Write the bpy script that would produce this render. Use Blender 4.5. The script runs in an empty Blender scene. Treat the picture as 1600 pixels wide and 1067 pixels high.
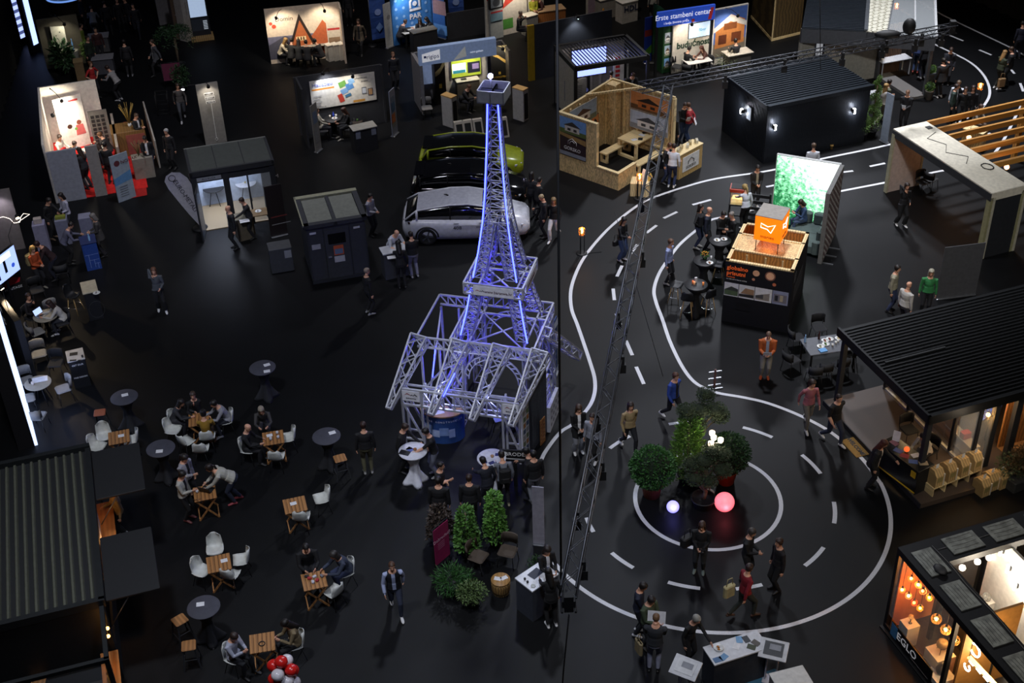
import bpy,math,random
import numpy as np
from mathutils import Vector,Matrix
random.seed(7)
SC=bpy.context.scene
COL=SC.collection
PI=math.pi
# ---------------------------------------------------------------- camera, sky, lights, exposure
FPX,PITCH,ROLL,CAMH=2045.483,0.60670866,-0.03417478,24.0653
_fw=Vector((0,math.cos(PITCH),-math.sin(PITCH)))
_r0=Vector((1,0,0));_u0=Vector((0,math.sin(PITCH),math.cos(PITCH)))
_R=_r0*math.cos(ROLL)+_u0*math.sin(ROLL)
_U=-_r0*math.sin(ROLL)+_u0*math.cos(ROLL)
cam=bpy.data.cameras.new('camera');camo=bpy.data.objects.new('camera',cam);COL.objects.link(camo)
cam.sensor_width=36;cam.lens=FPX/1600*36;cam.clip_end=300
camo.matrix_world=Matrix(((_R.x,_U.x,-_fw.x,0),(_R.y,_U.y,-_fw.y,0),(_R.z,_U.z,-_fw.z,CAMH),(0,0,0,1)))
SC.camera=camo
SC.view_settings.view_transform='Standard';SC.view_settings.look='None'
SC.view_settings.exposure=0.0;SC.view_settings.gamma=1;SC.view_settings.use_curve_mapping=False
W=bpy.data.worlds.new('world');SC.world=W;W.use_nodes=True
W.node_tree.nodes['Background'].inputs[0].default_value=(0.55,0.62,0.8,1)
W.node_tree.nodes['Background'].inputs[1].default_value=0.012
def lin(c):
 if isinstance(c,str):
  c=c.lstrip('#');c=[int(c[i:i+2],16)/255 for i in(0,2,4)]
 return tuple(x/12.92 if x<=.04045 else((x+.055)/1.055)**2.4 for x in c[:3])
def lamp(kind,loc,power,col='ffffff',size=.3,aim=None,angle=60,blend=.6,parent=None):
 d=bpy.data.lights.new(kind.lower()+'_light',kind);d.energy=power;d.color=lin(col)
 if kind=='AREA':d.shape='DISK';d.size=size
 else:d.shadow_soft_size=size
 if kind=='SPOT':d.spot_size=math.radians(angle);d.spot_blend=blend
 o=bpy.data.objects.new(kind.lower()+'_light',d);COL.objects.link(o)
 o.location=loc
 if aim is not None:o.rotation_euler=(Vector(aim)-Vector(loc)).to_track_quat('-Z','Y').to_euler()
 if parent is not None:o.parent=parent
 return o
 # hall spotlights high out of view; some added as fill and backlight, marked below
lamp('SPOT',(9,12,25),4300,'fff4e6',1.,(9,27,0),62,.9)  # placed forward as front fill for faces around the roundabout
lamp('SPOT',(7,38,24),20000,'f2f4ff',1.,(7,38,0),55,.9)
lamp('SPOT',(16,50,24),36000,'f4f6ff',1.,(16,50,0),55,.9)
lamp('SPOT',(1,12,25),6500,'dfe8ff',1.,(-1,25,0),60,.9)  # placed forward as front fill for faces in the middle
lamp('SPOT',(-9,20,24),8500,'f0f4ff',1.,(-8,27,0),72,.9)
lamp('SPOT',(-8,42,24),9500,'eceaf6',1.,(-9,49,0),74,.9)
lamp('SPOT',(3,56,24),7500,'fff0e0',1.,(2,57,0),66,.9)
lamp('SPOT',(13,68,24),16000,'f0f4ff',1.5,(8,36,0),50,.9)  # backlight added to lay a sheen on the right-hand floor
lamp('SPOT',(1,45,24),8500,'e8f0ff',1.,(.5,21,0),36,.9)  # added to brighten the floor at the bottom middle
lamp('SPOT',(-9,20,25),9000,'f0f2ff',1.,(-15.5,45,0),32,.9)  # front fill added for the red carpet stand
lamp('SPOT',(10,18,25),13000,'f4f2f0',1.,(14,43,0),40,.9)  # front fill added for the white pergola and the upper right
def G(u,v,z=0.0):
 """Point of the hall at height z that the photograph shows at pixel (u, v)."""
 d=_fw+_R*((u-800)/FPX)-_U*((v-533.5)/FPX)
 return Vector((0,0,CAMH))+d*((z-CAMH)/d.z)
def deg(x):return math.radians(x)
def rotz(a):return Matrix.Rotation(a,4,'Z')
# ---------------------------------------------------------------- materials (all procedural)
_M={}
def M(col,rough=.6,metal=0.,emit=0.,noise=.06,kind=None,scale=8.,alpha=1.,ecol=None,spec=.5):
 """Principled material with a faint procedural grain; kind picks a pattern."""
 key=(col,rough,metal,emit,noise,kind,scale,alpha,ecol,spec)
 if key in _M:return _M[key]
 m=bpy.data.materials.new((kind or 'paint')+'_'+str(len(_M)));_M[key]=m;m.use_nodes=True
 nt=m.node_tree;N=nt.nodes;L=nt.links;b=N['Principled BSDF']
 c=lin(col);b.inputs['Roughness'].default_value=rough;b.inputs['Metallic'].default_value=metal
 b.inputs['Specular IOR Level'].default_value=spec
 if emit:
  b.inputs['Emission Color'].default_value=(*lin(ecol or col),1);b.inputs['Emission Strength'].default_value=emit
 if alpha<1:b.inputs['Alpha'].default_value=alpha
 tc=N.new('ShaderNodeTexCoord');mp=N.new('ShaderNodeMapping');L.new(tc.outputs['Object'],mp.inputs[0])
 rp=N.new('ShaderNodeValToRGB');e=rp.color_ramp.elements
 lo=tuple(x*(1-noise*2)for x in c);hi=tuple(min(1,x*(1+noise*2))for x in c)
 e[0].color=(*lo,1);e[1].color=(*hi,1);e[0].position=.3;e[1].position=.7
 if kind=='wood':
  t=N.new('ShaderNodeTexWave');t.inputs['Scale'].default_value=scale;t.inputs['Distortion'].default_value=6
  t.inputs['Detail'].default_value=3;mp.inputs['Scale'].default_value=(1,.12,1);src=t.outputs['Fac']
 elif kind=='osb':
  t=N.new('ShaderNodeTexVoronoi');t.inputs['Scale'].default_value=scale;mp.inputs['Scale'].default_value=(1,1,.35);src=t.outputs['Color']
  r2=N.new('ShaderNodeRGBToBW');L.new(src,r2.inputs[0]);src=r2.outputs[0]
 elif kind=='planks':
  t=N.new('ShaderNodeTexWave');t.wave_type='BANDS';t.bands_direction='Y';t.wave_profile='SAW';t.inputs['Scale'].default_value=scale;src=t.outputs['Fac']
  e[0].position=0;e[1].position=.08
 elif kind=='foliage':
  t=N.new('ShaderNodeTexNoise');t.inputs['Scale'].default_value=25;src=t.outputs['Fac']
 else:
  t=N.new('ShaderNodeTexNoise');t.inputs['Scale'].default_value=scale;t.inputs['Detail'].default_value=4;src=t.outputs['Fac']
 L.new(mp.outputs[0],t.inputs['Vector']);L.new(src,rp.inputs[0]);L.new(rp.outputs[0],b.inputs['Base Color'])
 return m
_glass=None
def GLASS():
 global _glass
 if _glass is None:
  m=_glass=bpy.data.materials.new('clear_glass');m.use_nodes=True
  b=m.node_tree.nodes['Principled BSDF'];b.inputs['Base Color'].default_value=(.75,.8,.82,1)
  b.inputs['Roughness'].default_value=.05;b.inputs['Alpha'].default_value=.16
 return _glass
 # ---------------------------------------------------------------- mesh builder
class MB:
 def __init__(s):s.v=[];s.f=[];s.mi=[];s.sm=[];s.mats=[];s.X=Matrix()
 def mat(s,m):
  if m not in s.mats:s.mats.append(m)
  return s.mats.index(m)
 def add(s,vs,fs,m,smooth=False):
  o=len(s.v);k=s.mat(m)
  s.v+=[s.X@Vector(p)for p in vs]
  for f in fs:s.f.append([i+o for i in f]);s.mi.append(k);s.sm.append(smooth)
  return s
 def box(s,x0,x1,y0,y1,z0,z1,m):
  return s.add([(x0,y0,z0),(x1,y0,z0),(x1,y1,z0),(x0,y1,z0),(x0,y0,z1),(x1,y0,z1),(x1,y1,z1),(x0,y1,z1)],
  [(3,2,1,0),(4,5,6,7),(0,1,5,4),(1,2,6,5),(2,3,7,6),(3,0,4,7)],m)
 def cbox(s,c,d,m):return s.box(c[0]-d[0]/2,c[0]+d[0]/2,c[1]-d[1]/2,c[1]+d[1]/2,c[2]-d[2]/2,c[2]+d[2]/2,m)
 def rbox(s,x0,x1,y0,y1,z0,z1,m,r=.02):
  """box with chamfered vertical edges and top edge"""
  def ring(i,z):return[(x0+i+r,y0+i,z),(x1-i-r,y0+i,z),(x1-i,y0+i+r,z),(x1-i,y1-i-r,z),(x1-i-r,y1-i,z),(x0+i+r,y1-i,z),(x0+i,y1-i-r,z),(x0+i,y0+i+r,z)]
  vs=ring(r*.6,z0)+ring(0,z0+r*.6)+ring(0,z1-r*.6)+ring(r*.6,z1)
  fs=[tuple(range(7,-1,-1)),tuple(range(24,32))]
  for k in range(3):
   for i in range(8):fs.append((k*8+i,k*8+(i+1)%8,k*8+8+(i+1)%8,k*8+8+i))
  return s.add(vs,fs,m)
 def bar(s,p,q,w,h,m,up=(0,0,1)):
  p=Vector(p);q=Vector(q);d=(q-p).normalized();u=Vector(up)
  if abs(d.dot(u))>.98:u=Vector((0,1,0))
  a=d.cross(u).normalized()*w/2;b=a.cross(d).normalized()*h/2
  vs=[p-a-b,p+a-b,p+a+b,p-a+b,q-a-b,q+a-b,q+a+b,q-a+b]
  return s.add(vs,[(3,2,1,0),(4,5,6,7),(0,1,5,4),(1,2,6,5),(2,3,7,6),(3,0,4,7)],m)
 def tube(s,pts,r,m,n=8,closed=False,smooth=True):
  pts=[Vector(p)for p in pts];k=len(pts);rs=r if isinstance(r,(list,tuple))else[r]*k
  vs=[];prev=None
  for i,p in enumerate(pts):
   if closed:d=(pts[(i+1)%k]-pts[i-1])
   else:d=pts[min(i+1,k-1)]-pts[max(i-1,0)]
   d=d.normalized()if d.length>1e-9 else Vector((0,0,1))
   if prev is None:a=d.orthogonal().normalized()
   else:
    a=prev-d*prev.dot(d);a=a.normalized()if a.length>1e-6 else d.orthogonal().normalized()
   prev=a;b=d.cross(a)
   for j in range(n):
    t=2*PI*j/n;vs.append(p+(a*math.cos(t)+b*math.sin(t))*rs[i])
  fs=[]
  for i in range(k if closed else k-1):
   for j in range(n):fs.append((i*n+j,i*n+(j+1)%n,((i+1)%k)*n+(j+1)%n,((i+1)%k)*n+j))
  if not closed:fs+=[tuple(range(n-1,-1,-1)),tuple((k-1)*n+j for j in range(n))]
  return s.add(vs,fs,m,smooth)
 def loft(s,rings,m,smooth=True,caps=True,cyclic=True):
  n=len(rings[0]);vs=[p for r in rings for p in r];fs=[]
  for i in range(len(rings)-1):
   for j in range(n if cyclic else n-1):fs.append((i*n+j,i*n+(j+1)%n,(i+1)*n+(j+1)%n,(i+1)*n+j))
  if caps:fs+=[tuple(range(n-1,-1,-1)),tuple((len(rings)-1)*n+j for j in range(n))]
  return s.add(vs,fs,m,smooth)
 def lathe(s,prof,m,c=(0,0,0),n=20,smooth=True):
  rings=[[(c[0]+r*math.cos(2*PI*j/n),c[1]+r*math.sin(2*PI*j/n),c[2]+z)for j in range(n)]for r,z in prof]
  return s.loft(rings,m,smooth)
 def ball(s,c,r,m,n=12,sz=None):
  sz=sz or(1,1,1);k=n//2
  rings=[]
  for i in range(k+1):
   a=-PI/2+PI*i/k;rr=max(math.cos(a),.02)
   rings.append([(c[0]+r*sz[0]*rr*math.cos(2*PI*j/n),c[1]+r*sz[1]*rr*math.sin(2*PI*j/n),c[2]+r*sz[2]*math.sin(a))for j in range(n)])
  return s.loft(rings,m)
 def prism(s,poly,axis,a0,a1,m):
  """poly in the two other axes (x: yz, y: xz, z: xy), pushed from a0 to a1 along axis"""
  def P(p,a):return{'x':(a,p[0],p[1]),'y':(p[0],a,p[1]),'z':(p[0],p[1],a)}[axis]
  n=len(poly);vs=[P(p,a0)for p in poly]+[P(p,a1)for p in poly]
  return s.add(vs,[tuple(range(n)),tuple(range(2*n-1,n-1,-1))]+[(i,i+n,(i+1)%n+n,(i+1)%n)for i in range(n)],m)
 def poly(s,pts,m,t=.004):
  """flat sheet through pts (coplanar) with thickness t"""
  P=[Vector(p)for p in pts];nrm=(P[1]-P[0]).cross(P[2]-P[0]).normalized()*t
  n=len(P);vs=P+[p+nrm for p in P]
  return s.add(vs,[tuple(range(n-1,-1,-1)),tuple(range(n,2*n))]+[(i,(i+1)%n,(i+1)%n+n,i+n)for i in range(n)],m)
 def mesh(s,name):
  me=bpy.data.meshes.new(name);me.from_pydata([tuple(v)for v in s.v],[],s.f)
  for m in s.mats:me.materials.append(m)
  me.polygons.foreach_set('material_index',s.mi);me.polygons.foreach_set('use_smooth',s.sm);me.update();return me
 def build(s,name,parent=None,loc=None,rz=0):
  o=bpy.data.objects.new(name,s.mesh(name));COL.objects.link(o)
  if parent is not None:o.parent=parent
  if loc is not None:o.location=loc
  o.rotation_euler[2]=rz
  return o
def tag(o,label,cat,group=None,kind=None):
 if label:o['label']=label
 if cat:o['category']=cat
 if group:o['group']=group
 if kind:o['kind']=kind
 return o
def thing(name,label,cat,loc,rz=0,group=None):
 o=bpy.data.objects.new(name,None);COL.objects.link(o);o.location=loc;o.rotation_euler[2]=rz;o.empty_display_size=.2
 return tag(o,label,cat,group)
_kids={}
def kids(o):return[c for c in bpy.data.objects if c.parent==o]
def dup(root,loc,rz,label=None,group=None,ch=None):
 """copy of a thing with copies of its parts and sub-parts"""
 r=root.copy();COL.objects.link(r);r.location=loc;r.rotation_euler[2]=rz
 if label:r['label']=label
 if group:r['group']=group
 if root.name not in _kids:
  _kids[root.name]=[(c,kids(c))for c in kids(root)]
 for c,gs in _kids[root.name]:
  k=c.copy();COL.objects.link(k);k.parent=r
  for g in gs:
   q=g.copy();COL.objects.link(q);q.parent=k
 return r
def struct(o):o['kind']='structure';return o
def text(s,size,m,parent,loc,name='lettering',rx=PI/2,rz=0,ry=0,align='CENTER',bold=0.,ext=.003,sx=1.):
 c=bpy.data.curves.new(name,'FONT');c.body=s;c.size=size;c.align_x=align;c.align_y='CENTER';c.extrude=ext;c.offset=bold;c.resolution_u=2
 f=bpy.data.objects.new('font',c);me=bpy.data.meshes.new_from_object(f);bpy.data.objects.remove(f);bpy.data.curves.remove(c);me.materials.clear();me.materials.append(m)
 o=bpy.data.objects.new(name,me);COL.objects.link(o)
 if parent is not None:o.parent=parent
 o.location=loc;o.rotation_euler=(rx,ry,rz);o.scale=(sx,1,1);return o
def boxes(name,parent,m,*bs):
 for q in bs:MB().box(*q,m).build(name,parent)
def frame2(a,b):
 """origin, yaw, length of a front edge from point a to point b"""
 d=(b-a);return Vector((a.x,a.y,0)),math.atan2(d.y,d.x),math.hypot(d.x,d.y)
def art(items,parent,name='graphic',y=0.,t=.002,X=None):
 """flat print: shapes on the x-z plane facing -y, each a hair in front of the last"""
 b=MB()
 if X is not None:b.X=X
 for i,it in enumerate(items):
  k=it[0];yy=y-.0015*(i+1)
  if k=='r':_,x,z,w,h,m=it;pts=[(x,z),(x+w,z),(x+w,z+h),(x,z+h)]
  elif k=='p':_,pts,m=it
  elif k=='c':_,x,z,r,m=it;pts=[(x+r*math.cos(2*PI*j/18),z+r*math.sin(2*PI*j/18))for j in range(18)]
  b.poly([(p[0],yy,p[1])for p in pts],m,.0012)
 return b.build(name,parent)
 # ---------------------------------------------------------------- people
def _ik(a,t,l1,l2,pole):
 a=Vector(a);t=Vector(t);d=t-a;L=min(d.length,(l1+l2)*.995);d.normalize();t=a+d*L
 x=(l1*l1-l2*l2+L*L)/(2*L);h=math.sqrt(max(l1*l1-x*x,0))
 p=Vector(pole);p=(p-d*p.dot(d));p=p.normalized()if p.length>1e-5 else d.orthogonal().normalized()
 return a+d*x+p*h,t
def _ring(c,ax,ay,rx,ry,n=14):return[c+ax*rx*math.cos(2*PI*j/n)+ay*ry*math.sin(2*PI*j/n)for j in range(n)]
POSES={
# feet (x, y), hands (x, y, z), pelvis (x, y, z), lean forward, head (pitch, yaw); a figure faces -y, its right hand is at -x
'stand':dict(),
'front':dict(hl=(.07,-.27,1.05),hr=(-.06,-.29,1.07),head=(.25,0)),
'phone':dict(hr=(-.06,-.34,1.18),hl=(.24,-.05,.86),head=(.45,0)),
'both':dict(hl=(.09,-.36,1.12),hr=(-.09,-.36,1.12),head=(.4,0)),
'walk':dict(fl=(.09,-.3),fr=(-.09,.33),hl=(.25,.16,.86),hr=(-.25,-.2,.88),pel=(0,0,.9),lift='r'),
'walk2':dict(fl=(.09,.3),fr=(-.09,-.28),hl=(.25,-.18,.88),hr=(-.25,.15,.86),pel=(0,0,.9),lift='l',head=(.15,.3)),
'akimbo':dict(hl=(.2,-.08,1.02),hr=(-.2,-.08,1.02),pole=1.0),
'fold':dict(hl=(-.03,-.21,1.13),hr=(.03,-.25,1.17),head=(.1,.2)),
'lean':dict(lean=.55,pel=(0,.1,.9),hl=(.2,-.52,1.0),hr=(-.2,-.5,1.0),head=(.3,0)),
'reach':dict(lean=.2,hl=(.12,-.55,1.08),hr=(-.25,-.1,.86),head=(.35,.1)),
'call':dict(hr=(-.1,-.1,1.52),hl=(.1,-.25,1.05),fl=(.12,-.1),fr=(-.1,.12)),
'back':dict(hl=(.05,.2,.98),hr=(-.05,.22,.96),head=(.2,0)),
'sit':dict(pel=(0,.05,.54),fl=(.13,-.42),fr=(-.13,-.38),hl=(.14,-.42,.78),hr=(-.13,-.42,.78),lean=.15,head=(.3,0),sit=1),
'sit_phone':dict(pel=(0,.05,.54),fl=(.15,-.45),fr=(-.12,-.36),hl=(.08,-.36,.86),hr=(-.06,-.38,.88),lean=.18,head=(.55,0),sit=1),
'sit_back':dict(pel=(0,.0,.54),fl=(.16,-.5),fr=(-.1,-.46),hl=(.16,-.3,.66),hr=(-.1,-.36,.68),lean=-.12,head=(.05,.4),sit=1),
'sit_lean':dict(pel=(0,.1,.54),fl=(.13,-.3),fr=(-.13,-.25),hl=(.13,-.55,.78),hr=(-.13,-.55,.78),lean=.5,head=(.2,0),sit=1),
'sit_chin':dict(pel=(0,.02,.54),fl=(.15,-.46),fr=(-.12,-.4),hl=(-.05,-.26,1.08),hr=(-.15,-.34,.72),lean=.1,head=(.1,-.2),sit=1),
'bend':dict(lean=.9,pel=(0,.22,.88),hl=(.12,-.5,.78),hr=(-.14,-.48,.78),head=(.1,0),fl=(.1,.12),fr=(-.1,.3)),
}
_BODY={}
SK,TOP,BOT,SHOE,INN,DRK,LIP=range(7)
def body(pose,coat=0,sleeve=1,fem=0,bulk=1.,wide=0,openj=0,vest=0):
 key=(pose,coat,sleeve,fem,bulk,wide,openj,vest)
 if key in _BODY:return _BODY[key]
 P=POSES[pose];V=Vector;dm=M('808080');b=MB();caps=[]
 def seg(p,q,r1,r2,slot):caps.append((tuple(p),tuple(q),r1,r2,slot))
 pel=V(P.get('pel',(0,0,.93)));lean=P.get('lean',.04);sit=P.get('sit',0)
 up=V((0,-math.sin(lean),math.cos(lean)));fwd=V((0,-math.cos(lean),-math.sin(lean)));side=V((1,0,0))
 k=bulk*(.94 if fem else 1.)
 # torso rings: pelvis, waist, chest, shoulders, neck
 tj=.012 if openj or coat else 0
 rows=[(-.10,.145,.115),(-.02,.17,.125),(.08,.158 if not fem else .165,.12),(.2,.15 if not fem else .135,.112),(.32,.17 if not fem else .155,.122+.012*fem),(.42,.185 if not fem else .165,.118),(.49,.165 if not fem else .145,.095),(.535,.085,.07),(.56,.06,.06)]
 rings=[]
 for h,rx,ry in rows:
  hh=h;c=pel+up*hh
  if h>.3:c=c-fwd*.008
  rings.append(_ring(c,side,-fwd,(rx+tj)*k,(ry+tj)*k))
 b.loft(rings,dm)
 hem=.02-.34*coat if not sit else .02
 if coat or openj or not sit:
  rr=[(hem-.02,.185+.05*coat,.14+.05*coat),(.06,.172,.132),(.2,.16,.122)]if not sit else[(-.04,.182,.135),(.08,.172,.13),(.2,.16,.122)]
  b.loft([_ring(pel+up*h,side,-fwd,rx*k+tj,ry*k+tj)for h,rx,ry in rr],dm)
 sh=pel+up*.455;nk=pel+up*.57
 for h in(.0,.12,.24,.36):seg(pel+up*h-side*.07,pel+up*h+side*.07,.13,.13,TOP)
 if coat and not sit:seg(pel+up*.0,pel+up*(hem),.2,.24,TOP)
 # neck and head
 pt,yw=P.get('head',(.05,0));hp=lean*.35+pt
 RM=Matrix.Rotation(yw,3,'Z')@Matrix.Rotation(hp,3,'X')
 hb=nk+up*.05;hc=hb+RM@V((0,-.018,.105))
 b.tube([nk-up*.06,nk,hb+V((0,-.005,.02))],[.062,.056,.052],dm,10)
 def H(x,y,z):return hc+RM@V((x,y,z))
 hr=[(-.115,.018,.02,-.055),(-.1,.04,.042,-.045),(-.06,.06,.075,-.018),(-.01,.07,.092,-.004),(.05,.076,.098,.002),(.09,.064,.082,.004),(.113,.03,.04,.004)]
 b.loft([[H(rx*math.cos(2*PI*j/16),oy+ry*math.sin(2*PI*j/16),z)for j in range(16)]for z,rx,ry,oy in hr],dm)
 b.tube([H(0,-.088,.02),H(0,-.108,-.022),H(0,-.094,-.036)],[.009,.014,.011],dm,8) # nose
 b.tube([H(-.02,-.082,-.066),H(.02,-.082,-.066)],[.009,.009],dm,6) # lips
 for sx in(-1,1):b.ball(H(sx*.077,.005,-.01),.022,dm,8,(.5,.8,1.3)) # ears
 seg(nk,hc,.06,.09,SK);seg(hc,hc+RM@V((0,0,.05)),.1,.1,SK)
 # legs
 for sx,fk in((1,'fl'),(-1,'fr')):
  f=P.get(fk,(.1*sx,0));hip=pel+side*sx*.09-up*.03
  lift=P.get('lift')==('l' if sx>0 else 'r')
  an=V((f[0],f[1]+.04,.14 if lift else .085));kn,an=_ik(hip,an,.44,.435,(0.05*sx,-1,.25 if sit else 0))
  w=(1.12+.16*wide)*(1 if not fem else .95)*(bulk*.5+.5)
  if sit:w*=1.05
  mid1=hip.lerp(kn,.5);mid2=kn.lerp(an,.4)
  b.tube([hip+up*.03,mid1,kn,mid2,kn.lerp(an,.93)],[.092*w,.079*w,.058*w,.056*w+.02*wide,.043*w+.035*wide],dm,12)
  seg(hip,kn,.09,.06,BOT);seg(kn,an,.06,.045,BOT)
  tz=.03 if not lift else .05;toe=an+V((.02*sx,-.17,-an.z+tz));heel=an+V((0,.055,-.05))
  if lift:heel=an+V((0,.06,-.03));toe=an+V((0,-.15,-.085))
  ank=an+V((0,0,.0))
  b.loft([_ring(p,V((1,0,0)),V((0,0,1)),rx,rz,10)for p,rx,rz in((heel+V((0,.02,0)),.02,.02),(heel,.036,.034),(an.lerp(toe,.25)+V((0,0,-.015)),.042,.042),(an.lerp(toe,.65)+V((0,0,-.004)),.047,.033),(toe,.04,.026),(toe+V((0,-.035,-.002)),.018,.015))],dm)
  b.tube([an+V((0,0,.05)),an,an.lerp(toe,.2)+V((0,0,-.01))],[.043,.042,.04],dm,10)
  seg(heel,toe,.05,.05,SHOE);seg(an,an+V((0,0,-.02)),.05,.05,SHOE)
  # arms and hands
 for sx,hk in((1,'hl'),(-1,'hr')):
  s0=sh+side*sx*.185*k+up*.005
  t=V(P.get(hk,(.26*sx,-.03,.83)))
  pole=(sx*(.5 if not P.get('pole')else 3),.8,-.45)
  el,wr=_ik(s0,t,.29,.255,pole)
  w=bulk*(1.08+(.1 if openj or coat else 0))*(.9 if fem else 1)
  b.tube([s0-side*sx*.05+up*.0,s0,s0.lerp(el,.5),el,el.lerp(wr,.4),el.lerp(wr,.92)],[.05*w,.062*w,.052*w,.043*w,.042*w,(.031 if sleeve<1 else .036)*w],dm,10)
  seg(s0+side*sx*.02,el,.06,.045,INN if vest else TOP)
  seg(el,wr,.045,.035,(INN if vest else TOP)if sleeve>=1 else SK)
  d=(wr-el).normalized();n1=(side*sx).cross(d);n1=n1.normalized()if n1.length>.1 else V((0,0,1));n2=d.cross(n1).normalized()
  if n2.dot(V((-sx,0,0)))<0:n2=-n2
  n1=d.cross(n2) # palm normal n2 (inward), knuckles along n1
  if n1.y>0:n1=-n1
  pc=wr+d*.045
  b.loft([_ring(wr+d*q,n1,n2,rx,ry,10)for q,rx,ry in((-.02,.026,.02),(.02,.033,.018),(.06,.041,.017),(.088,.038,.014))],dm)
  curl=n2*.8
  for i,L in enumerate((.066,.075,.07,.055)):
   o=wr+d*.082+n1*(.03-.0205*i)
   k1=o+(d+curl*.25).normalized()*L*.55;k2=k1+(d*.6+curl).normalized()*L*.5
   b.tube([o-d*.02,o,k1,k2],[.0095,.0095,.009,.0075],dm,6)
  o=wr+d*.02+n1*.03;k1=o+(d*.7+n1*.7+n2*.2).normalized()*.04;k2=k1+(d*.9+n2*.4).normalized()*.032
  b.tube([o-n1*.012,o,k1,k2],[.012,.012,.0105,.009],dm,6)
  seg(wr,wr+d*.16,.03,.03,SK)
 o=b.build('figure_source');md=o.modifiers.new('r','REMESH');md.mode='VOXEL';md.voxel_size=.0125;md.use_smooth_shade=True
 sm=o.modifiers.new('s','SMOOTH');sm.factor=.5;sm.iterations=2
 bpy.context.view_layer.update()
 me=bpy.data.meshes.new_from_object(o.evaluated_get(bpy.context.evaluated_depsgraph_get()))
 src=o.data;bpy.data.objects.remove(o);bpy.data.meshes.remove(src)
 n=len(me.polygons);C=np.empty(n*3);me.polygons.foreach_get('center',C);C=C.reshape(-1,3)
 best=np.full(n,1e9);slot=np.zeros(n,int)
 for p,q,r1,r2,s in caps:
  p=np.array(p);q=np.array(q);d=q-p;L=max(d@d,1e-9);t=np.clip((C-p)@d/L,0,1)
  dist=np.linalg.norm(C-p-t[:,None]*d,axis=1)-(r1+(r2-r1)*t);m_=dist<best;best[m_]=dist[m_];slot[m_]=s
 rel=C-np.array(pel);h=rel@np.array(up);fw_=rel@np.array(fwd)
 tors=(slot==TOP)&(np.abs(rel[:,0])<.25)
 if not coat:slot[(slot==TOP)&(h<-.01)&(np.abs(rel[:,0])<.2)&(np.linalg.norm(rel,axis=1)<.3)]=BOT
 if openj or coat:slot[(slot==TOP)&(np.abs(rel[:,0])<.045)&(fw_>.05)&(h>(.03 if not coat else -.1))&(h<.56)]=INN
 if sleeve<.5:
  pass
 hl=(C-np.array(hc))@np.array(RM)
 hd=slot==SK
 for sx in(-1,1):slot[hd&(np.hypot(hl[:,0]-sx*.03,hl[:,2]-.022)<.0125)&(hl[:,1]<-.06)]=DRK
 slot[hd&(np.abs(hl[:,0])<.024)&(np.abs(hl[:,2]+.066)<.008)&(hl[:,1]<-.06)]=LIP
 me.materials.clear()
 for i in range(7):me.materials.append(dm)
 me.polygons.foreach_set('material_index',slot.astype(np.int32));me.polygons.foreach_set('use_smooth',np.ones(n,bool));me.update()
 X=Matrix.Translation(hc)@RM.to_4x4()
 _BODY[key]=(me,X);return _BODY[key]
_HAIR={}
def hair_mesh(style):
 if style in _HAIR:return _HAIR[style]
 b=MB();m=M('201812',.55);n=16
 def cap(z0f,z0b,g=.012):
  HZ=(-.115,-.1,-.06,-.01,.05,.09,.113,.126);rings=[]
  for i in range(9):
   q=math.sin(i/8*PI/2);r=[]
   for j in range(n):
    t=2*PI*j/n;sn=math.sin(t) # sn=-1 is the face side
    zl=z0f+(z0b-z0f)*min(1,max(0,(sn+.75)/.8));z=zl+(.126-zl)*q;I=lambda v:float(np.interp(z,HZ,v));e=1 if i<8 else .1
    r.append((e*(I((.03,.05,.064,.074,.079,.068,.036,.01))+g)*math.cos(t),I((0,0,-.006,-.002,.003,.004,.004,.004))+e*(I((.04,.055,.08,.095,.1,.085,.046,.01))+g)*sn,z+g*.6*q))
   rings.append(r)
  rings.insert(0,[(x*.9,y*.9,z+.004)for x,y,z in rings[0]])
  b.loft(rings,m)
 if style=='short':cap(.07,-.05,.01)
 elif style=='crop':cap(.078,-.03,.005)
 else:
  cap(.07,-.07,.016)
  L={'long':.36,'mid':.2,'bun':.06,'tail':.3}[style]
  if style in('long','mid'):
   rings=[]
   for i in range(7):
    q=i/6;z=.04-(L+.05)*q;w=.088+.02*math.sin(q*PI)-.02*q
    r=[]
    for j in range(n):
     t=PI*(-.12+1.24*(j/(n-1)));r.append((w*math.cos(t),.005+.02*q+(.098+.01*q)*math.sin(t),z))
    for j in range(n):
     t=PI*(-.12+1.24*(1-j/(n-1)));r.append((w*.78*math.cos(t),.005+.02*q+(.07+.01*q)*math.sin(t),z))
    rings.append(r)
   b.loft(rings,m)
  elif style=='tail':b.tube([(0,.1,.04),(0,.135,-.02),(0,.125,-.15),(0,.11,-.27)],[.025,.035,.03,.01],m)
  else:b.ball((0,.1,.07),.048,m)
 me=b.mesh('hair');_HAIR[style]=me;return me
SKINS=['cf9c80','d8aa90','c08c72','dcb298']
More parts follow.
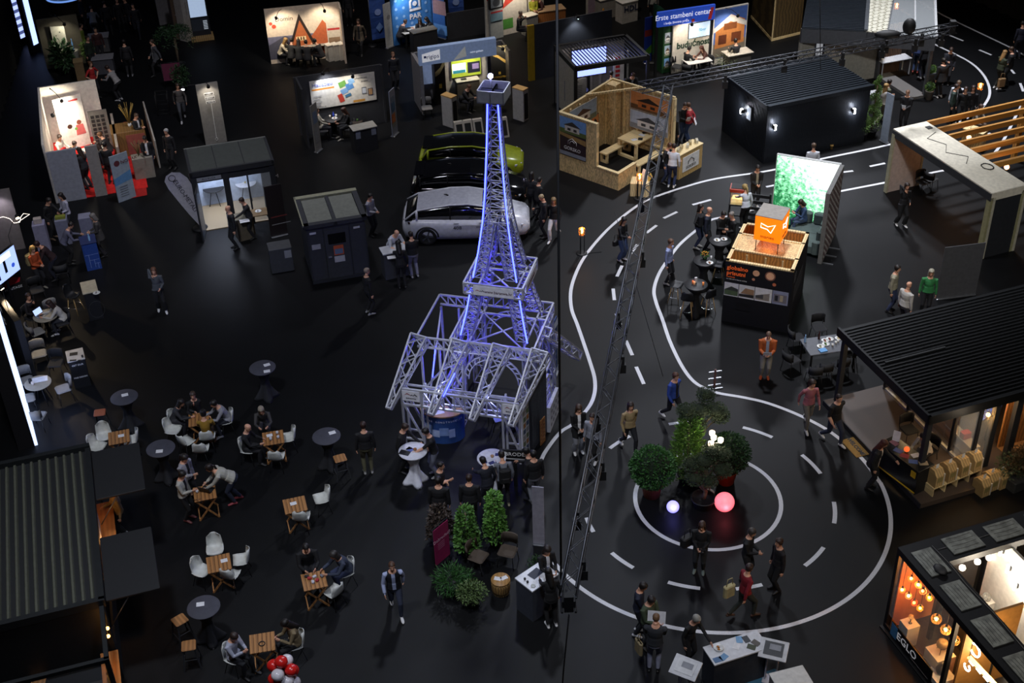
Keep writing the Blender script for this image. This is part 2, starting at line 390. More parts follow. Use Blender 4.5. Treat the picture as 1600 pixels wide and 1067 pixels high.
def person(u,v,face,pose,label,top,bot='15161a',shoes='1a1a1c',hair='short',hc='1c1512',inner='d8d8d8',skin=0,z=0.,s=1.,loc=None,group=None,**kw):
 me,X=body(pose,**kw)
 o=bpy.data.objects.new('person',me);COL.objects.link(o)
 o.location=(loc if loc is not None else G(u,v,z));o.rotation_euler[2]=deg(face);o.scale=(s,s,s)
 ms=[M(SKINS[skin%4],.55),M(top,.8),M(bot,.85),M(shoes,.6),M(inner,.8),M('1c1614',.4),M('93504a',.5)]
 for i,m in enumerate(ms):
  o.material_slots[i].link='OBJECT';o.material_slots[i].material=m
 tag(o,label,'person',group)
 if hair:
  h=bpy.data.objects.new('hair',hair_mesh(hair));COL.objects.link(h);h.parent=o;h.matrix_local=X
  h.material_slots[0].link='OBJECT';h.material_slots[0].material=M(hc,.55)
 return o
 # ---------------------------------------------------------------- hall: floor, drapes, road markings
FLOORM=M('0a0b0d',.55,noise=.08,scale=1.3,spec=.22)
b=MB();b.box(-46,44,6,92,-.1,0,FLOORM);struct(b.build('floor'))
DRAPE=M('050506',.95)
def drape(name,a,c,h=9):
 b=MB();d=(c-a);L=d.length;n=int(L/.8);nr=Vector((-d.y,d.x,0)).normalized()*.12
 pts=[a+d*(i/(2*n))+nr*(1 if i%2 else -1)for i in range(2*n+1)]
 for p,q in zip(pts,pts[1:]):b.add([p,q,q+Vector((0,0,h)),p+Vector((0,0,h))],[(0,1,2,3)],DRAPE)
 struct(b.build(name))
drape('wall_left',Vector((-24,64,0)),Vector((-15.0,12,0)))
drape('wall_right',Vector((22.6,66,0)),Vector((31.5,46,0)))
drape('wall_back',Vector((-24,80,0)),Vector((26,84,0)))
WHITE=M('c9cbd0',.7,noise=.05,scale=30)
def ribbon(name,pts,w,label,closed=False,z=.003):
 pts=[Vector((p[0],p[1],0))for p in pts];k=len(pts);vs=[]
 for i,p in enumerate(pts):
  d=(pts[(i+1)%k]-pts[i-1])if closed else pts[min(i+1,k-1)]-pts[max(i-1,0)]
  n=Vector((-d.y,d.x,0)).normalized()*w/2
  vs+=[p+n+Vector((0,0,z)),p-n+Vector((0,0,z))]
 b=MB();b.add(vs,[(2*i,2*i+1,(2*i+3)%(2*k),(2*i+2)%(2*k))for i in range(k if closed else k-1)],WHITE)
 o=b.build(name);struct(o);o['label']=label;return o
def smooth(px,n=8):
 P=[G(u,v)for u,v in px];out=[]
 for i in range(len(P)-1):
  p0=P[max(i-1,0)];p1=P[i];p2=P[i+1];p3=P[min(i+2,len(P)-1)]
  for j in range(n):
   t=j/n;out.append(.5*((2*p1)+(p2-p0)*t+(2*p0-5*p1+4*p2-p3)*t*t+(3*p1-p0-3*p2+p3)*t**3))
 return out+[P[-1]]
RC=Vector((5.1922,26.8073,0));R1,R2,R3=1.972,3.396,4.847
def arc(r,a0,a1,n=48):return[RC+Vector((math.cos(a0+(a1-a0)*i/n),math.sin(a0+(a1-a0)*i/n),0))*r for i in range(n+1)]
def ang(u,v):p=G(u,v)-RC;return math.atan2(p.y,p.x)
LW=.115
ribbon('road_marking',arc(R1,0,2*PI*71/72,71),LW,'white inner ring of the roundabout on the dark carpet',True)
a0=ang(865,878);a1=ang(1375,754)
if a0>0:a0-=2*PI
ribbon('road_marking',arc(R3,a0,a1,80),LW,'white outer ring of the roundabout on the dark carpet')
for(u0,v0),(u1,v1)in(((1160,669),(1207,683)),((1252,711),(1282,740)),((1301,784),(1305,818)),((1289,856),(1259,885)),((1192,915),(1150,921)),((1094,920),(1044,909)),((992,885),(957,863)),((931,830),(921,808)),((950,699),(983,680)),((1044,661),(1091,659))):
 p=ang(u0,v0);q=ang(u1,v1)
 if abs(q-p)>PI:q+=2*PI*(1 if q<p else -1)
 ribbon('road_marking',arc(R2,p,q,10),LW,'white dash of the middle lane circle in the roundabout')
A=[(1400,36),(1417,46),(1462,70),(1512,95),(1535,115),(1546,138),(1542,158),(1519,180),(1455,207),(1385,227),(1275,250),(1200,267),(1120,279),(1070,292),(1020,309),(995,322),(960,349),(935,374),(913,402),(900,427),(892,454),(893,482),(902,507),(911,533),(922,566),(929,591),(929,614),(920,636),(897,661),(875,676),(852,706),(842,728)]
ribbon('road_marking',smooth(A),LW,'long white border line on the tower side of the road')
B=[(1600,158),(1592,172),(1545,248),(1460,269),(1379,286),(1312,299),(1200,322),(1142,337),(1110,344),(1085,362),(1062,382),(1045,404),(1030,427),(1022,452),(1025,472),(1035,499),(1047,534),(1065,571),(1082,594),(1100,606),(1122,614),(1162,621),(1200,630),(1247,648),(1290,670),(1322,694),(1350,720),(1375,754)]
ribbon('road_marking',smooth(B),LW,'long white border line on the side of the orange cube booth')
C=[(1420,-8),(1465,19),(1486,30),(1576,73),(1600,86),(1640,108)]
ribbon('road_marking',smooth(C),LW,'white outer border line at the far top right of the road')
for d in[((1407,15),(1422,24)),((1445,10),(1455,15)),((1481,54),(1505,64)),((1530,78),(1549,86)),((1580,109),(1585,115)),((1594,130),(1599,143)),((1532,215),(1548,208)),((1383,255),(1359,260)),((1333,267),(1317,269)),((1255,279),(1230,284)),((1212,289),(1197,292)),((1111,312),(1082,320)),((1058,331),(1037,341)),((1026,352),(1010,364)),((996,382),(984,398)),((972,415),(964,432)),((958,451),(960,469)),((963,490),(969,507)),((978,532),(988,555)),((994,573),(1006,600))]:
 ribbon('road_marking',[G(*p)for p in d],LW,'white centre dash of the road lane')
 # ---------------------------------------------------------------- furniture kit: one of each kind, copied afterwards
WSH=M('c4c6c0',.45);BSH=M('17181b',.5);OAK=M('96683a',.6,noise=.1,kind='wood',scale=3);PALE=M('a98a58',.6,noise=.12,kind='wood',scale=3)
BLK=M('101113',.6);STEEL=M('8c8f94',.35,.8);DGRY=M('2b2d31',.7);CLOTH=M('1c1d21',.85);WCLOTH=M('dcdee8',.8);PAPER=M('d6d7da',.7);CHROME=M('b9bcc2',.2,1.)
def shell(m,s=1.,z=.45):
 """one-piece moulded seat and back, facing -y"""
 b=MB();prof=[(-.2,-.02),(-.21,.0),(-.1,-.01),(.05,-.02),(.15,.0),(.2,.07),(.225,.2),(.245,.32),(.25,.38)]
 wid=[.17,.2,.225,.225,.215,.21,.2,.18,.1];n=9;up=[];lo=[]
 for i,((y,h),w)in enumerate(zip(prof,wid)):
  for j in range(n):
   t=-1+2*j/(n-1);c=.05*abs(t)**3
   if i<5:p=(w*t,y,z+h+c)
   else:p=(w*t,y-c*1.6,z+h)
   up.append(Vector(p));lo.append(Vector((p[0],p[1]+(.012 if i>4 else 0),p[2]-(.014 if i<5 else 0))))
 k=len(prof);fs=[]
 for i in range(k-1):
  for j in range(n-1):
   a=i*n+j;fs.append((a,a+1,a+n+1,a+n));a+=k*n;fs.append((a+n,a+n+1,a+1,a))
 o=k*n
 for j in range(n-1):fs.append((j+1,j,o+j,o+j+1));e=(k-1)*n+j;fs.append((e,e+1,o+e+1,o+e))
 for i in range(k-1):
  a=i*n;fs.append((a,a+n,o+a+n,o+a));a+=n-1;fs.append((a+n,a,o+a,o+a+n))
 b.add([p*s for p in up]+[p*s for p in lo],fs,m,True)
 return b
def make_shell_chair(name,label,m,lm,z=.45,wood=True,ring=False):
 t=thing(name,label,'chair',(0,-900,0));shell(m,z=z).build('seat_shell',t)
 for sx in(-1,1):
  for sy in(-1,1):
   MB().tube([(sx*.11,sy*.1,z-.025),(sx*.2,sy*.2,0)],[.016,.011]if wood else[.009,.009],lm,8).build('leg',t)
 fr=MB()
 for sx in(-1,1):fr.tube([(sx*.13,-.12,z-.03),(sx*.13,.12,z-.03)],.008,BLK,6)
 fr.tube([(-.13,0,z-.03),(.13,0,z-.03)],.008,BLK,6);fr.build('under_frame',t)
 if ring:
  q=.115+.075*(z-.3)/z
  MB().tube([(q*1.42*math.cos(2*PI*j/24),q*1.42*math.sin(2*PI*j/24),.28)for j in range(24)],.009,CHROME,8,True).build('foot_ring',t)
 return t
WCH=make_shell_chair('shell_chair','',WSH,BLK,wood=False)
BST=make_shell_chair('bar_chair','',BSH,PALE,.68,True,True)
def make_stool(seat,lm,h=.68):
 t=thing('bar_stool','','stool',(0,-900,0));MB().rbox(-.17,.17,-.17,.17,h-.035,h,seat,.03).build('seat',t)
 for sx in(-1,1):
  for sy in(-1,1):MB().bar((sx*.13,sy*.13,h-.035),(sx*.2,sy*.2,0),.035,.02,lm).build('leg',t)
 r=MB()
 for sx in(-1,1):r.bar((sx*.175,-.175,.2),(sx*.175,.175,.2),.015,.015,lm);r.bar((-.16,sx*.16,.32),(.16,sx*.16,.32),.015,.015,lm)
 r.build('stretcher',t);return t
STO=make_stool(OAK,DGRY);STR=make_stool(M('8c4a30',.6),DGRY)
def make_pad_chair(seatm,lm,arms=False):
 """padded chair with a separate curved back, facing -y"""
 t=thing('padded_chair','','chair',(0,-900,0))
 MB().rbox(-.23,.23,-.23,.22,.41,.47,seatm,.05).build('seat',t)
 b=MB();pts=[(-.23,.14),(-.2,.21),(-.1,.25),(0,.262),(.1,.25),(.2,.21),(.23,.14)]
 rings=[[(x,y,.52),(x*1.02,y+.02,.8),(x*.97,y+.05,.83),(x*.98,y+.025,.52)]for x,y in pts]
 b.loft(rings,seatm,True);b.build('backrest',t)
 for sx in(-1,1):
  for sy in(-1,1):MB().tube([(sx*.18,sy*.17,.42),(sx*.22,sy*.22,0)],.012,lm,6).build('leg',t)
  MB().tube([(sx*.19,.18,.42),(sx*.2,.22,.58)],.012,lm,6).build('back_post',t)
 return t
PCH=make_pad_chair(M('1b1c1f',.8),BLK);GCH=make_pad_chair(M('7e7d7a',.8),BLK);TCH=make_pad_chair(M('4a4036',.85),BLK)
def make_folding_table(top):
 t=thing('folding_table','','table',(0,-900,0));b=MB()
 for i in range(6):b.rbox(-.3+i*.1005,-.3+i*.1005+.094,-.3,.3,.715,.74,top,.006)
 b.box(-.3,.3,-.25,-.21,.69,.715,top);b.box(-.3,.3,.21,.25,.69,.715,top);b.build('table_top',t)
 for sx in(-1,1):
  for s in(-1,1):MB().bar((-.27*s,sx*.25,.7),(.27*s,sx*.25,0),.022,.045,top).build('leg',t)
 r=MB();r.bar((.26,-.25,.03),(.26,.25,.03),.03,.02,top);r.bar((-.26,-.25,.03),(-.26,.25,.03),.03,.02,top);r.build('stretcher',t)
 return t
FTB=make_folding_table(OAK)
def make_cocktail(m,topm,r=.4,h=1.1):
 t=thing('cocktail_table','','table',(0,-900,0));MB().lathe([(r-.02,h-.035),(r,h-.025),(r,h-.008),(r-.01,h),(.01,h)],topm,n=32).build('table_top',t)
 b=MB();n=32;rings=[]
 for z,w,q in((0,.4,.9),(.08,.34,.8),(.35,.17,.5),(.62,.12,.2),(.85,.2,.1),(1.0,.33,.05),(h-.03,r-.005,0)):
  ring=[]
  for j in range(n):
   a=2*PI*j/n;star=abs(math.cos(2*a))**1.5;ring.append((w*(1-q*.55*(1-star))*math.cos(a),w*(1-q*.55*(1-star))*math.sin(a),z*h/1.1))
  rings.append(ring)
 b.loft(rings,m,True);b.build('stretch_cover',t)
 for j in range(4):
  a=j*PI/2;MB().lathe([(.03,0),(.03,.02),(.01,.03)],BLK,(.37*math.cos(a),.37*math.sin(a),0),8).build('foot',t)
 return t
CKT=make_cocktail(CLOTH,M('3c3d47',.75));CKW=make_cocktail(WCLOTH,M('c3c5cf',.7));CKB=make_cocktail(M('0d0d0f',.9),M('16171a',.5),.38)
def make_round_table(topm,lm,r=.4,h=.74):
 t=thing('round_table','','table',(0,-900,0));MB().lathe([(r-.01,h-.03),(r,h-.02),(r,h-.005),(r-.01,h),(.01,h)],topm,n=32).build('table_top',t)
 for j in range(4):
  a=PI/4+j*PI/2;MB().tube([(.1*math.cos(a),.1*math.sin(a),h-.03),(.3*math.cos(a),.3*math.sin(a),0)],.014,lm,8).build('leg',t)
 return t
RTB=make_round_table(M('8d8778',.5),BLK);RTK=make_round_table(M('1d1c1c',.5),BLK);RTW=make_round_table(M('b8bac0',.5),BLK)
PROTOS=(WCH,BST,STO,STR,PCH,GCH,TCH,FTB,CKT,CKW,CKB,RTB,RTK,RTW)
def put(p,u,v,face,label,group=None,loc=None,z=0):return dup(p,loc if loc is not None else G(u,v,z),deg(face),label,group)
def sheet(loc,rz,label,w=.21,h=.15,m=None,name='leaflet',cat='leaflet',group=None):
 b=MB();b.box(-w/2,w/2,-h/2,h/2,.001,.004,m or PAPER)
 o=b.build(name,None,loc,rz);return tag(o,label,cat,group)
def counter(name,label,cat,a,c,depth,h,bm,tm,over=.02,z=0):
 """counter with its front edge from point a to point c on the floor"""
 o,rz,L=frame2(a,c);t=thing(name,label,cat,(o.x,o.y,z),rz)
 MB().box(0,L,0,depth,0,h-.04,bm).build('body',t);MB().rbox(-over,L+over,-over,depth+over,h-.04,h,tm,.008).build('counter_top',t)
 t['L']=L
 return t
def panel(name,label,cat,a,c,h,m,t_=.05,z0=0.,foot=True,lean=0.):
 """free-standing sheet from point a to point c; faces the side on the right of a->c seen from a (-y in its own frame)"""
 o,rz,L=frame2(a,c);t=thing(name,label,cat,(o.x,o.y,a.z),rz)
 MB().box(0,L,0,t_,z0,h,m).build('panel',t)
 if foot:
  b=MB();b.rbox(0,L,-.08,.12,0,.05,STEEL,.02);b.build('foot',t)
 return t,L
def spot(loc,aim,label,power=120,col='fff3e0',arm=.45,angle=100,root=None,group=None,bright=30):
 """small flood lamp on an arm above a stand wall"""
 loc=Vector(loc);aim=Vector(aim);t=thing('spotlight',label,'spotlight',loc,0,group)
 d=(aim-loc).normalized();b=MB();b.X=d.to_track_quat('-Z','Y').to_matrix().to_4x4()
 b.lathe([(.03,.1),(.06,.07),(.075,-.04),(.07,-.05),(.04,-.05)],BLK,n=12);b.build('housing',t)
 g=MB();g.X=b.X;g.lathe([(.065,-.05),(.06,-.058),(.01,-.06)],M('ffffff',emit=bright,ecol=col),n=12);g.build('lens',t)
 r_=(Vector(root)if root else Vector((aim.x+d.x*.04,aim.y+d.y*.04,2.5)))-loc;MB().tube([(0,0,.05),(r_.x*.5,r_.y*.5,.1),(r_.x,r_.y,max(r_.z,-.1)+.08),r_],.012,BLK,6).build('arm',t)
 L=lamp('SPOT',d*.1,power,col,.06,None,angle,.7,t);L.rotation_euler=d.to_track_quat('-Z','Y').to_euler()
 return t
def bottle(loc,m,label,h=.28):
 return tag(MB().lathe([(.034,0),(.036,.02),(.036,h*.6),(.014,h*.78),(.013,h),(.005,h)],m,n=10).build('bottle',None,loc),label,'bottle')
def cup(loc,m,label,r=.035,h=.09,name='cup'):
 return tag(MB().lathe([(r*.8,0),(r,h),(r*.86,h),(r*.7,.01),(.003,.01)],m,n=12).build(name,None,loc),label,name)
def laptop(loc,rz,label,m=None,scr='9fb4e0',on=1.5):
 t=thing('laptop',label,'laptop',loc,rz);b=MB();b.rbox(-.17,.17,-.12,.12,0,.018,m or M('9a9da3',.4,.6),.01);b.box(-.14,.14,-.03,.09,.018,.02,BLK);b.build('keyboard',t)
 MB().bar((0,.12,.02),(0,.2,.22),.34,.012,m or BLK,(0,0,1)).build('lid',t)
 MB().bar((0,.112,.035),(0,.19,.21),.31,.006,M(scr,emit=on)).build('screen',t);return t
LEAF=[M('2e5a26',.55,noise=.3,kind='foliage'),M('1f3d1c',.6,noise=.3,kind='foliage'),M('4d6b2a',.55,noise=.3,kind='foliage'),M('3a4a30',.6,noise=.3,kind='foliage')]
def leaves(b,pts,m,L=.07,w=.03,rnd=None):
 rnd=rnd or random
 for p,nrm in pts:
  d=(Vector(nrm)+Vector((rnd.uniform(-1,1),rnd.uniform(-1,1),rnd.uniform(-.8,1)))*.9).normalized()
  s=d.orthogonal().normalized();s=Matrix.Rotation(rnd.uniform(0,6.28),3,d)@s;p=Vector(p)
  l=L*rnd.uniform(.7,1.2);ww=w*rnd.uniform(.8,1.2);mid=p+d*l*.5+d.cross(s)*l*.08
  b.add([p,mid+s*ww/2,p+d*l,mid-s*ww/2],[(0,1,2,3)],m)
def blob_pts(c,r,n,sz=(1,1,1),shell_=.75):
 out=[]
 for _ in range(n):
  a=Vector((random.gauss(0,1),random.gauss(0,1),random.gauss(0,1))).normalized();q=r*random.uniform(shell_,1)
  out.append((Vector(c)+Vector((a.x*sz[0],a.y*sz[1],a.z*sz[2]))*q,a))
 return out
def pot(b,r,h,m,soil=True):
 b.lathe([(r*.75,0),(r*.98,h*.9),(r*1.05,h*.9),(r*1.05,h),(r*.92,h),(r*.9,h*.88),(.01,h*.88)],m,n=20);return b
 # ---------------------------------------------------------------- lattice tower with blue light strips
TW=M('b4b6c0',.45,.3,noise=.05);TC=Vector((-.25,31.3,0));TR=deg(-15.6)
def TL(u,v,z):
 d=G(u,v,z)-TC;return Vector((d.x*math.cos(TR)+d.y*math.sin(TR),-d.x*math.sin(TR)+d.y*math.cos(TR),z))
tower=thing('lattice_tower','silver lattice steel tower lit by blue light strips, four-legged with two decks','tower',TC,TR)
def lattice(b,A,B,w=.035,n=6,m=TW,xb=False):
 """flat lattice between chord A (list of two points) and chord B"""
 a0,a1=map(Vector,A);b0,b1=map(Vector,B)
 b.bar(a0,a1,w,w,m);b.bar(b0,b1,w,w,m)
 for i in range(n):
  p=a0.lerp(a1,i/n);q=b0.lerp(b1,(i+1)/n);b.bar(p,q,w*.6,w*.6,m)
  if xb:b.bar(b0.lerp(b1,i/n),a0.lerp(a1,(i+1)/n),w*.6,w*.6,m)
  else:b.bar(a0.lerp(a1,(i+1)/n),q,w*.5,w*.5,m)
def boxtruss(b,p,q,w,h,n,m=TW,t=.035,up=(0,0,1),taper=1.):
 p=Vector(p);q=Vector(q);d=(q-p).normalized();u=Vector(up)
 a=d.cross(u).normalized()*w/2;c=a.cross(d).normalized()*h/2
 K=[(a+c),(a-c),(-a-c),(-a+c)]
 S=lambda k,f:p.lerp(q,f)+K[k]*(1+(taper-1)*f)
 for k in range(4):b.bar(S(k,0),S(k,1),t,t,m)
 for k in range(4):
  k2=(k+1)%4
  for i in range(n):
   f,g=i/n,(i+1)/n
   if(i+k)%2:b.bar(S(k,f),S(k2,g),t*.6,t*.6,m)
   else:b.bar(S(k2,f),S(k,g),t*.6,t*.6,m)
 for f in(0,1):
  for k in range(4):b.bar(S(k,f),S((k+1)%4,f),t,t,m)
PR=[(.11,10.05),(.17,8.7),(.25,7.4),(.33,6.5),(.46,5.6),(.6,4.85),(.67,4.5),(.79,3.8),(.95,3.1)]
b=MB() # mast above the split
for i in range(3):
 (h0,z0),(h1,z1)=PR[i],PR[i+1]
 for k in range(4):
  a=[(1,1),(1,-1),(-1,-1),(-1,1)][k];c=[(1,1),(1,-1),(-1,-1),(-1,1)][(k+1)%4]
  lattice(b,((a[0]*h0,a[1]*h0,z0),(a[0]*h1,a[1]*h1,z1)),((c[0]*h0,c[1]*h0,z0),(c[0]*h1,c[1]*h1,z1)),.035,4)
b.build('mast',tower)
for sx in(1,-1): # four legs of box lattice
 for sy in(1,-1):
  b=MB()
  for i in range(3,8):
   (h0,z0),(h1,z1)=PR[i],PR[i+1]
   if i==5:continue
   w0=min(.3,h0-.02);w1=.3
   co=[(1,1),(1,0),(0,0),(0,1)]
   for k in range(4):
    f=lambda c,h,w,z:(sx*(h-(0 if c[0]else w)),sy*(h-(0 if c[1]else w)),z)
    lattice(b,(f(co[k],h0,w0,z0),f(co[k],h1,w1,z1)),(f(co[(k+1)%4],h0,w0,z0),f(co[(k+1)%4],h1,w1,z1)),.032,4)
  h1=.95 # splayed foot column below the lower deck
  for(ax,ay),(bx,by)in(((0,0),(1,0)),((1,0),(1,1)),((1,1),(0,1)),((0,1),(0,0))):
   g=lambda x,y,z:(sx*(1.2-x*.32+(.06 if z<1 else 0)),sy*(1.2-y*.32+(.06 if z<1 else 0)),z)
   lattice(b,(g(ax,ay,2.75),g(ax,ay,0)),(g(bx,by,2.75),g(bx,by,0)),.045,4)
  b.build('leg',tower)
def deck(name,hw,z0,z1,n,inner=True):
 b=MB();c=[(-hw,-hw),(hw,-hw),(hw,hw),(-hw,hw)]
 for k in range(4):
  p,q=c[k],c[(k+1)%4];lattice(b,((*p,z1),(*q,z1)),((*p,z0),(*q,z0)),.05,n,xb=(n<7));b.bar((*p,z0),(*p,z1),.05,.05,TW)
 if inner:
  for t in(-.33,.33):
   b.bar((-hw,t*hw*2,z0),(hw,t*hw*2,z0),.05,.05,TW);b.bar((t*hw*2,-hw,z0),(t*hw*2,hw,z0),.05,.05,TW)
  b.bar((-hw,-hw,z0),(hw,hw,z0),.035,.035,TW);b.bar((-hw,hw,z0),(hw,-hw,z0),.035,.035,TW)
 return b.build(name,tower)
deck('lower_deck',1.22,2.72,3.07,8);deck('upper_deck',.84,4.45,4.78,6)
b=MB() # crown box and its beacon
hb=.36
for k in range(4):
 X=Matrix.Rotation(k*PI/2,4,'Z');b.X=X;b.box(-hb,hb,-hb,-hb+.03,10.0,10.32,TW);b.box(-hb,hb,-.02,.02,10.0,10.25,TW)
b.X=Matrix();b.box(-hb,hb,-hb,hb,9.98,10.01,M('6d6f86',.5));b.build('crown_box',tower)
b=MB();b.tube([(-.1,.1,10.05),(-.1,.1,10.5)],.03,TW);bc=b.build('beacon_post',tower)
MB().ball((-.1,.1,10.55),.07,M('ffffff',emit=25,ecol='b0b0ff')).build('beacon_lamp',bc)
b=MB() # arches under the lower deck
for k in range(4):
 b.X=Matrix.Rotation(k*PI/2,4,'Z')
 for r,w in((.88,.05),(.74,.04)):b.tube([(r*math.cos(PI*j/14),-1.16,1.72+r*1.05*math.sin(PI*j/14))for j in range(15)],w*.55,TW,4)
 for j in range(1,14):b.bar((.88*math.cos(PI*j/14),-1.16,1.72+.92*math.sin(PI*j/14)),(.74*math.cos(PI*(j+.5)/14),-1.16,1.72+.78*math.sin(PI*(j+.5)/14)),.025,.025,TW)
 b.bar((-1.0,-1.18,1.2),(1.0,-1.18,1.2),.06,.06,TW);b.bar((-.88,-1.16,1.2),(-.88,-1.16,2.75),.05,.05,TW);b.bar((.88,-1.16,1.2),(.88,-1.16,2.75),.05,.05,TW)
 b.bar((-.3,-1.16,2.6),(-.3,-1.16,1.2),.04,.04,TW)if k!=0 else None
b.build('arch',tower)
RT=[(-2.11,1),(-.88,1),(.31,1),(1.43,1)]
b=MB();lattice(b,((-2.2,-1.25,3.05),(1.5,-1.25,3.05)),((-2.2,-1.25,2.72),(1.5,-1.25,2.72)),.05,14)
lattice(b,((-2.2,1.0,3.05),(-1.2,1.0,3.05)),((-2.2,1.0,2.72),(-1.2,1.0,2.72)),.05,4);b.bar((-2.2,-1.25,3.05),(-2.2,1.0,3.05),.05,.05,TW)
for x in(-2.15,-1.6):
 b.bar((x,-1.1,2.7),(x,-1.1,0),.06,.06,TW);b.bar((x,.9,2.7),(x,.9,0),.06,.06,TW)
b.bar((-2.15,-1.1,1.1),(-.95,-1.1,1.1),.06,.06,TW);b.bar((-2.15,-1.1,1.1),(-1.0,-1.1,2.6),.05,.05,TW);b.bar((-2.15,-1.1,0),(-2.15,.9,2.6),.05,.05,TW);b.bar((-1.6,-1.1,1.2),(-1.0,.9,2.4),.05,.05,TW)
b.build('annex_frame',tower)
for x,_ in RT: # sloping rafters over the porch
 b=MB();p=Vector((x,-1.2,3.0));q=Vector((x-.44,-2.98,1.72));boxtruss(b,p,q,.5,.32,7,TW,.046,taper=.28);b.build('rafter',tower)
b=MB();p=Vector((1.3,-.1,2.95));q=TL(901,554,1.0);boxtruss(b,p,q,.3,.26,8,TW,.045);b.build('rafter',tower)
b=MB() # porch frame: a beam on two lattice piers
lattice(b,((-2.32,-2.52,2.12),(1.1,-2.52,2.12)),((-2.32,-2.52,1.58),(1.1,-2.52,1.58)),.06,11)
lattice(b,((-2.32,-2.3,2.12),(1.1,-2.3,2.12)),((-2.32,-2.3,1.58),(1.1,-2.3,1.58)),.05,6)
b.build('porch_beam',tower)
for x0,x1 in((-2.32,-1.74),(.62,1.1)):
 b=MB()
 for y in(-2.52,-2.12):
  for x in(x0,x1):b.bar((x,y,0),(x,y,2.1),.06,.06,TW)
  for z in(.35,):b.bar((x0,y,z),(x1,y,z),.05,.05,TW)
  b.bar((x0,y,1.7),(x1,y,.35),.05,.05,TW)
 b.build('porch_pier',tower)
LOGR=M('8a1c24',.5);LOGK=M('18181c',.5);SGN=M('d5d6df',.5)
def roof_logo(parent,x,z,s,y):
 art([('p',[(x-s,z),(x-.55*s,z+.42*s),(x,z+.1*s),(x-.2*s,z+.1*s),(x-.55*s,z+.25*s)],LOGR),
 ('p',[(x-.1*s,z),(x+.15*s,z+.28*s),(x+.35*s,z+.1*s),(x+.6*s,z+.42*s),(x+s,z),(x+.8*s,z),(x+.58*s,z+.22*s),(x+.36*s,z),(x+.16*s,z+.14*s),(x+.02*s,z)],LOGK)],parent,'roof_logo',y)
def sign(x,z,w,h,y):
 return MB().box(x-w/2,x+w/2,y-.02,y,z-h/2,z+h/2,SGN).build('sign_board',tower)
s=sign(0.02,4.61,1.15,.3,-.87);roof_logo(s,-.37,4.58,.14,-.892);text('www.baranwa.hr',.135,M('4a2030'),s,(.16,-.895,4.6),sx=.85)
s=sign(-2.02,1.93,.52,.34,-2.56);roof_logo(s,-2.02,1.95,.2,-2.582);text('BARANWA',.06,LOGK,s,(-2.02,-2.585,1.86))
s=sign(.87,1.93,.46,.34,-2.56);roof_logo(s,.87,1.95,.18,-2.582);text('BARANWA',.055,LOGK,s,(.87,-2.585,1.86))
s=MB().box(.86,.88,-.55,.6,4.46,4.76,SGN).build('sign_board',tower)
text('www.baranwa.hr',.135,M('4a2030'),s,(.885,.0,4.6),rz=PI/2,sx=.85)
LED=M('3a30ff',emit=17,ecol='2c36ff')
def led(pts,r=.022):return MB().tube(pts,r,LED,6).build('light_strip',tower)
for sx in(-1,1):
 led([(sx*(h+.025),-h-.03,z)for h,z in PR[:6]]);led([(sx*(h+.025),-h-.03,z)for h,z in PR[6:]])
led([(-.88,-2.0,2.5),(-1.05,-2.6,2.1)],.015);led([(-1.9,-1.0,1.5),(-1.75,-1.0,2.6)],.015)
for x,y,z,e in((-.5,0,3.9,26),(.4,-.2,3.6,26),(-1.5,-.4,1.9,40),(.2,-.6,1.7,34),(-.1,-.1,5.3,14)):  # unseen point lights added to spread the blue glow of the strips
 lamp('POINT',(x,y,z),e,'3a30ff',.12,parent=tower)
lamp('POINT',(-1.2,-2.25,1.95),22,'d0d6ff',.1,parent=tower);lamp('POINT',(.3,-2.2,1.95),12,'b0b8ff',.1,parent=tower)  # unseen point lights added to brighten the info counter under the porch
# panels and boards standing around the right side of the tower
def wpt(l):return TC+Matrix.Rotation(TR,3,'Z')@Vector(l)
a=wpt((1.3,-2.0,0));c=wpt((1.5,-.95,0))
t,L=panel('roof_sheet_display','tall dark corrugated sheet wall beside the tower porch','display wall',a,c,2.6,M('3c3e44',.5,.5),.06,foot=False)
bb=MB()
for i in range(14):bb.box(.04+i*.072,.07+i*.072,-.02,0,.05,2.55,M('55585f',.45,.5))
bb.build('sheet_rib',t)
a=wpt((1.12,-2.35,0));c=wpt((1.28,-1.7,0));t,L=panel('leaflet_display','tall white panel full of small pictures at the tower porch corner','display panel',a,c,2.0,M('c9cbd2'),.04)
art([('r',.06+.17*(i%3),.2+.22*(i//3),.13,.16,M(['9a6a3a','3a4a6a','8a8a90','5a6a4a'][i%4]))for i in range(24)],t)
a=G(858,608);c=G(871,579);t,L=panel('pull_up_banner','tall dark blue banner with white lettering right of the tower','banner',a,c,2.05,M('1d3a78',.6),.03)
bb=[('r',.08,.3+i*.075,L-.2-.1*(i%3),.025,M('a9b6d8'))for i in range(16)]+[('r',0,0.05,L,.2,M('aab4c8')),('p',[(0,2.02),(L,2.02),(L,1.75),(0,1.9)],M('a9b0c4'))]
art(bb,t)
a=G(860,676);c=G(873,643);t,L=panel('folding_board','thick white board stood low between tower wall and road line','board',a,c,.9,M('c3c6d0'),.1,foot=False);art([('c',.15+.25*(i%5),.2+.25*(i//5),.06,M('5a5c66'))for i in range(15)],t)
t2=thing('lattice_screen','white lattice panel leaning between the tower wall and the low board','frame',G(850,660),deg(62));bb=MB();lattice(bb,((0,0,0),(0,.1,1.25)),((.55,0,.12),(.55,.1,1.37)),.07,6,M('c9cbd2',.5));bb.bar((0,0,0),(.55,0,.12),.07,.07,M('c9cbd2',.5));bb.bar((0,.1,1.25),(.55,.1,1.37),.07,.07,M('c9cbd2',.5));bb.build('lattice',t2)
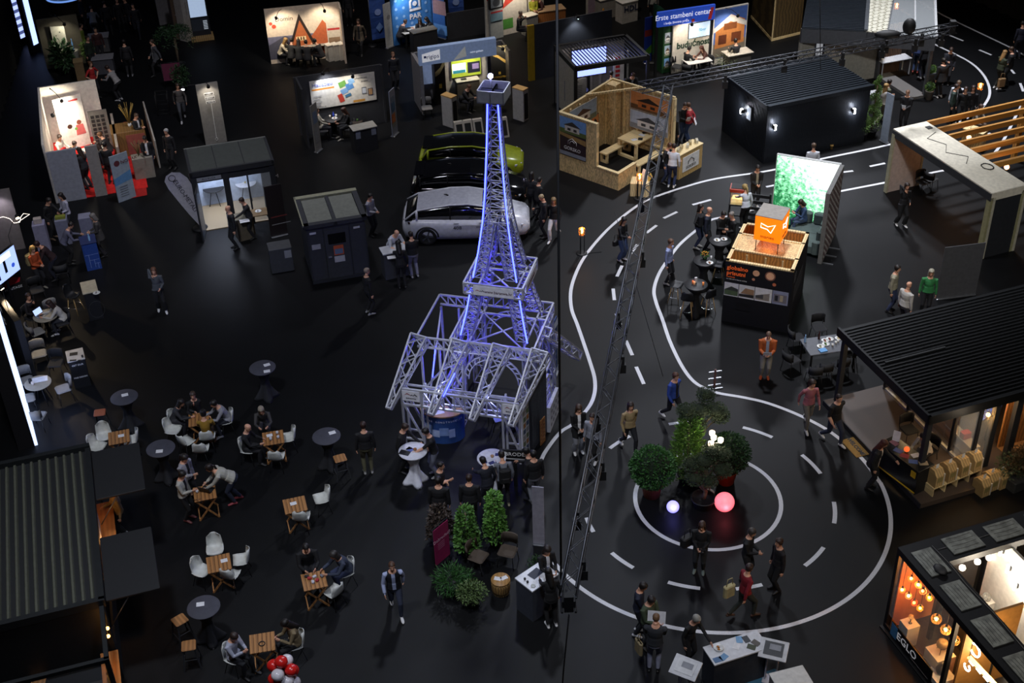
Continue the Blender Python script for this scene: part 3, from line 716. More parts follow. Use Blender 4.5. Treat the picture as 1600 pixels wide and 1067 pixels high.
t2=thing('wood_sample','upright golden wood sample board leaning at the tower wall','board',G(845,697),deg(60));MB().rbox(0,.3,0,.03,0,.9,OAK,.01).build('board',t2)
for i in range(5):pass
bb=MB()
for i in range(6):bb.bar((.02,-.008,.08+i*.14),(.15,-.008,.16+i*.14),.02,.012,M('6a3d18'));bb.bar((.15,-.008,.16+i*.14),(.28,-.008,.08+i*.14),.02,.012,M('6a3d18'))
bb.build('chevron',t2)
# curved info counter under the porch
t=thing('curved_counter','curved blue info counter with wooden top under the tower porch','counter',wpt((-1.42,-1.72,0)),TR+deg(8))
n=14;bl=M('23447e',.6);ringf=lambda r,z:[(r*.62*math.cos(PI+PI*j/n),r*.45*math.sin(PI+PI*j/n),z)for j in range(n+1)]+[(r*.55,.1,z),(-r*.55,.1,z)]
MB().loft([ringf(1,0),ringf(1,.96)],bl,False).build('front',t);MB().loft([ringf(1.06,.96),ringf(1.06,1.0)],M('9c7a55',.5),False).build('counter_top',t)
g=MB()
for a0,z0,w,h,mm in((.30,.35,.14,.3,'7f95c0'),(.42,.25,.12,.25,'9fb0d4'),(.55,.3,.14,.28,'6f88b8'),(.67,.22,.1,.3,'8fa2cc'),(.22,.2,.08,.22,'8fa2cc')):
 p=[(.625*math.cos(PI+PI*(a0+w*q)),.455*math.sin(PI+PI*(a0+w*q))-.006)for q in(-.5,.5)]
 g.poly([(p[0][0],p[0][1],z0),(p[1][0],p[1][1],z0),(p[1][0],p[1][1],z0+h),(p[0][0],p[0][1],z0+h)],M(mm,.6),.004)
g.build('picture',t)
for i,ch in enumerate('CELIČNE KONSTRUKCIJE'):
 a_=PI+PI*(.14+.72*i/19);text(ch,.085,M('d0d4e4'),t,(.632*math.cos(a_),.462*math.sin(a_)-.004,.8),rz=a_+PI/2,ext=.002)
p0=wpt((-1.45,-1.95,0))
sheet((p0.x,p0.y,1.002),.3,'white open booklet on the curved blue counter',.3,.22);
for dx,dy,l in((-.4,-.05,'dark leaflet near the left end of the curved blue counter'),(-.15,-.06,'dark leaflet in the middle of the curved blue counter'),(.38,.12,'dark leaflet near the right end of the curved blue counter')):
 q=p0+Vector((dx,dy+.1,1.002));sheet(q,.5,l,.2,.15,M('15171f'))
 # ---------------------------------------------------------------- hanging lighting trusses
ALU=M('55575c',.4,.7);
def rig(name,label,p,q,n,lamps,s=.29):
 p=Vector(p);q=Vector(q);t=thing(name,label,'truss',p,0);d=q-p
 b=MB();u=Vector((0,0,1));a=d.normalized().cross(u).normalized()*s/2;c=Vector((0,0,s/2));K=[a+c,a-c,-a-c,-a+c]
 for k in range(4):b.tube([K[k],d+K[k]],.024,ALU,8)
 b.build('chord',t)
 b=MB()
 for k in range(4):
  for i in range(n):
   x,y=(K[k],K[(k+1)%4])if(i+k)%2 else(K[(k+1)%4],K[k]);b.tube([d*(i/n)+x,d*((i+1)/n)+y],.01,ALU,5)
 b.build('bracing',t)
 for f,sd in lamps:
  h=MB();o=d*f+a*1.1*sd;h.box(o.x-.05,o.x+.05,o.y-.05,o.y+.05,-.3,-.05,BLK);h.box(o.x-.09,o.x+.09,o.y-.07,o.y+.07,-.52,-.28,BLK);h.build('stage_lamp',t)
 return t
P1=G(888,925,6);P2=G(1044,140,6)
tr=rig('lighting_truss','long black lighting truss hanging above the road, running away from the viewer',P1,P2,52,[(.04,1),(.1,-1),(.17,1),(.24,-1),(.34,1),(.42,-1),(.55,1),(.68,-1),(.8,1)])
b=MB();b.box(-.13,.13,-.12,.2,-.3,-.14,BLK);b.box(-.09,.09,-.2,-.05,-.34,.06,BLK);b.tube([(-.13,-.2,-.34),(-.13,.2,-.36),(.13,.2,-.36),(.13,-.2,-.34)],.025,BLK);b.build('motor_hoist',tr)
t2=rig('lighting_truss','lighting truss hanging crosswise in front of the dark corrugated cabin',G(1000,137,6),G(1492,44,6),46,[(.25,1),(.45,-1),(.62,1),(.75,1),(.78,-1),(.86,1),(.9,-1),(.95,1)])
d=G(1492,44,6)-G(1000,137,6);o=d*.77;MB().ball((o.x,o.y,.25),.3,BLK,12,(1.6,.7,.5)).build('winch',t2);o=d*.84;MB().ball((o.x,o.y,.4),.3,BLK,12,(.8,.7,1)).build('winch',t2);o=d*.99;b=MB();b.box(o.x-.1,o.x+.1,o.y-.1,o.y+.1,-.15,.3,BLK);b.build('winch',t2)
def cable(name,label,pts,r):return tag(MB().tube(pts,r,M('08080a',.7),6).build(name),label,'cable')
pc=P1+Vector((-.12,.35,0));cable('hoist_chain','black hoist chain rising straight up from the near end of the long truss',[pc,pc+Vector((.02,0,13))],.022)
q1=P1+Vector((0,-.2,-.4));q2=G(876,1150,0);cable('power_cable','black power cable hanging down from the near end of the long truss',[q1,q1.lerp(q2,.35)+Vector((-.05,0,-.3)),q1.lerp(q2,.7)+Vector((-.05,0,-.3)),q2],.016)
c1=G(985,420,6);c2=G(1040,590,0);cable('steel_wire','thin dark wire slanting down right of the long truss',[G(960,330,6.2),G(1036,588,3.)],.008)
cable('steel_wire','thin dark wire from the crosswise truss up past the top right house',[G(1282,110,6.0),G(1281,-20,9.5)],.012)
# ---------------------------------------------------------------- cars
def car(name,label,loc,rz,paint,roofm,L=4.4,Wd=1.84,H=1.6,kind='suv',txt=None,txtm=None):
 t=thing(name,label,'car',loc,rz) # front to +x
 gl=M('08090c',.08,spec=.8);tr_=M('0c0c0e',.6)
 w=Wd/2;n=9
 # side profile stations x: (z sill, z shoulder, half width)
 st=[(-L/2,.42,.78,.62),(-L/2+.1,.3,.98,.8),(-L/2+.5,.24,1.02,.9),(-.9,.22,1.0,.925),(0,.22,.97,.93),(.8,.22,.95,.925),(L/2-.7,.24,.9,.9),(L/2-.15,.28,.76,.8),(L/2,.38,.64,.6)]
 rings=[]
 for x,z0,z1,hw in st:
  hw=hw*w/.92;k=H/1.6;z1=z1*(k if k>1 else(k*.6+.4))
  rings.append([(x,-hw*.94,z0),(x,-hw,z0+(z1-z0)*.35),(x,-hw*.985,z0+(z1-z0)*.75),(x,-hw*.9,z1),(x,-hw*.4,z1+.035),(x,hw*.4,z1+.035),(x,hw*.9,z1),(x,hw*.985,z0+(z1-z0)*.75),(x,hw,z0+(z1-z0)*.35),(x,hw*.94,z0)])
 MB().loft(rings,paint).build('body',t)
 zb=.97;fast=kind=='fastback'
 cx=[(-L/2+(.18 if not fast else .12),zb-.02,zb+.02,.86,.84),(-L/2+(.42 if not fast else .55),zb,H-(.16 if not fast else .22),.86,.7),(-.75 if not fast else -.55,zb,H-.01,.87,.7),(.1,zb,H,.87,.69),(.62,zb,H-.1,.87,.68),(L/2-1.0,zb-.05,zb,.84,.8)]
 rg=[]
 for x,z0,z1,b0,b1 in cx:rg.append([(x,-w*b0,z0),(x,-w*(b0*.35+b1*.65),z0+(z1-z0)*.62),(x,-w*b1,z0+(z1-z0)*.93),(x,-w*b1*.6,z1+.01),(x,w*b1*.6,z1+.01),(x,w*b1,z0+(z1-z0)*.93),(x,w*(b0*.35+b1*.65),z0+(z1-z0)*.62),(x,w*b0,z0)])
 MB().loft(rg,gl).build('cabin_glass',t)
 # painted roof and pillars over the glass
 r=MB();tp=[(q[2][0],q[2][2]+.015)for q in rg]
 for i in range(1,4):
  p,q=rg[i],rg[i+1]
  r.loft([[(v[0],v[1]*1.01,v[2]+.014)for v in(p[2],p[3],p[4],p[5])],[(v[0],v[1]*1.01,v[2]+.014)for v in(q[2],q[3],q[4],q[5])]],roofm if i<4 else gl,True,False,False)
 r.build('roof_panel',t)
 pl=MB()
 for s in(0,1):
  f=(lambda v:Vector((v[0],v[1]*1.012,v[2]+.008)))
  ix=(2,1,0)if s==0 else(5,6,7)
  pl.tube([f(rg[i][ix[0]])for i in range(len(rg))],.035,paint,6)
  for i,wd in((1,.05),(2,.02)):pl.tube([f(rg[i][ix[0]]),f(rg[i][ix[1]]),f(rg[i][ix[2]])],wd,paint if i==1 else tr_,6)
 pl.build('pillar',t)
 if not fast:MB().box(-L/2+.2,-L/2+.55,-w*.62,w*.62,H-.14,H-.1,roofm).build('spoiler',t)
 for sx in(-1,1):
  for sy in(-1,1):
   wx=sx*L*.305;wh=MB();X=Matrix.Translation((wx,sy*(w-.13),.34))@Matrix.Rotation(-sy*PI/2,4,'X');wh.X=X
   wh.lathe([(.2,-.1),(.33,-.1),(.345,-.06),(.345,.1),(.33,.13),(.235,.135),(.2,.1)],M('0a0a0b',.8),n=24);ww=wh.build('wheel',t)
   rm=MB();rm.X=X
   for j in range(5):
    a=2*PI*j/5;rm.bar((.03*math.cos(a),.03*math.sin(a),.115),(.22*math.cos(a),.22*math.sin(a),.115),.05,.03,M('77797e',.3,.8))
   rm.lathe([(.24,.08),(.245,.12),(.225,.12),(.22,.08)],M('77797e',.3,.8),n=24);rm.lathe([(.06,.08),(.06,.13),(.01,.13)],M('77797e',.3,.8),n=12);rm.build('rim',ww)
  ac=MB()
  for sy in(-1,1):ac.tube([(sx*L*.305+.4*math.cos(PI*j/12),sy*(w-.005),.34+.4*math.sin(PI*j/12))for j in range(13)],.035,tr_,6)
  ac.build('wheel_arch',t)
 for sy in(-1,1):
  MB().ball((L/2-1.1,sy*(w+.02),1.02),.1,tr_,10,(.8,1.1,.7)).build('mirror',t)
  hd=MB()
  for x in(-.35,.55):hd.bar((x-.08,sy*w*.985,.86),(x+.1,sy*w*.985,.86),.02,.03,M('a9abb0',.3,.6))
  hd.build('door_handle',t)
  MB().bar((-L/2+.06,sy*w*.55,.86),(-L/2+.28,sy*w*.9,.88),.05,.07,M('2a0608',.2)).build('tail_light',t)
  MB().bar((L/2-.3,sy*w*.9,.7),(L/2-.06,sy*w*.55,.66),.05,.06,M('d0d4dc',.2)).build('head_light',t)
 MB().tube([(-.62,0,H-.01),(-.68,0,H+.04),(-.78,0,H+.05)],[.03,.03,.012],tr_,6).build('roof_aerial',t)
 if txt:
  s=MB().box(-.42,.95,-w*1.0-.004,-w*.995,.55,.8,paint).build('door_decal',t)
  text(txt,.19,txtm,s,(-.3,-w-.008,.69),sx=1.1);text('BARANWA AUTO',.06,txtm,s,(.62,-w-.008,.72));text('prodajni salon',.045,txtm,s,(.62,-w-.008,.63))
  art([('p',[(1.05,.78),(1.2,.78),(1.2,.66),(1.125,.58),(1.05,.66)],txtm)],s,'shield',-w-.004)
 return t
ca=G(722,372);car('car','white fastback car parked nearest behind the lattice tower',Vector((-1.5,41.85,0)),deg(-1),M('b9bbc4',.25),M('9a9ca6',.25),4.6,1.86,1.52,'fastback','408',M('101014'))
car('car','black car parked between the white car and the yellow-green car',Vector((-1.42,44.1,0)),deg(-2),M('0b0b0e',.12,spec=.8),M('0c0c0f',.12),4.4,1.84,1.6,'suv','2008',M('b9bbc2'))
car('car','yellow-green hatchback with black roof parked furthest from the tower',Vector((-1.35,46.5,0)),deg(-3),M('8c9a20',.25),M('0c0d0f',.15),4.1,1.78,1.48,'suv')
# ---------------------------------------------------------------- stands on the right half
YAW=deg(18.5)
OSB=M('ccb280',.7,noise=.13,kind='osb',scale=30);PINE=M('d6c08e',.65,noise=.1,kind='wood',scale=4);DARKM=M('26292d',.5,.4);CHAR=M('202226',.7)
def img(k=0):
 """generic picture of a house as (items) drawn in a unit box; scaled by place()"""
 pal=[('6f9ad0','5a6a3a','c9c4b8','3a3432'),('9fb6d0','77806a','e0dcd2','5a4030'),('d08a50','6a4a2a','b86a30','2a2018'),('b9c6d8','8a8f94','dcdcdc','40444c')][k%4]
 return[('r',0,0,1,1,M(pal[0],.6)),('r',0,0,1,.28,M(pal[1],.6)),('p',[(.2,.15),(.75,.15),(.75,.5),(.2,.5)],M(pal[2],.6)),('p',[(.14,.5),(.48,.8),(.82,.5)],M(pal[3],.6)),('r',.3,.22,.12,.16,M(pal[3],.6)),('r',.53,.22,.12,.16,M(pal[3],.6))]
def place(items,x,z,w,h):
 out=[]
 for it in items:
  if it[0]=='r':out.append(('r',x+it[1]*w,z+it[2]*h,it[3]*w,it[4]*h,it[5]))
  elif it[0]=='p':out.append(('p',[(x+a*w,z+c*h)for a,c in it[1]],it[2]))
 return out
 # dark corrugated cabin
o=G(1200,167,2.45);t=thing('metal_cabin','dark corrugated metal cabin with flat ribbed roof and lit wall lamps','cabin',(o.x,o.y,0),deg(20.3))
CB=M('24282e',.45,.5);CR=M('2b3138',.35,.7)
b=MB();b.box(0.02,4.68,0.02,3.38,0,2.38,CB)
for i in range(78):b.box(.03+i*.06,.05+i*.06,0,.02,.02,2.36,CB)
for i in range(56):b.box(0,.02,.03+i*.06,.05+i*.06,.02,2.36,CB)
b.build('wall',t)
b=MB();b.box(-.06,4.76,-.06,3.46,2.36,2.45,CR)
for i in range(19):b.box(-.04,4.74,.05+i*.18,.1+i*.18,2.45,2.485,CR)
b.build('roof',t)
b=MB();b.box(-.08,4.78,-.08,0.02,2.34,2.5,CR);b.box(-.08,0,-.08,3.46,2.34,2.5,CR);b.build('roof_edge',t)
w=MB().box(-.03,0.0,1.1,1.45,1.35,1.95,M('303338')).build('side_window',t)
w2=MB().box(-.045,-.03,1.14,1.41,1.39,1.91,M('b9c4d0',.2,emit=.35)).build('window_pane',t)
for x,y,s in((.35,-.02,0),(3.95,-.02,0),(-.02,1.75,1)):
 b=MB();b.X=Matrix.Translation((x,y,1.55))@Matrix.Rotation(-PI/2 if s else 0,4,'Z');b.box(-.06,.06,-.12,0,-.09,.09,BLK);lo=b.build('wall_lamp',t)
 g=MB();g.X=b.X;g.box(-.045,.045,-.115,-.02,.09,.1,M('ffffff',emit=40));g.box(-.045,.045,-.115,-.02,-.1,-.09,M('ffffff',emit=40));g.box(-.03,.03,-.126,-.12,-.07,.07,M('ffffff',emit=25));g.build('lamp_glass',lo)
 lamp('POINT',b.X@Vector((0,-.16,.16)),14,'eef2ff',.05,parent=t);lamp('POINT',b.X@Vector((0,-.16,-.16)),14,'eef2ff',.05,parent=t)
for i,u in enumerate((1243,1299,1325)):
 g=MB();g.lathe([(.05,0),(.05,.12),(.09,.15),(.07,.2),(.01,.2)],M('a98a50',.4,.6),n=10)
 tag(g.build('floor_lantern',None,G(u,241-i*8)),['small brass lantern on the floor at the cabin left of the middle','small brass lantern on the floor below the cabin wall middle','small brass lantern on the floor near the topiary pots'][i],'lantern')
 # spiral topiary in pots and a round one
def topiary(u,v,h,label,turns):
 t=thing('spiral_topiary',label,'plant',G(u,v));pot(MB(),.24,.32,BLK).build('pot',t);MB().tube([(0,0,.3),(0,0,h)],.025,M('4a3a28')).build('stem',t)
 b=MB();n=int(900*h);pts=[]
 for i in range(n):
  q=random.random();z=.4+(h-.4)*q;a=q*turns*2*PI;r=.3*(1-q*.75);c=Vector((math.cos(a)*r*.75,math.sin(a)*r*.75,z))
  pts+=blob_pts(c,.17*(1.15-q*.7),2,shell_=.5)
 leaves(b,pts,LEAF[2],.06,.025);f=b.build('foliage',t);f['kind']='stuff';return t
topiary(1360,213,2.6,'tall spiral topiary in a black pot at the corner of the dark cabin',4)
topiary(1345,218,1.3,'short spiral topiary beside the tall one at the dark cabin',3)
# grey pergola house at the top right
o=G(1253,45,3.0);HX=thing('pergola_house','grey show house with louvred roof, pale tiled strip and glass porch','house',(o.x,o.y,0),deg(20))
Lh=lambda u,v,z:Matrix.Rotation(-deg(20),3,'Z')@(G(u,v,z)-Vector((o.x,o.y,0)))
GR=M('4c4e52',.6);PW=M('b9b7ac',.7)
pr=Lh(1463,58,3.0);px1=Lh(1353,50,3.0).x;W0=0;
def quadsheet(b,pts,m,t_=.06):b.poly(pts,m,t_)
# roofline corners in the house frame
c0=Lh(1253,45,3.0);c1=Lh(1353,50,3.0);c2=Lh(1463,58,3.0);d0=Lh(1262,-6,3.0);d1=Lh(1357,-6,3.0);d2=Lh(1397,-6,3.0);d3=Lh(1461,-6,3.0);c15=Lh(1386,53,3.0)
b=MB();b.poly([c0,c1,d1,d0],M('2d3136',.4,.6),.03)
for i in range(24):
 f=(i+.5)/24;b.bar(c0.lerp(d0,f)+Vector((0,0,.05)),c1.lerp(d1,f)+Vector((0,0,.05)),.07,.05,M('3d434b',.35,.7))
b.bar(c1+Vector((0,0,.06)),d1+Vector((0,0,.06)),.16,.1,M('8d9299',.3,.8));b.build('louvre_roof',HX)
b=MB();TI=M('b7b4a4',.75);b.poly([c1,c15,d2,d1],TI,.03)
for i in range(22):
 for j in range(4):
  p=c1.lerp(c15,(j+.5)/4).lerp(d1.lerp(d2,(j+.5)/4),(i+.5)/22);b.box(p.x-.11,p.x+.11,p.y-.07,p.y+.08,3.02,3.06+.012*((i+j)%2),TI)
b.build('tile_roof',HX)
b=MB();dn=Vector((0,0,-.62))
for p,q in((c0,c1),(c1,c15),(c15,c2)):b.add([p,q,q+dn,p+dn,p+Vector((0,.1,0)),q+Vector((0,.1,0)),q+dn+Vector((0,.1,0)),p+dn+Vector((0,.1,0))],[(3,2,1,0),(4,5,6,7),(0,1,5,4),(2,3,7,6),(1,2,6,5),(3,0,4,7)],GR)
b.build('fascia',HX)
b=MB();b.bar(c2,d3,.1,.12,M('a9abad'));b.bar(Lh(1430,33,3.0),Lh(1430,-6,3.0),.06,.08,M('a9abad'));b.bar(c15,d2,.08,.1,GR);b.build('roof_beam',HX)
b=MB();b.poly([c15+Vector((0,0,.02)),c2+Vector((0,0,.02)),d3+Vector((0,0,.02)),d2+Vector((0,0,.02))],GLASS(),.01);b.build('roof_glass',HX)
pc_=Lh(1446,152,0);pl_=Lh(1381,146,0.1);wl=Lh(1346,112,0);w0=Lh(1248,84,0)
b=MB();b.poly([(c0.x+.05,.1,0),(d0.x+.05,d0.y,0),(d0.x+.05,d0.y,2.4),(c0.x+.05,.1,2.4)],PW,.1);b.box(c0.x+.05,.8,.1,.2,0,2.4,PW);b.box(1.35,wl.x+.2,.1,.2,0,2.4,PW);b.box(.8,1.35,.14,.2,0,2.4,M('33363a'));b.build('house_wall',HX)
MB().box(.9,1.2,.08,.12,1.5,2.3,M('c9ccd4',.3,emit=.4)).build('house_window',HX)
b=MB();sx0=wl.x+.2;
for i in range(14):b.box(sx0+.05+i*.085,sx0+.09+i*.085,.1,.16,.1,2.38,M('4a3526',.6))
b.build('slat_screen',HX)
b=MB();px0,pxe=sx0,pc_.x;py=min(pc_.y,-1.0);b.box(sx0,pxe,py,2.6,0,.12,M('5c5a58',.7,kind='planks',scale=6,noise=.2));b.build('porch_floor',HX)
boxes('post',HX,GR,(pxe-.12,pxe+.02,py,py+.12,0,2.4),(pxe-.12,pxe+.02,2.4,2.52,0,3),(sx0-.1,sx0+.02,-.1,.1,0,2.4))
b=MB()
for z in(1.0,):b.bar((sx0+1.2,py+.05,z),(pxe,py+.05,z),.06,.06,GR)
for i in range(9):b.bar((sx0+1.2,py+.05,.2+i*.085),(pxe,py+.05,.2+i*.085),.012,.012,STEEL)
for f in(0,.85):b.bar((sx0+1.25+f*(pxe-sx0-1.3),py+.05,.1),(sx0+1.25+f*(pxe-sx0-1.3),py+.05,1.0),.04,.04,GR)
b.build('railing',HX)
HM=HX.matrix_basis
def hw(x,y,z):return Vector((o.x,o.y,0))+Matrix.Rotation(deg(20),3,'Z')@Vector((x,y,z))
t=thing('white_desk','white desk on the porch of the grey show house','desk',G(1393,116,.12),deg(18));MB().rbox(-.75,.75,-.3,.3,.72,.76,M('c6c8cc'),.01).build('desk_top',t)
for sx in(-1,1):
 for sy in(-1,1):MB().box(sx*.7-.02,sx*.7+.02,sy*.26-.02,sy*.26+.02,0,.72,M('b0b2b6')).build('leg',t)
t=thing('wood_table','small golden wood table at the back of the show house porch','table',G(1397,93,.12),deg(18));MB().rbox(-.5,.5,-.3,.3,.7,.74,PALE,.01).build('table_top',t)
for sx in(-1,1):
 for sy in(-1,1):MB().box(sx*.45-.02,sx*.45+.02,sy*.26-.02,sy*.26+.02,0,.7,BLK).build('leg',t)
t=thing('table_lantern','warm glowing lantern on the small wood table of the porch','lantern',G(1397,93,.12)+Vector((.2,0,.74)),0);MB().lathe([(.08,0),(.08,.2),(.02,.26)],M('ffb050',emit=5),n=10).build('glass',t)
lamp('POINT',hw(4.4,1.2,2.2),60,'ffe2b8',.1);lamp('POINT',hw(3.3,.8,2.1),30,'ffd8a0',.1)
def round_box(u,v,label):
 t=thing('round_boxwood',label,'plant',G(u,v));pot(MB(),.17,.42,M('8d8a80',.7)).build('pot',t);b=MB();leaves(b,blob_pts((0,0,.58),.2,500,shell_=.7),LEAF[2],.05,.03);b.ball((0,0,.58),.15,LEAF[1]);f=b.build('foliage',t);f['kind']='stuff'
round_box(1450,155,'round clipped boxwood in a stone pot at the porch front corner');round_box(1453,128,'round clipped boxwood further back beside the porch post')
# rough timber box at the very top
o2=G(1206,64);t=thing('timber_box','tall rough timber-clad box at the top of the hall','box',o2,0)
a_=G(1191,47)-o2;c_=G(1251,53)-o2;a_=a_*2.2;TBW=M('4a3c20',.75,noise=.15,kind='wood',scale=2)
b=MB();b.add([Vector((0,0,.0)),c_,c_+a_,a_,Vector((0,0,3.2)),c_+Vector((0,0,3.2)),c_+a_+Vector((0,0,3.2)),a_+Vector((0,0,3.2))],[(3,2,1,0),(4,5,6,7),(0,1,5,4),(1,2,6,5),(2,3,7,6),(3,0,4,7)],TBW);b.build('cladding',t)
b=MB();b.bar(Vector((0,0,.06)),c_+Vector((0,0,.06)),.06,.12,PINE);b.bar(Vector((0,0,.06)),a_+Vector((0,0,.06)),.06,.12,PINE);b.bar((0,0,0),(0,0,3.2),.06,.06,PINE);b.build('edge_trim',t)
# white pergola with timber beams
o=G(1396,201,2.6);d=G(1550,302,2.6)-o;ry=math.atan2(d.y,d.x);PG=thing('white_pergola','white flat-roofed pergola with golden timber beams at the right edge','pergola',(o.x,o.y,0),ry)
L0=d.length;SW=1.46;WS=M('d2ccba',.7)
b=MB();b.box(0,L0,0,SW,2.42,2.6,WS);b.box(L0-.01,L0+.02,0,SW,2.3,2.6,WS);b.build('roof_slab',PG)
MB().box(-.01,L0+.01,-.02,0,2.3,2.56,M('2d2f33',.6)).build('fascia',PG)
b=MB();b.box(.02,.14,.02,1.42,0,2.42,M('b5a49c',.7));b.build('end_wall',PG)
boxes('wall_edge',PG,M('a9a68c',.7),(0,.16,-.03,.04,0,2.42),(0,.16,1.4,1.48,0,2.42))
b=MB();b.box(L0-.14,L0,.02,1.42,0,2.42,M('26282c',.6));b.build('end_panel',PG)
b=MB()
for y in(0,1.3):b.box(L0-.18,L0+.02,y,y+.1,0,2.42,M('8f8c68',.7));b.box(L0-.1,L0+.03,y+.1,y+.2,0,2.42,M('b0ac98',.7))
b.build('panel_edge',PG)
BM=M('b07c38',.55,noise=.15,kind='wood',scale=3)
for i in range(7):
 y=.05+i*.62
 b=MB();b.box(y-.04,y+.06,SW,SW+4.6,2.42,2.62,BM);b.build('timber_beam',PG)
b=MB();b.box(-.1,4.4,SW+4.5,SW+4.65,2.3,2.5,BM);b.box(-.1,.1,SW+4.5,SW+4.65,0,2.4,BM);b.box(4.0,4.2,SW+4.5,SW+4.65,0,2.4,BM);b.box(1.1,1.3,SW+4.5,SW+4.65,0,2.4,BM);b.build('timber_frame',PG)
b=MB();b.tube([(.9,1.2,2.61),(1.2,.6,2.61),(1.9,.9,2.61),(2.4,.5,2.61),(3.0,1.0,2.61),(3.4,.6,2.61)],.012,BLK,5);b.tube([(3.9+.25*math.cos(j),1.1+.2*math.sin(j),2.62)for j in range(16)],.014,BLK,5);b.box(.4,.6,1.1,1.3,2.6,2.63,M('3a3a3a'));b.build('roof_cable',PG)
pgw=lambda x,y,z:Vector((o.x,o.y,0))+Matrix.Rotation(ry,3,'Z')@Vector((x,y,z))
for i,(u,v)in enumerate(((1514,215),(1573,261))):
 p=G(u,v,2.1);t=thing('pendant_lamp',['glowing pendant lamp under the timber beams, further one','glowing pendant lamp under the timber beams, nearer one'][i],'lamp',p);MB().ball((0,0,0),.09,M('ffb070',emit=9),12).build('globe',t);MB().tube([(0,0,.08),(0,0,.45)],.008,BLK,5).build('cord',t);lamp('POINT',(0,0,-.15),14,'ffc080',.08,parent=t)
t=counter('wood_counter','low wooden sideboard under the timber beams of the white pergola','counter',G(1500,229),G(1530,238),.5,.8,PALE,PINE)
q0=G(1462,468);q1=G(1524,460);t,L=panel('grey_roll_up','plain grey roll-up banner seen from behind the ribbed black roof','banner',q0,q1,2.0,M('4a4b4e',.6),.03)
for i,(u,v)in enumerate(((1440,300),(1452,296))):put(PCH,u,v,30+100*i,['black padded chair left of two in the shade of the white pergola','black padded chair right of two in the shade of the white pergola'][i])
# show house with ribbed black roof at the right
o=G(1453,652,2.6);e=G(1312,515,2.6)-o;yh=math.atan2(e.y,e.x)-PI/2;HS=thing('show_house','show house with ribbed black roof, glass walls and plank terrace','house',(o.x,o.y,0),yh)
hs=lambda x,y,z:Vector((o.x,o.y,0))+Matrix.Rotation(yh,3,'Z')@Vector((x,y,z))
hl=lambda u,v,z:Matrix.Rotation(-yh,3,'Z')@(G(u,v,z)-Vector((o.x,o.y,0)))
LH=e.length;RB=M('17191b',.45,.3)
b=MB();b.box(0,7,0,LH,2.45,2.6,RB)
for i in range(int(LH/.14)):b.box(.02,7,.05+i*.14,.1+i*.14,2.6,2.635,RB)
b.build('roof',HS);b=MB();b.box(-.05,7,-.05,.02,2.38,2.66,RB);b.box(-.05,.02,-.05,LH+.05,2.38,2.66,RB);b.build('gutter',HS)
MB().box(.25,2.2,2.45,2.5,2.6,2.67,M('3a3c3e')).build('roof_strip',HS)
wa=hl(1362,597,.15);wb=hl(1487,706,.15);wx=(wa.x+wb.x)/2
b=MB();DK=M('3c322b',.45,kind='planks',scale=7,noise=.25,spec=.6)
dl=hl(1285,623,.15).x
b.box(dl,7,-.6,LH-.05,.0,.15,DK);b.build('terrace',HS)
b=MB();b.box(dl-.03,dl,-.6,LH-.05,0,.16,CHAR);b.build('terrace_edge',HS)
WW=M('8c6034',.55,noise=.15,kind='wood',scale=3)
b=MB();b.box(wx,wx+.08,.0,LH-.2,.15,.24,M('c9c4b4'));b.box(wx,wx+.06,.0,LH-.2,2.36,2.45,CHAR);b.build('window_sill',HS)
b=MB()
boxes('post',HS,CHAR,*[(wx,wx+.1,y,y+.1,.15,2.45)for y in(.02,.9,1.9,2.9,LH-.3)],(.02,.16,.02,.16,.15,2.45),(.02,.16,LH-.3,LH-.15,.15,2.45),(2.2,2.35,.05,.2,.15,2.45),(2.9,3.1,.05,.2,.15,2.45))
b=MB();b.box(wx+.03,wx+.045,.1,LH-.3,.24,2.36,GLASS());b.box(1.1,2.2,.08,.095,.15,2.4,GLASS());b.build('glass_wall',HS)
b=MB();b.box(wx+.3,wx+.36,1.2,LH-.3,.15,2.4,WW);b.box(wx,7,LH-.25,LH-.2,.15,2.4,WW);b.box(3.1,7,.6,.66,.15,2.4,WW);b.box(3.1,7,.1,.6,.1,.17,M('7a5a38',.5,kind='planks',scale=6,noise=.2));b.build('wood_wall',HS)
lamp('POINT',hs(wx-.25,2.4,2.2),16,'ffd9a0',.15);lamp('POINT',hs(wx+.15,3.0,2.1),40,'ffe0b0',.1);lamp('POINT',hs(wx+.4,.9,2.1),45,'ffe0b0',.1);lamp('POINT',hs(1.5,-.9,2.0),14,'ffe6c8',.1);lamp('POINT',hs(3.8,.25,2.2),30,'ffd0a0',.1)  # unseen point lights added to brighten the interior wood and the sample boxes
for i,(u,v)in enumerate(((1534,638),(1544,648))):
 p=G(u,v,2.0);t=thing('wire_pendant',['glowing wire pendant lamp at the house corner, left one','glowing wire pendant lamp at the house corner, right one'][i],'lamp',p)
 c=MB()
 for k in range(6):c.tube([(.15*math.sin(PI*j/8)*math.cos(k*PI/3),.15*math.sin(PI*j/8)*math.sin(k*PI/3),.11*math.cos(PI*j/8))for j in range(9)],.007,BLK,4)
 c.build('cage',t);MB().ball((0,0,0),.06,M('ffb860',emit=14),10).build('bulb',t);MB().tube([(0,0,.1),(0,0,.38)],.008,BLK,4).build('cord',t);lamp('POINT',(0,0,-.17),16,'ffb860',.05,parent=t)
t=thing('low_shelf','low shelf with coloured goods inside the glass corner of the show house','shelf',hs(wx+.45,1.0,.15),yh+deg(90));b=MB();b.box(-.6,.6,-.15,.15,.42,.46,M('a8a49a'));b.box(-.6,-.56,-.15,.15,0,.42,M('a8a49a'));b.box(.56,.6,-.15,.15,0,.42,M('a8a49a'));b.box(-.6,.6,-.15,.15,.05,.09,M('a8a49a'));b.build('shelf_frame',t)
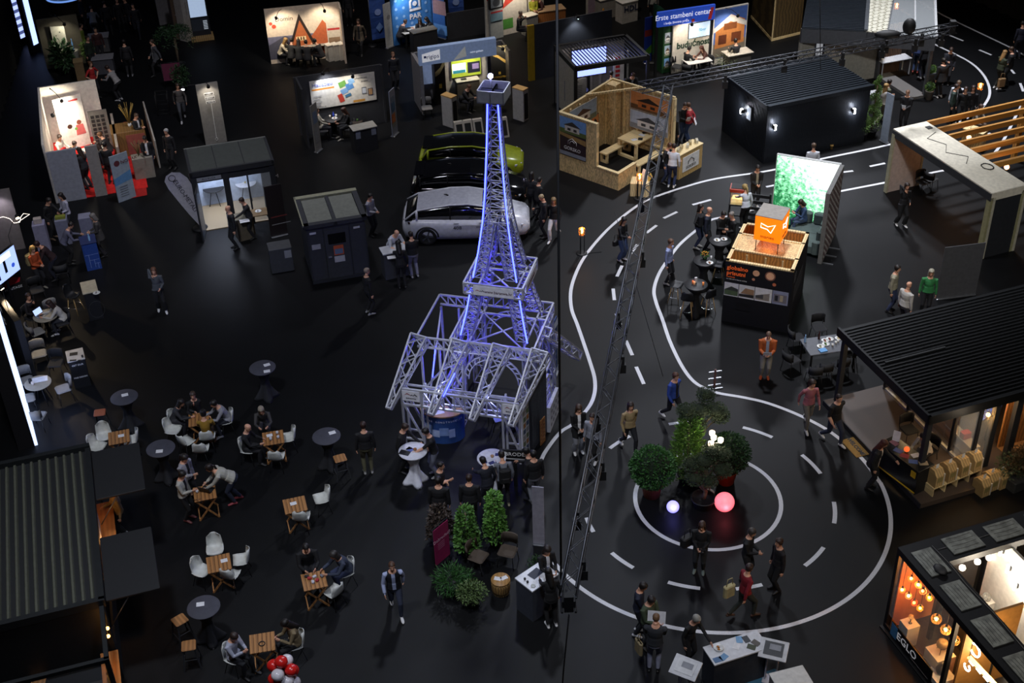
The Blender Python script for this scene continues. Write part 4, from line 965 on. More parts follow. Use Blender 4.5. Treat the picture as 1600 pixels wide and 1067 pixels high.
tag(MB().rbox(-.13,.13,-.1,.1,0,.2,M('a01c18'),.02).build('red_box',None,hs(wx+.45,.9,.61),yh),'red box on the low shelf inside the glass corner','box')
t=thing('wall_screen','lit screen on the wall inside the show house corner','screen',hs(wx+1.3,1.0,1.1),yh+deg(20));MB().box(-.5,.5,0,.04,0,.6,BLK).build('bezel',t);MB().box(-.47,.47,-.01,0,.03,.57,M('5870c0',emit=.8)).build('display',t);MB().box(-.02,.02,0,.04,-.94,0,BLK).build('stand',t)
t=thing('door_mat','brown coir door mat reading WELCOME at the terrace edge','mat',G(1337,699),yh+deg(90));MB().rbox(-.42,.42,-.24,.24,0,.025,M('8a6a34',.95),.02).build('mat',t);text('WELCOME',.17,M('1a140e'),t,(0,0,.03),rx=0,rz=PI,bold=.006)
# welcome desk and its things
da=G(1380,753);dc=G(1430,765)
ta=hl(1372,748,0);
t=thing('welcome_desk','black glass desk with yellow-edged front, covered in brochures','desk',G(1408,752),deg(-60));GLB=M('16171a',.25,spec=.8)
MB().rbox(-.75,.75,-.3,.3,.96,1.0,GLB,.01).build('desk_top',t);MB().box(-.72,.72,-.28,-.26,.2,.96,GLB).build('front_panel',t);b=MB();b.box(-.72,.72,-.3,-.28,.22,.25,M('c9a21c'));b.box(-.72,-.69,-.3,-.28,.22,.96,M('c9a21c'));b.box(.5,.66,-.3,-.285,.7,.9,M('c9a21c'));b.build('yellow_trim',t)
for sx in(-1,1):MB().box(sx*.7-.02,sx*.7+.02,-.25,.28,0,.96,BLK).build('leg',t)
wd=lambda x,y,z:G(1408,752)+Matrix.Rotation(deg(-60),3,'Z')@Vector((x,y,z))
for i,(x,y,c,l)in enumerate(((-.5,.05,'8a5a60','pinkish brochure at the far end of the welcome desk'),(-.2,-.1,'4a5a8a','blue brochure at the near edge of the welcome desk'),(.05,-.12,'8a3a40','red brochure in the middle of the welcome desk'),(.35,-.1,'3a5a9a','deep blue brochure stack on the welcome desk'),(.55,.08,'9a8a70','beige brochure at the near end of the welcome desk'),(.2,.15,'b9bcc4','white papers before the seated woman at the desk'))):sheet(wd(x,y,1.001),deg(-60+15*i),l,.24,.17,M(c))
t=thing('table_stand','white tablet stand on the far end of the welcome desk','stand',wd(-.55,.15,1.0),deg(-30));MB().bar((0,0,0),(0,.05,.3),.2,.01,PAPER).build('card',t);MB().box(-.08,.08,-.02,.08,0,.01,PAPER).build('base',t)
t=thing('orange_globe','small orange globe lamp on the welcome desk','lamp',wd(-.05,.05,1.0));MB().ball((0,0,.09),.08,M('e0602a',emit=1.2),12).build('globe',t);MB().lathe([(.05,0),(.05,.02),(.01,.03)],BLK,n=10).build('base',t)
put(PCH,1417,690,20,'dark tub chair on the terrace behind the welcome desk',z=.15);put(PCH,1446,722,-60,'black padded chair of the woman at the welcome desk')
# sample houses on a pine shelf
so,srz,sL=frame2(G(1455,783),G(1530,752))
t=thing('pine_shelf','low open pine shelf with four compartments carrying house-shaped boxes','shelf',so,srz);b=MB();b.box(0,sL,0,.42,0,.03,PINE);b.box(0,sL,0,.42,.4,.43,PINE);b.box(0,sL,.4,.42,0,.4,PINE)
for i in range(5):b.box(i*(sL-.03)/4,i*(sL-.03)/4+.03,0,.42,0,.4,PINE)
b.build('carcass',t)
def hbox(loc,rz,label,tint='b79a68',w=.3):
 t=thing('house_box',label,'box',loc,rz);pm=M(tint,.6,noise=.12,kind='wood',scale=4);MB().prism([(-.2,0),(.2,0),(.2,.42),(.08,.52),(-.08,.52),(-.2,.36)],'x',-w/2,w/2,pm).build('body',t)
 b=MB();b.box(w/2-.035,w/2+.002,-.205,.205,.0,.4,M('c9c7c0'));b.build('white_edge',t);MB().box(-.1,.08,-.206,-.2,.16,.32,M('8d8050')).build('window',t)
 MB().box(-.05,.05,-.02,-.015,.52,.66,PAPER).build('card',t);return t
sx_=lambda x,y,z:so+Matrix.Rotation(srz,3,'Z')@Vector((x,y,z))
for i in range(4):hbox(sx_(.19+i*(sL-.3)/3.1,.21,.43),srz,['pine house-shaped box on the shelf, nearest the desk','pine house-shaped box on the shelf, second from the desk','pine house-shaped box on the shelf, third from the desk','pine house-shaped box on the shelf, furthest from the desk'][i],['b79a68','ad8f5e','b79a68','c0a878'][i])
for i,(u,v)in enumerate(((1532,769),(1545,760),(1560,757))):hbox(G(u,v),srz,['pine house-shaped box on the floor right of the shelf, front one','pine house-shaped box on the floor right of the shelf, middle one','pine house-shaped box on the floor right of the shelf, last one'][i])
t=thing('planter_bush','wide dark planter with a brown and green shrub at the right edge','plant',G(1590,752),srz);MB().rbox(-.5,.8,-.35,.35,0,.35,M('2c2e30'),.03).build('planter',t);b=MB();leaves(b,blob_pts((.1,.0,.75),.5,1500,(1.2,.8,.8),.4),M('4a3a22',.6,noise=.3,kind='foliage'),.09,.05);leaves(b,blob_pts((-.3,.1,.6),.4,500,shell_=.4),LEAF[3],.09,.05);f=b.build('foliage',t);f['kind']='stuff';
b=MB()
for j in range(6):b.tube([(.1,0,.3),(.1+.3*math.cos(j),.25*math.sin(j),.9)],.012,M('3a2a1c'),5)
b.build('branch',t)
# buffet table with food left of the house
fo=G(1291,568);t=thing('buffet_table','dark rectangular table spread with food and drinks','table',fo,deg(10));MB().rbox(-.78,.78,-.45,.45,.71,.75,M('4e5158',.5),.02).build('table_top',t)
for sx in(-1,1):
 for sy in(-1,1):MB().box(sx*.7-.025,sx*.7+.025,sy*.38-.025,sy*.38+.025,0,.71,BLK).build('leg',t)
fw=lambda x,y:fo+Matrix.Rotation(deg(10),3,'Z')@Vector((x,y,.75))
def plate(loc,label,food):
 t=thing('plate',label,'plate',loc);MB().lathe([(.06,0),(.12,.02),(.115,.025),(.05,.008),(.01,.008)],M('c4c6c4',.3),n=20).build('dish',t);b=MB()
 for j in range(7):b.ball((.06*math.cos(j*2.2)*(j%3)/2,.06*math.sin(j*2.2)*(j%3)/2,.03),.025,M(food,.6,noise=.2),8,(1,1,.7))
 b.build('food',t)
plate(fw(-.05,.18),'plate of browned food in the middle of the dark table','8a4a2a');plate(fw(.12,.22),'plate of red-brown food beside the middle of the dark table','7a3020');plate(fw(-.3,-.08),'plate of pale food near the left side of the dark table','a9a888');plate(fw(.4,.2),'plate of bright rolls on the right of the dark table','d0c090');plate(fw(-.1,.0),'plate of green salad on the dark table','5a7a3a')
tag(MB().box(-.12,.12,-.09,.09,0,.03,M('5f9ad0')).build('napkin_pack',None,fw(-.32,-.3),.3),'light blue napkin pack at the front of the food table','napkins')
bottle(fw(-.68,.25),M('8ab0d8',.1),'clear blue water bottle on the left of the food table');bottle(fw(-.2,.32),M('3a1a14',.1),'dark bottle at the back of the food table')
for i,(x,y)in enumerate(((.5,.33),(.62,.28),(.2,-.05),(.3,.02),(.05,-.15))):cup(fw(x,y),M(['b04030','c9a050','c9c9c4','c9c9c4','c9c9c4'][i]),['small red cup at the back right of the food table','small yellow cup at the back right of the food table','white cup on the food table, rightmost of three white ones in a group','white cup on the food table, furthest back of the white ones','white cup at the front middle of the food table'][i])
for i,(u,v,f)in enumerate(((1243,545,100),(1235,580,120),(1270,600,180),(1285,595,190),(1310,588,200),(1278,530,10),(1325,570,250))):put(PCH,u,v,f,['black chair at the left end of the food table, back one','black chair at the left end of the food table, front one','black chair in front of the food table, leftmost','black chair in front of the food table, middle','black chair in front of the food table, rightmost','black chair behind the food table','black chair at the right end of the food table'][i])
# ---------------------------------------------------------------- lighting stand at the lower right
o=G(1403,855,2.6);ye=deg(18.4);EG=thing('lighting_stand','black-framed lighting stand with glass fronts and glowing lamps, EGLO sign below','stand',(o.x,o.y,0),ye)
eg=lambda x,y,z:Vector((o.x,o.y,0))+Matrix.Rotation(ye,3,'Z')@Vector((x,y,z))
el=lambda u,v,z:Matrix.Rotation(-ye,3,'Z')@(G(u,v,z)-Vector((o.x,o.y,0)))
FR=M('121214',.5);RW=.82
b=MB();b.box(0,5,-RW,0,2.42,2.6,FR);b.box(0,RW,-6,-RW,2.42,2.6,FR);b.build('roof_frame',EG)
PN=M('8e928c',.75,noise=.2,scale=6)
for i in range(4):
 y0=-.28-i*1.12;b=MB();b.box(.16,.68,y0-.82,y0,2.6,2.625,PN);p_=b.build('roof_panel',EG)
 g=MB()
 for k in range(5):g.tube([(.2+.09*k,y0-.1,2.628),(.23+.08*k,y0-.4,2.63),(.2+.09*k,y0-.75,2.628)],.004,M('55585a'),4)
 g.build('wire',p_)
for i in range(4):
 x0=1.05+i*1.15;b=MB();b.box(x0,x0+.85,-.68,-.14,2.6,2.625,PN);p_=b.build('roof_panel',EG)
 g=MB()
 for k in range(4):g.tube([(x0+.1,-.2-.12*k,2.628),(x0+.4,-.22-.12*k,2.63),(x0+.75,-.2-.12*k,2.628)],.004,M('55585a'),4)
 g.build('wire',p_)
b=MB();b.tube([(.75,-.25,2.61),(.78,-.9,2.61),(.74,-1.6,2.61),(.78,-2.6,2.61),(.74,-3.6,2.61),(.78,-4.6,2.61)],.008,M('8a8a88'),5);b.tube([(.8,-.4,2.61),(1.6,-.42,2.61),(2.4,-.4,2.61)],.006,M('8a8a88'),5);b.ball((.45,-1.0,2.66),.14,M('3a3a3a',noise=.2),8,(1,1.4,.3));b.build('roof_wiring',EG)
boxes('post',EG,FR,*[(x,x+.1,y,y+.1,0,2.42)for x,y in((0,-.1),(0,-2.32),(0,-4.6),(RW-.1,-RW),(2.6,-.1),(2.6,-RW),(4.8,-.1))])
b=MB();b.box(0,5,-6,0,0.0,.05,M('2a2826',.4));b.build('platform',EG)
b=MB();b.box(-.02,.02,-6,-.05,0,.16,FR);b.box(-.1,-.02,-6,0,0,.04,FR);b.build('kerb',EG)
SB=MB().box(-.05,-.03,-2.0,-.35,.1,.52,M('0e0e10',.3)).build('sign_board',EG)
text('EGLO',.3,M('c9c9cc',emit=.25),SB,(-.055,-1.0,.31),rx=PI/2,rz=-PI/2,sx=1.05);MB().box(-.056,-.052,-.6,-.36,.12,.5,M('4a8ab8')).build('blue_panel',SB);MB().box(-.056,-.052,-1.9,-1.2,.15,.155,M('8a8a8a')).build('line',SB)
b=MB();b.box(.02,.03,-2.3,-.05,.5,2.42,GLASS());b.build('front_glass',EG)
RED=M('b06a34',.5,noise=.06)
b=MB();b.box(.12,2.4,-.1,-.06,.05,2.42,M('2a2624'));b.box(.12,RW+.5,-.15,-.11,0.05,2.42,RED);b.build('back_wall',EG)
b=MB();b.box(RW+.4,RW+.46,-2.4,-RW+.3,.05,2.0,M('2b2723'));b.box(.3,RW+.9,-2.38,-2.32,.05,2.42,M('a8793f',.6));b.box(2.55,2.62,-2.6,-.2,.05,2.42,M('d6d3cc'));b.box(RW+.4,2.6,-4.2,-4.14,.05,1.6,M('c9b48a'));b.build('partition_panel',EG)
def pend(u,v,z,label,col,r,cage=False,e=30):
 l=el(u,v,z);p=eg(l.x,l.y,z);t=thing('glass_pendant',label,'lamp',p);MB().tube([(0,0,r),(0,0,2.42-z)],.006,BLK,4).build('cord',t);MB().lathe([(.03,r*.85),(.03,r*1.25),(.01,r*1.3)],BLK,n=8).build('socket',t)
 MB().ball((0,0,0),r*.42,M('fff0c0',emit=e,ecol=col),10).build('bulb',t)
 if cage:
  c=MB()
  for k in range(8):c.tube([(r*math.cos(k*PI/4)*math.sin(PI*j/10),r*math.sin(k*PI/4)*math.sin(PI*j/10),r*1.05*math.cos(PI*j/10))for j in range(11)],.007,M('d8b070',.5),4)
  for k in range(1,6):c.tube([(r*math.sin(PI*k/6)*math.cos(2*PI*j/20),r*math.sin(PI*k/6)*math.sin(2*PI*j/20),r*1.05*math.cos(PI*k/6))for j in range(20)],.005,M('d8b070',.5),4,True)
  c.build('wire_shade',t)
 else:MB().ball((0,0,0),r,M(col,.1,alpha=.3),14).build('glass_shade',t)
 return t
ZB=1.75
pos=['furthest left in the back row of three','second in the back row','third in the back row, red tinted','last in the back row, yellow tinted','first in the front row, by the red wall','second in the front row','third in the front row, red tinted','last in the front row, lowest']
for i,(x,z_,c)in enumerate(((375,722,'ffb060'),(450,790,'ffd080'),(500,858,'ff7a40'),(570,930,'ffd040'),(275,845,'ffb060'),(345,910,'ffc890'),(405,985,'ff6a30'),(470,1045,'ffc040'))):
 pend(1370+x/6.957,800+z_/6.957,1.75 if i<4 else 1.45,'glass globe lamp in the EGLO stand, '+pos[i],c,.085)
for i,(x,z_)in enumerate(((648,368),(750,485),(845,600))):pend(1370+x/6.957,914+z_/6.957,1.3,'round wire lamp above the EGLO sign, '+['nearest the globes','middle of three','beside the black post'][i],'ffc060',.12,True,18)
lamp('POINT',eg(.45,-.7,1.7),60,'ffa04a',.15);lamp('POINT',eg(.5,-1.8,1.2),30,'ffc070',.15);lamp('POINT',eg(.5,-3.2,1.8),80,'ffd8a0',.15);lamp('POINT',eg(1.9,-1.5,2.0),110,'fff0d8',.2);lamp('POINT',eg(3.2,-1.5,2.0),60,'fff0d8',.2)
def plinth(x,y,w,h,label,m='cfc9bd'):
 t=thing('display_plinth',label,'plinth',eg(x,y,.05),ye);MB().rbox(-w/2,w/2,-w/2,w/2,0,h,M(m,.6),.008).build('block',t);return eg(x,y,.05+h)
l=el(1422,973,.7);p=plinth(l.x,l.y,.34,.65,'white plinth behind the EGLO sign with a glass lamp');t=thing('table_lamp','small glass lamp on the white plinth behind the EGLO sign','lamp',p);MB().lathe([(.05,0),(.015,.02),(.012,.12),(.01,.13)],STEEL,n=12).build('base',t);MB().ball((0,0,.2),.07,M('c9b080',.1,alpha=.4),12).build('glass_shade',t)
l=el(1470,1018,.6);p=plinth(l.x,l.y,.5,.55,'larger white plinth beside the black post, tripod lamp on top');t=thing('tripod_lamp','brown domed tripod lamp on the larger white plinth','lamp',p);
for k in range(3):MB().tube([(.03*math.cos(k*2.1),.03*math.sin(k*2.1),.22),(.13*math.cos(k*2.1),.13*math.sin(k*2.1),0)],.006,BLK,5).build('leg',t)
MB().lathe([(.13,.2),(.14,.26),(.11,.34),(.05,.36),(.04,.35)],M('7a6648',.5),n=18).build('lamp_shade',t)
l=el(1470,1052,.3);p=plinth(l.x,l.y,.5,.25,'low white plinth at the stand edge holding a dark round vase');t=thing('round_vase','dark grey round vase on the low white plinth','vase',p);MB().lathe([(.04,0),(.12,.06),(.14,.14),(.1,.24),(.03,.3),(.035,.34),(.01,.3)],M('4a4640',.4),n=18).build('body',t)
# neon rings, light bar and small wall spots of the next bay
l=el(1522,1010,1.6)
t=thing('ring_lamp','white neon ring lamp of two linked loops in the right bay','lamp',eg(l.x,l.y,1.6),ye);NE=M('ffffff',emit=14,ecol='fff0e0')
for dz,dy,r in((.14,.1,.13),(-.1,-.02,.16)):MB().tube([(.03,dy+r*math.cos(2*PI*j/22),dz+r*math.sin(2*PI*j/22))for j in range(22)],.022,NE,6,True).build('ring',t)
MB().tube([(.03,.1,.27),(.03,.1,.8)],.005,BLK,4).build('cord',t)
l=el(1511,1042,1.3);t=thing('ring_lamp','small white crescent ring lamp below the two linked loops','lamp',eg(l.x,l.y,1.3),ye);MB().tube([(0,.09*math.cos(4.5*j/14+2),.09*math.sin(4.5*j/14+2))for j in range(15)],.02,NE,6).build('ring',t);MB().tube([(0,0,.09),(0,0,1.1)],.005,BLK,4).build('cord',t)
l0=el(1514,1026,1.5);l1=el(1560,1075,1.5);t=thing('light_bar','long warm glowing bar lamp in the right bay of the stand','lamp',eg(l0.x,l0.y,1.5),ye);b=MB();d=l1-l0;b.bar((0,0,0),d,.1,.04,M('ffc070',emit=3));b.build('bar',t)
for k in range(4):q=d*(.15+.25*k);MB().box(q.x-.06,q.x+.06,q.y-.08,q.y+.08,-.05,-.02,M('fff4d8',emit=14)).build('led_module',t)
MB().tube([(0,0,0),(0,0,.9)],.005,BLK,4).build('cord',t);
l0=el(1516,985,2.2);l1=el(1574,1055,2.2);t=thing('track_light','ceiling track with glowing spots along the black frame','lamp',eg(l0.x,l0.y,2.25),ye);d=l1-l0;MB().bar((0,0,0),d,.05,.04,M('a87a48')).build('track',t);MB().tube([(0,0,0),(0,0,.17)],.008,BLK,4).build('hanger',t)
for k in range(4):MB().ball(d*(.3+.22*k)+Vector((0,0,-.09)),.045,M('fff0d0',emit=22),8).build('spot_head',t)
for i,(x,z_)in enumerate(((930,605),(1095,540),(1220,495),(1390,440))):
 l=el(1370+x/6.957,800+z_/6.957,1.7);pp=eg(l.x,l.y,1.7);t=thing('glass_pendant',['lantern-framed glass lamp in the back bay of the stand','small clear glass drop lamp in the back bay, second from left','round white glass lamp in the back bay, third from left','cluster glass lamp nearest the white back wall'][i],'lamp',pp);MB().ball((0,0,0),.08,M('ffffff',emit=6,ecol='fff0d8'),12).build('glass_shade',t);MB().tube([(0,0,.08),(0,0,.72)],.006,BLK,4).build('cord',t)
for i in range(5):
 pp=eg(2.53,-.6-.34*i,2.15-.25*(i%3));t=thing('wall_lamp',['slim tube wall lamp on the white wall, furthest one','slim tube wall lamp on the white wall, second','white cylinder wall lamp on the white wall, middle','black-based wall lamp on the white wall, fourth','black-based wall lamp on the white wall, nearest'][i],'lamp',pp,ye);MB().box(-.02,.03,-.04,.04,-.06,.06,BLK).build('bracket',t);MB().tube([(-.06,0,-.12),(-.06,0,.12)],.035,M('ffffff',emit=8,ecol='fff4e0'),8).build('shade',t)
l=el(1541,935,.7);p=plinth(l.x,l.y,.32,.6,'white plinth in the back bay with a clear glass vase');t=thing('glass_vase','clear grey glass vase lamp on the plinth in the back bay','vase',p);MB().lathe([(.06,0),(.11,.06),(.1,.16),(.06,.2),(.055,.19)],M('a8a49a',.15,alpha=.5),n=18).build('body',t)
l=el(1590,915,.7);plinth(l.x,l.y,.4,.6,'bright white plinth at the far right of the stand')
# ---------------------------------------------------------------- orange cube booth
o=G(1134,407,2.3);ym=deg(-22.5);MA=thing('booth_box','black printed booth box with open timber top reading globalno prisutni','booth',(o.x,o.y,0),ym)
mw_=lambda x,y,z:Vector((o.x,o.y,0))+Matrix.Rotation(ym,3,'Z')@Vector((x,y,z))
Wm,Dm=2.16,2.55;BK=M('131317',.55);TI2=M('c08a48',.6,noise=.12,kind='wood',scale=3);DT=.05
b=MB();b.box(0,Wm,0,DT,0,2.28,BK);b.box(0,Wm,Dm-DT,Dm,0,2.28,BK);b.box(0,DT,DT,Dm-DT,0,2.28,BK);b.box(Wm-DT,Wm,DT,Dm-DT,0,2.28,BK);b.build('outer_wall',MA)
b=MB()
for x0,x1,y0,y1 in((0,Wm,0,.11),(0,Wm,Dm-.11,Dm),(0,.11,0,Dm),(Wm-.11,Wm,0,Dm),(0,Wm,.72,.8),(0,Wm,1.75,1.83)):b.box(x0,x1,y0,y1,2.28,2.33,PINE)
b.build('top_rail',MA)
b=MB();b.box(DT,Wm-DT,DT,.08,.02,2.26,TI2);b.box(DT,.08,.08,Dm-.08,.02,2.26,TI2);b.box(Wm-.08,Wm-DT,.08,Dm-.08,.02,2.26,TI2);b.box(DT,Wm-DT,.74,.78,.02,2.26,TI2);b.box(DT,Wm-DT,Dm-.08,Dm-DT,.02,2.26,TI2);b.box(.08,Wm-.08,1.77,1.81,.02,2.26,TI2)
for x in(.5,1.1,1.65):b.box(x,x+.06,.1,.13,.1,2.2,PINE);b.box(x,x+.06,.7,.74,.1,2.2,PINE)
b.build('inner_lining',MA);MB().box(.1,Wm-.1,.78,1.79,2.27,2.3,OSB).build('loft_sheet',MA);MB().box(.08,Wm-.08,.08,Dm-.08,0,.03,CHAR).build('booth_floor',MA)
OR=M('e0602a',.5,emit=.25);W2=M('d8d8d8',.6)
g=art([('c',1.0,2.02,.11,M('e8b088')),('c',.93,1.78,.05,M('c88a6a')),('c',1.45,2.0,.17,M('8a5a48')),('c',1.45,2.0,.13,M('f0b890')),('c',1.6,1.72,.06,M('c8704a')),('r',.02,1.02,.46,.5,W2),('r',.5,1.02,.5,.5,W2),('r',1.02,1.02,.54,.5,W2),('r',1.58,1.02,.5,.5,M('8a8fa8'))]+place([('p',[(0,.05),(1,.05),(1,.4),(0,.45)],M('55664a')),('p',[(0,.45),(.5,.75),(1,.6),(1,.4)],M('3a3d3a'))],.03,1.03,.44,.48)+place([('p',[(0,.1),(1,.1),(1,.35),(0,.3)],M('2c2a2a')),('p',[(.1,.35),(.4,.8),(1,.75),(1,.35)],M('9a7a5c'))],.51,1.03,.48,.48)+place([('p',[(0,.1),(.9,.1),(.9,.7),(0,.4)],M('8d8578')),('p',[(0,.2),(.5,.2),(.5,.55),(0,.4)],M('4a4a4a'))],1.04,1.03,.5,.48)+[('r',1.62,1.1,.42,.3,M('77737a')),('r',1.66,1.15,.1,.2,M('2a2a30')),('r',1.82,1.15,.1,.22,M('b0a48a')),('r',.45,.55,.45,.25,M('0c0c0f'))],MA,'front_print',0)
text('globalno',.2,OR,MA,(.06,-.012,2.08),align='LEFT',bold=.004);text('prisutni',.2,OR,MA,(.06,-.012,1.88),align='LEFT',bold=.004);text('Distribucija',.06,OR,MA,(.06,-.012,1.74),align='LEFT');text('na više od trideset tržišta',.065,W2,MA,(.06,-.012,1.66),align='LEFT')
b=MB();b.box(Wm,Wm+.006,.5,1.9,.9,1.5,M('3a3a3c'));b.box(Wm,Wm+.006,.3,.6,1.7,2.0,M('4a4a4e'));b.build('side_print',MA)
CU=thing('cube_sign','glowing orange cube sign on black legs reading maries','sign',mw_(1.12,1.28,2.3),deg(-27));OG=M('ff8a10',.5,emit=1.0,ecol='ff7a08');h=.43
b=MB();b.box(-h,h,-h,h,.42,1.28,OG);b.build('light_box',CU);MB().box(-h-.005,h+.005,-h-.005,h+.005,1.28,1.3,M('8a857e',.7)).build('lid',CU)
for sx in(-1,1):
 for sy in(-1,1):MB().tube([(sx*.36,sy*.36,0),(sx*.36,sy*.36,.44)],.015,BLK,6).build('leg',CU)
WE=M('ffffff',emit=1.6)
def bow(X,sc):
 pts=[(-.22,-.02),(-.22,.12),(0,.04),(.22,.14),(.1,-.16),(-.02,-.05)];b=MB();b.X=X
 b.tube([(x*sc,0,z*sc)for x,z in pts],.016,WE,6,True);return b.build('bow_mark',CU)
bow(Matrix.Translation((0,-h-.004,.92)),1.05);bow(Matrix.Translation((h+.004,0,.92))@Matrix.Rotation(PI/2,4,'Z'),1.05)
text('maries',.17,M('7a3a00'),CU,(0,-h-.006,.58));text('maries',.17,M('7a3a00'),CU,(h+.006,0,.58),rz=PI/2);lamp('POINT',mw_(1.12,1.0,2.45),2,'ff9a30',.2)
# leaf picture wall with side wing
a=G(1214,241,2.75);c=G(1314,257,2.75);lo,lz,LL=frame2(a,c);LW_=thing('leaf_light_wall','bright backlit wall printed with green leaves beside the sofa','light wall',lo,lz)
b=MB();b.box(0,LL,0,.12,0,2.75,M('b8bab8'));b.build('frame',LW_)
lm=bpy.data.materials.new('leaf_print');lm.use_nodes=True;nt=lm.node_tree;bs=nt.nodes['Principled BSDF'];tcn=nt.nodes.new('ShaderNodeTexCoord');vo=nt.nodes.new('ShaderNodeTexNoise');vo.inputs['Scale'].default_value=7;vo.inputs['Detail'].default_value=5;vo.inputs['Roughness'].default_value=.7
sep=nt.nodes.new('ShaderNodeSeparateXYZ');m1=nt.nodes.new('ShaderNodeMath');m1.operation='MULTIPLY_ADD';m1.inputs[1].default_value=.14;m2=nt.nodes.new('ShaderNodeMath');m2.operation='MULTIPLY_ADD';m2.inputs[1].default_value=.13
rp=nt.nodes.new('ShaderNodeValToRGB');e_=rp.color_ramp.elements;e_[0].position=.66;e_[0].color=(*lin('1c6a3c'),1);e_[1].position=1.0;e_[1].color=(*lin('f4fff8'),1);e2=rp.color_ramp.elements.new(.82);e2.color=(*lin('86dca4'),1)
nt.links.new(tcn.outputs['Object'],vo.inputs['Vector']);nt.links.new(tcn.outputs['Object'],sep.inputs[0]);nt.links.new(sep.outputs['X'],m1.inputs[0]);nt.links.new(vo.outputs['Fac'],m1.inputs[2]);nt.links.new(sep.outputs['Z'],m2.inputs[0]);nt.links.new(m1.outputs[0],m2.inputs[2]);nt.links.new(m2.outputs[0],rp.inputs[0]);nt.links.new(rp.outputs[0],bs.inputs['Emission Color']);nt.links.new(rp.outputs[0],bs.inputs['Base Color']);bs.inputs['Emission Strength'].default_value=1.25
MB().box(.03,LL-.03,-.015,0,.03,2.72,lm).build('leaf_print',LW_)
wf=G(1295,303,2.75);wd_=(wf-c);b=MB();wl_=Matrix.Rotation(-lz,3,'Z')@wd_
b=MB();b.box(LL-.03,LL+.12,wl_.y,0,0,2.75,M('6a6a68',.7));b.build('side_wing',LW_)
b=MB()
for i in range(14):
 for j in range(22):b.box(LL+.12,LL+.125,wl_.y+.1+i*.15,wl_.y+.15+i*.15,.1+j*.118,.17+j*.118,M('b9b4b0' if(i+j)%2 else '5a3038'))
b.build('perforation',LW_)
for i,(u,v)in enumerate(((1306,371),(1298,388),(1290,406))):pass
b=MB()
for i in range(3):b.box(LL+.1,LL+.5,wl_.y+.05+i*.55,wl_.y+.11+i*.55,0,.03,STEEL)
b.build('floor_bracket',LW_)
# corner sofa
GS=M('4d5a58',.85);lw3=lambda x,y,z=0:lo+Matrix.Rotation(lz,3,'Z')@Vector((x,y,z))
t=thing('corner_sofa','grey-green corner sofa against the leaf wall','sofa',lo,lz)
b=MB();b.rbox(.9,LL-.08,-1.0,-.15,.1,.42,GS,.05);b.rbox(LL-.95,LL-.08,wl_.y+.35,-1.0,.1,.42,GS,.05);b.build('seat',t)
for k,(x0,x1,y0,y1)in enumerate(((.95,1.55,-.38,-.12),(1.6,2.15,-.38,-.12),(LL-.3,LL-.06,-1.0,-.45),(LL-.3,LL-.06,-1.6,-1.05))):MB().rbox(x0,x1,y0,y1,.42,.85,GS,.08).build('cushion',t)
b=MB();b.rbox(LL-.35,LL-.06,wl_.y+.3,wl_.y+.5,.1,.62,GS,.05);b.build('armrest',t)
# popcorn cart, black bench, bar tables
t=thing('popcorn_machine','lit popcorn machine with red-orange top on a black wheeled cart','popcorn machine',G(1150,345),deg(-15));RDM=M('a83a20',.4)
b=MB();b.rbox(-.3,.3,-.22,.22,.72,.78,BLK,.02);b.box(-.28,.28,-.2,.2,.3,.34,BLK);b.build('cart',t)
for sx in(-1,1):b=MB();b.tube([(sx*.3,.2*math.cos(2*PI*j/20),.2+.2*math.sin(2*PI*j/20))for j in range(20)],.015,BLK,6,True);[b.bar((sx*.3,0,.2),(sx*.3,.2*math.cos(k*PI/4),.2+.2*math.sin(k*PI/4)),.01,.01,BLK)for k in range(8)];b.build('wheel',t)
for sx in(-1,1):
 for sy in(-1,1):MB().box(sx*.27-.02,sx*.27+.02,sy*.19-.02,sy*.19+.02,.0,.72,BLK).build('leg',t)
b=MB();b.box(-.25,.25,-.2,.2,.78,.86,M('c9b070',.4,emit=.5));b.box(-.2,.2,-.15,.15,.86,.98,M('e8d090',.8,emit=.7,noise=.2));b.build('popcorn_tray',t);b=MB();b.box(-.25,.25,-.205,-.195,.8,1.28,GLASS());b.box(-.255,-.245,-.2,.2,.8,1.28,GLASS());b.box(.245,.255,-.2,.2,.8,1.28,GLASS());b.build('glass_case',t)
b=MB();[b.box(sx*.25-.015,sx*.25+.015,sy*.2-.015,sy*.2+.015,.78,1.3,STEEL)for sx in(-1,1)for sy in(-1,1)];b.build('corner_post',t)
b=MB();b.rbox(-.3,.3,-.25,.25,1.28,1.42,RDM,.02);b.box(-.26,.26,-.2,.2,1.42,1.44,BLK);tp_=b.build('top',t);lamp('POINT',(0,0,1.2),10,'ffd890',.05,parent=t)
t=thing('black_pallet','black slatted pallet bench standing behind the server in white','bench',G(1183,352),deg(-20));b=MB();[b.box(-.4,.4,-.02,.02,.1+k*.26,.22+k*.26,BLK)for k in range(5)];b.build('slat',t);b=MB();b.box(-.42,-.36,-.06,.06,0,1.35,BLK);b.box(.36,.42,-.06,.06,0,1.35,BLK);b.build('upright',t)
put(CKB,1098,450,0,'round black cocktail table holding the flower bowl near the globalno booth',loc=None);put(CKB,1085,488,0,'round black cocktail table with orange candles, nearest the viewer');put(CKB,1122,418,0,'round black cocktail table among the standing group left of the booth')
tb=lambda u,v:G(u,v)+Vector((0,0,1.1))
for i,(u,v,f,l)in enumerate(((1055,472,60,'black bar chair on the left of the candle table'),(1073,494,165,'black bar chair in front of the candle table'),(1105,489,205,'black bar chair right of the candle table'),(1122,440,250,'black bar chair between the flower table and the globalno booth'))):put(BST,u,v,f,l,'black bar chairs with pale wooden legs')
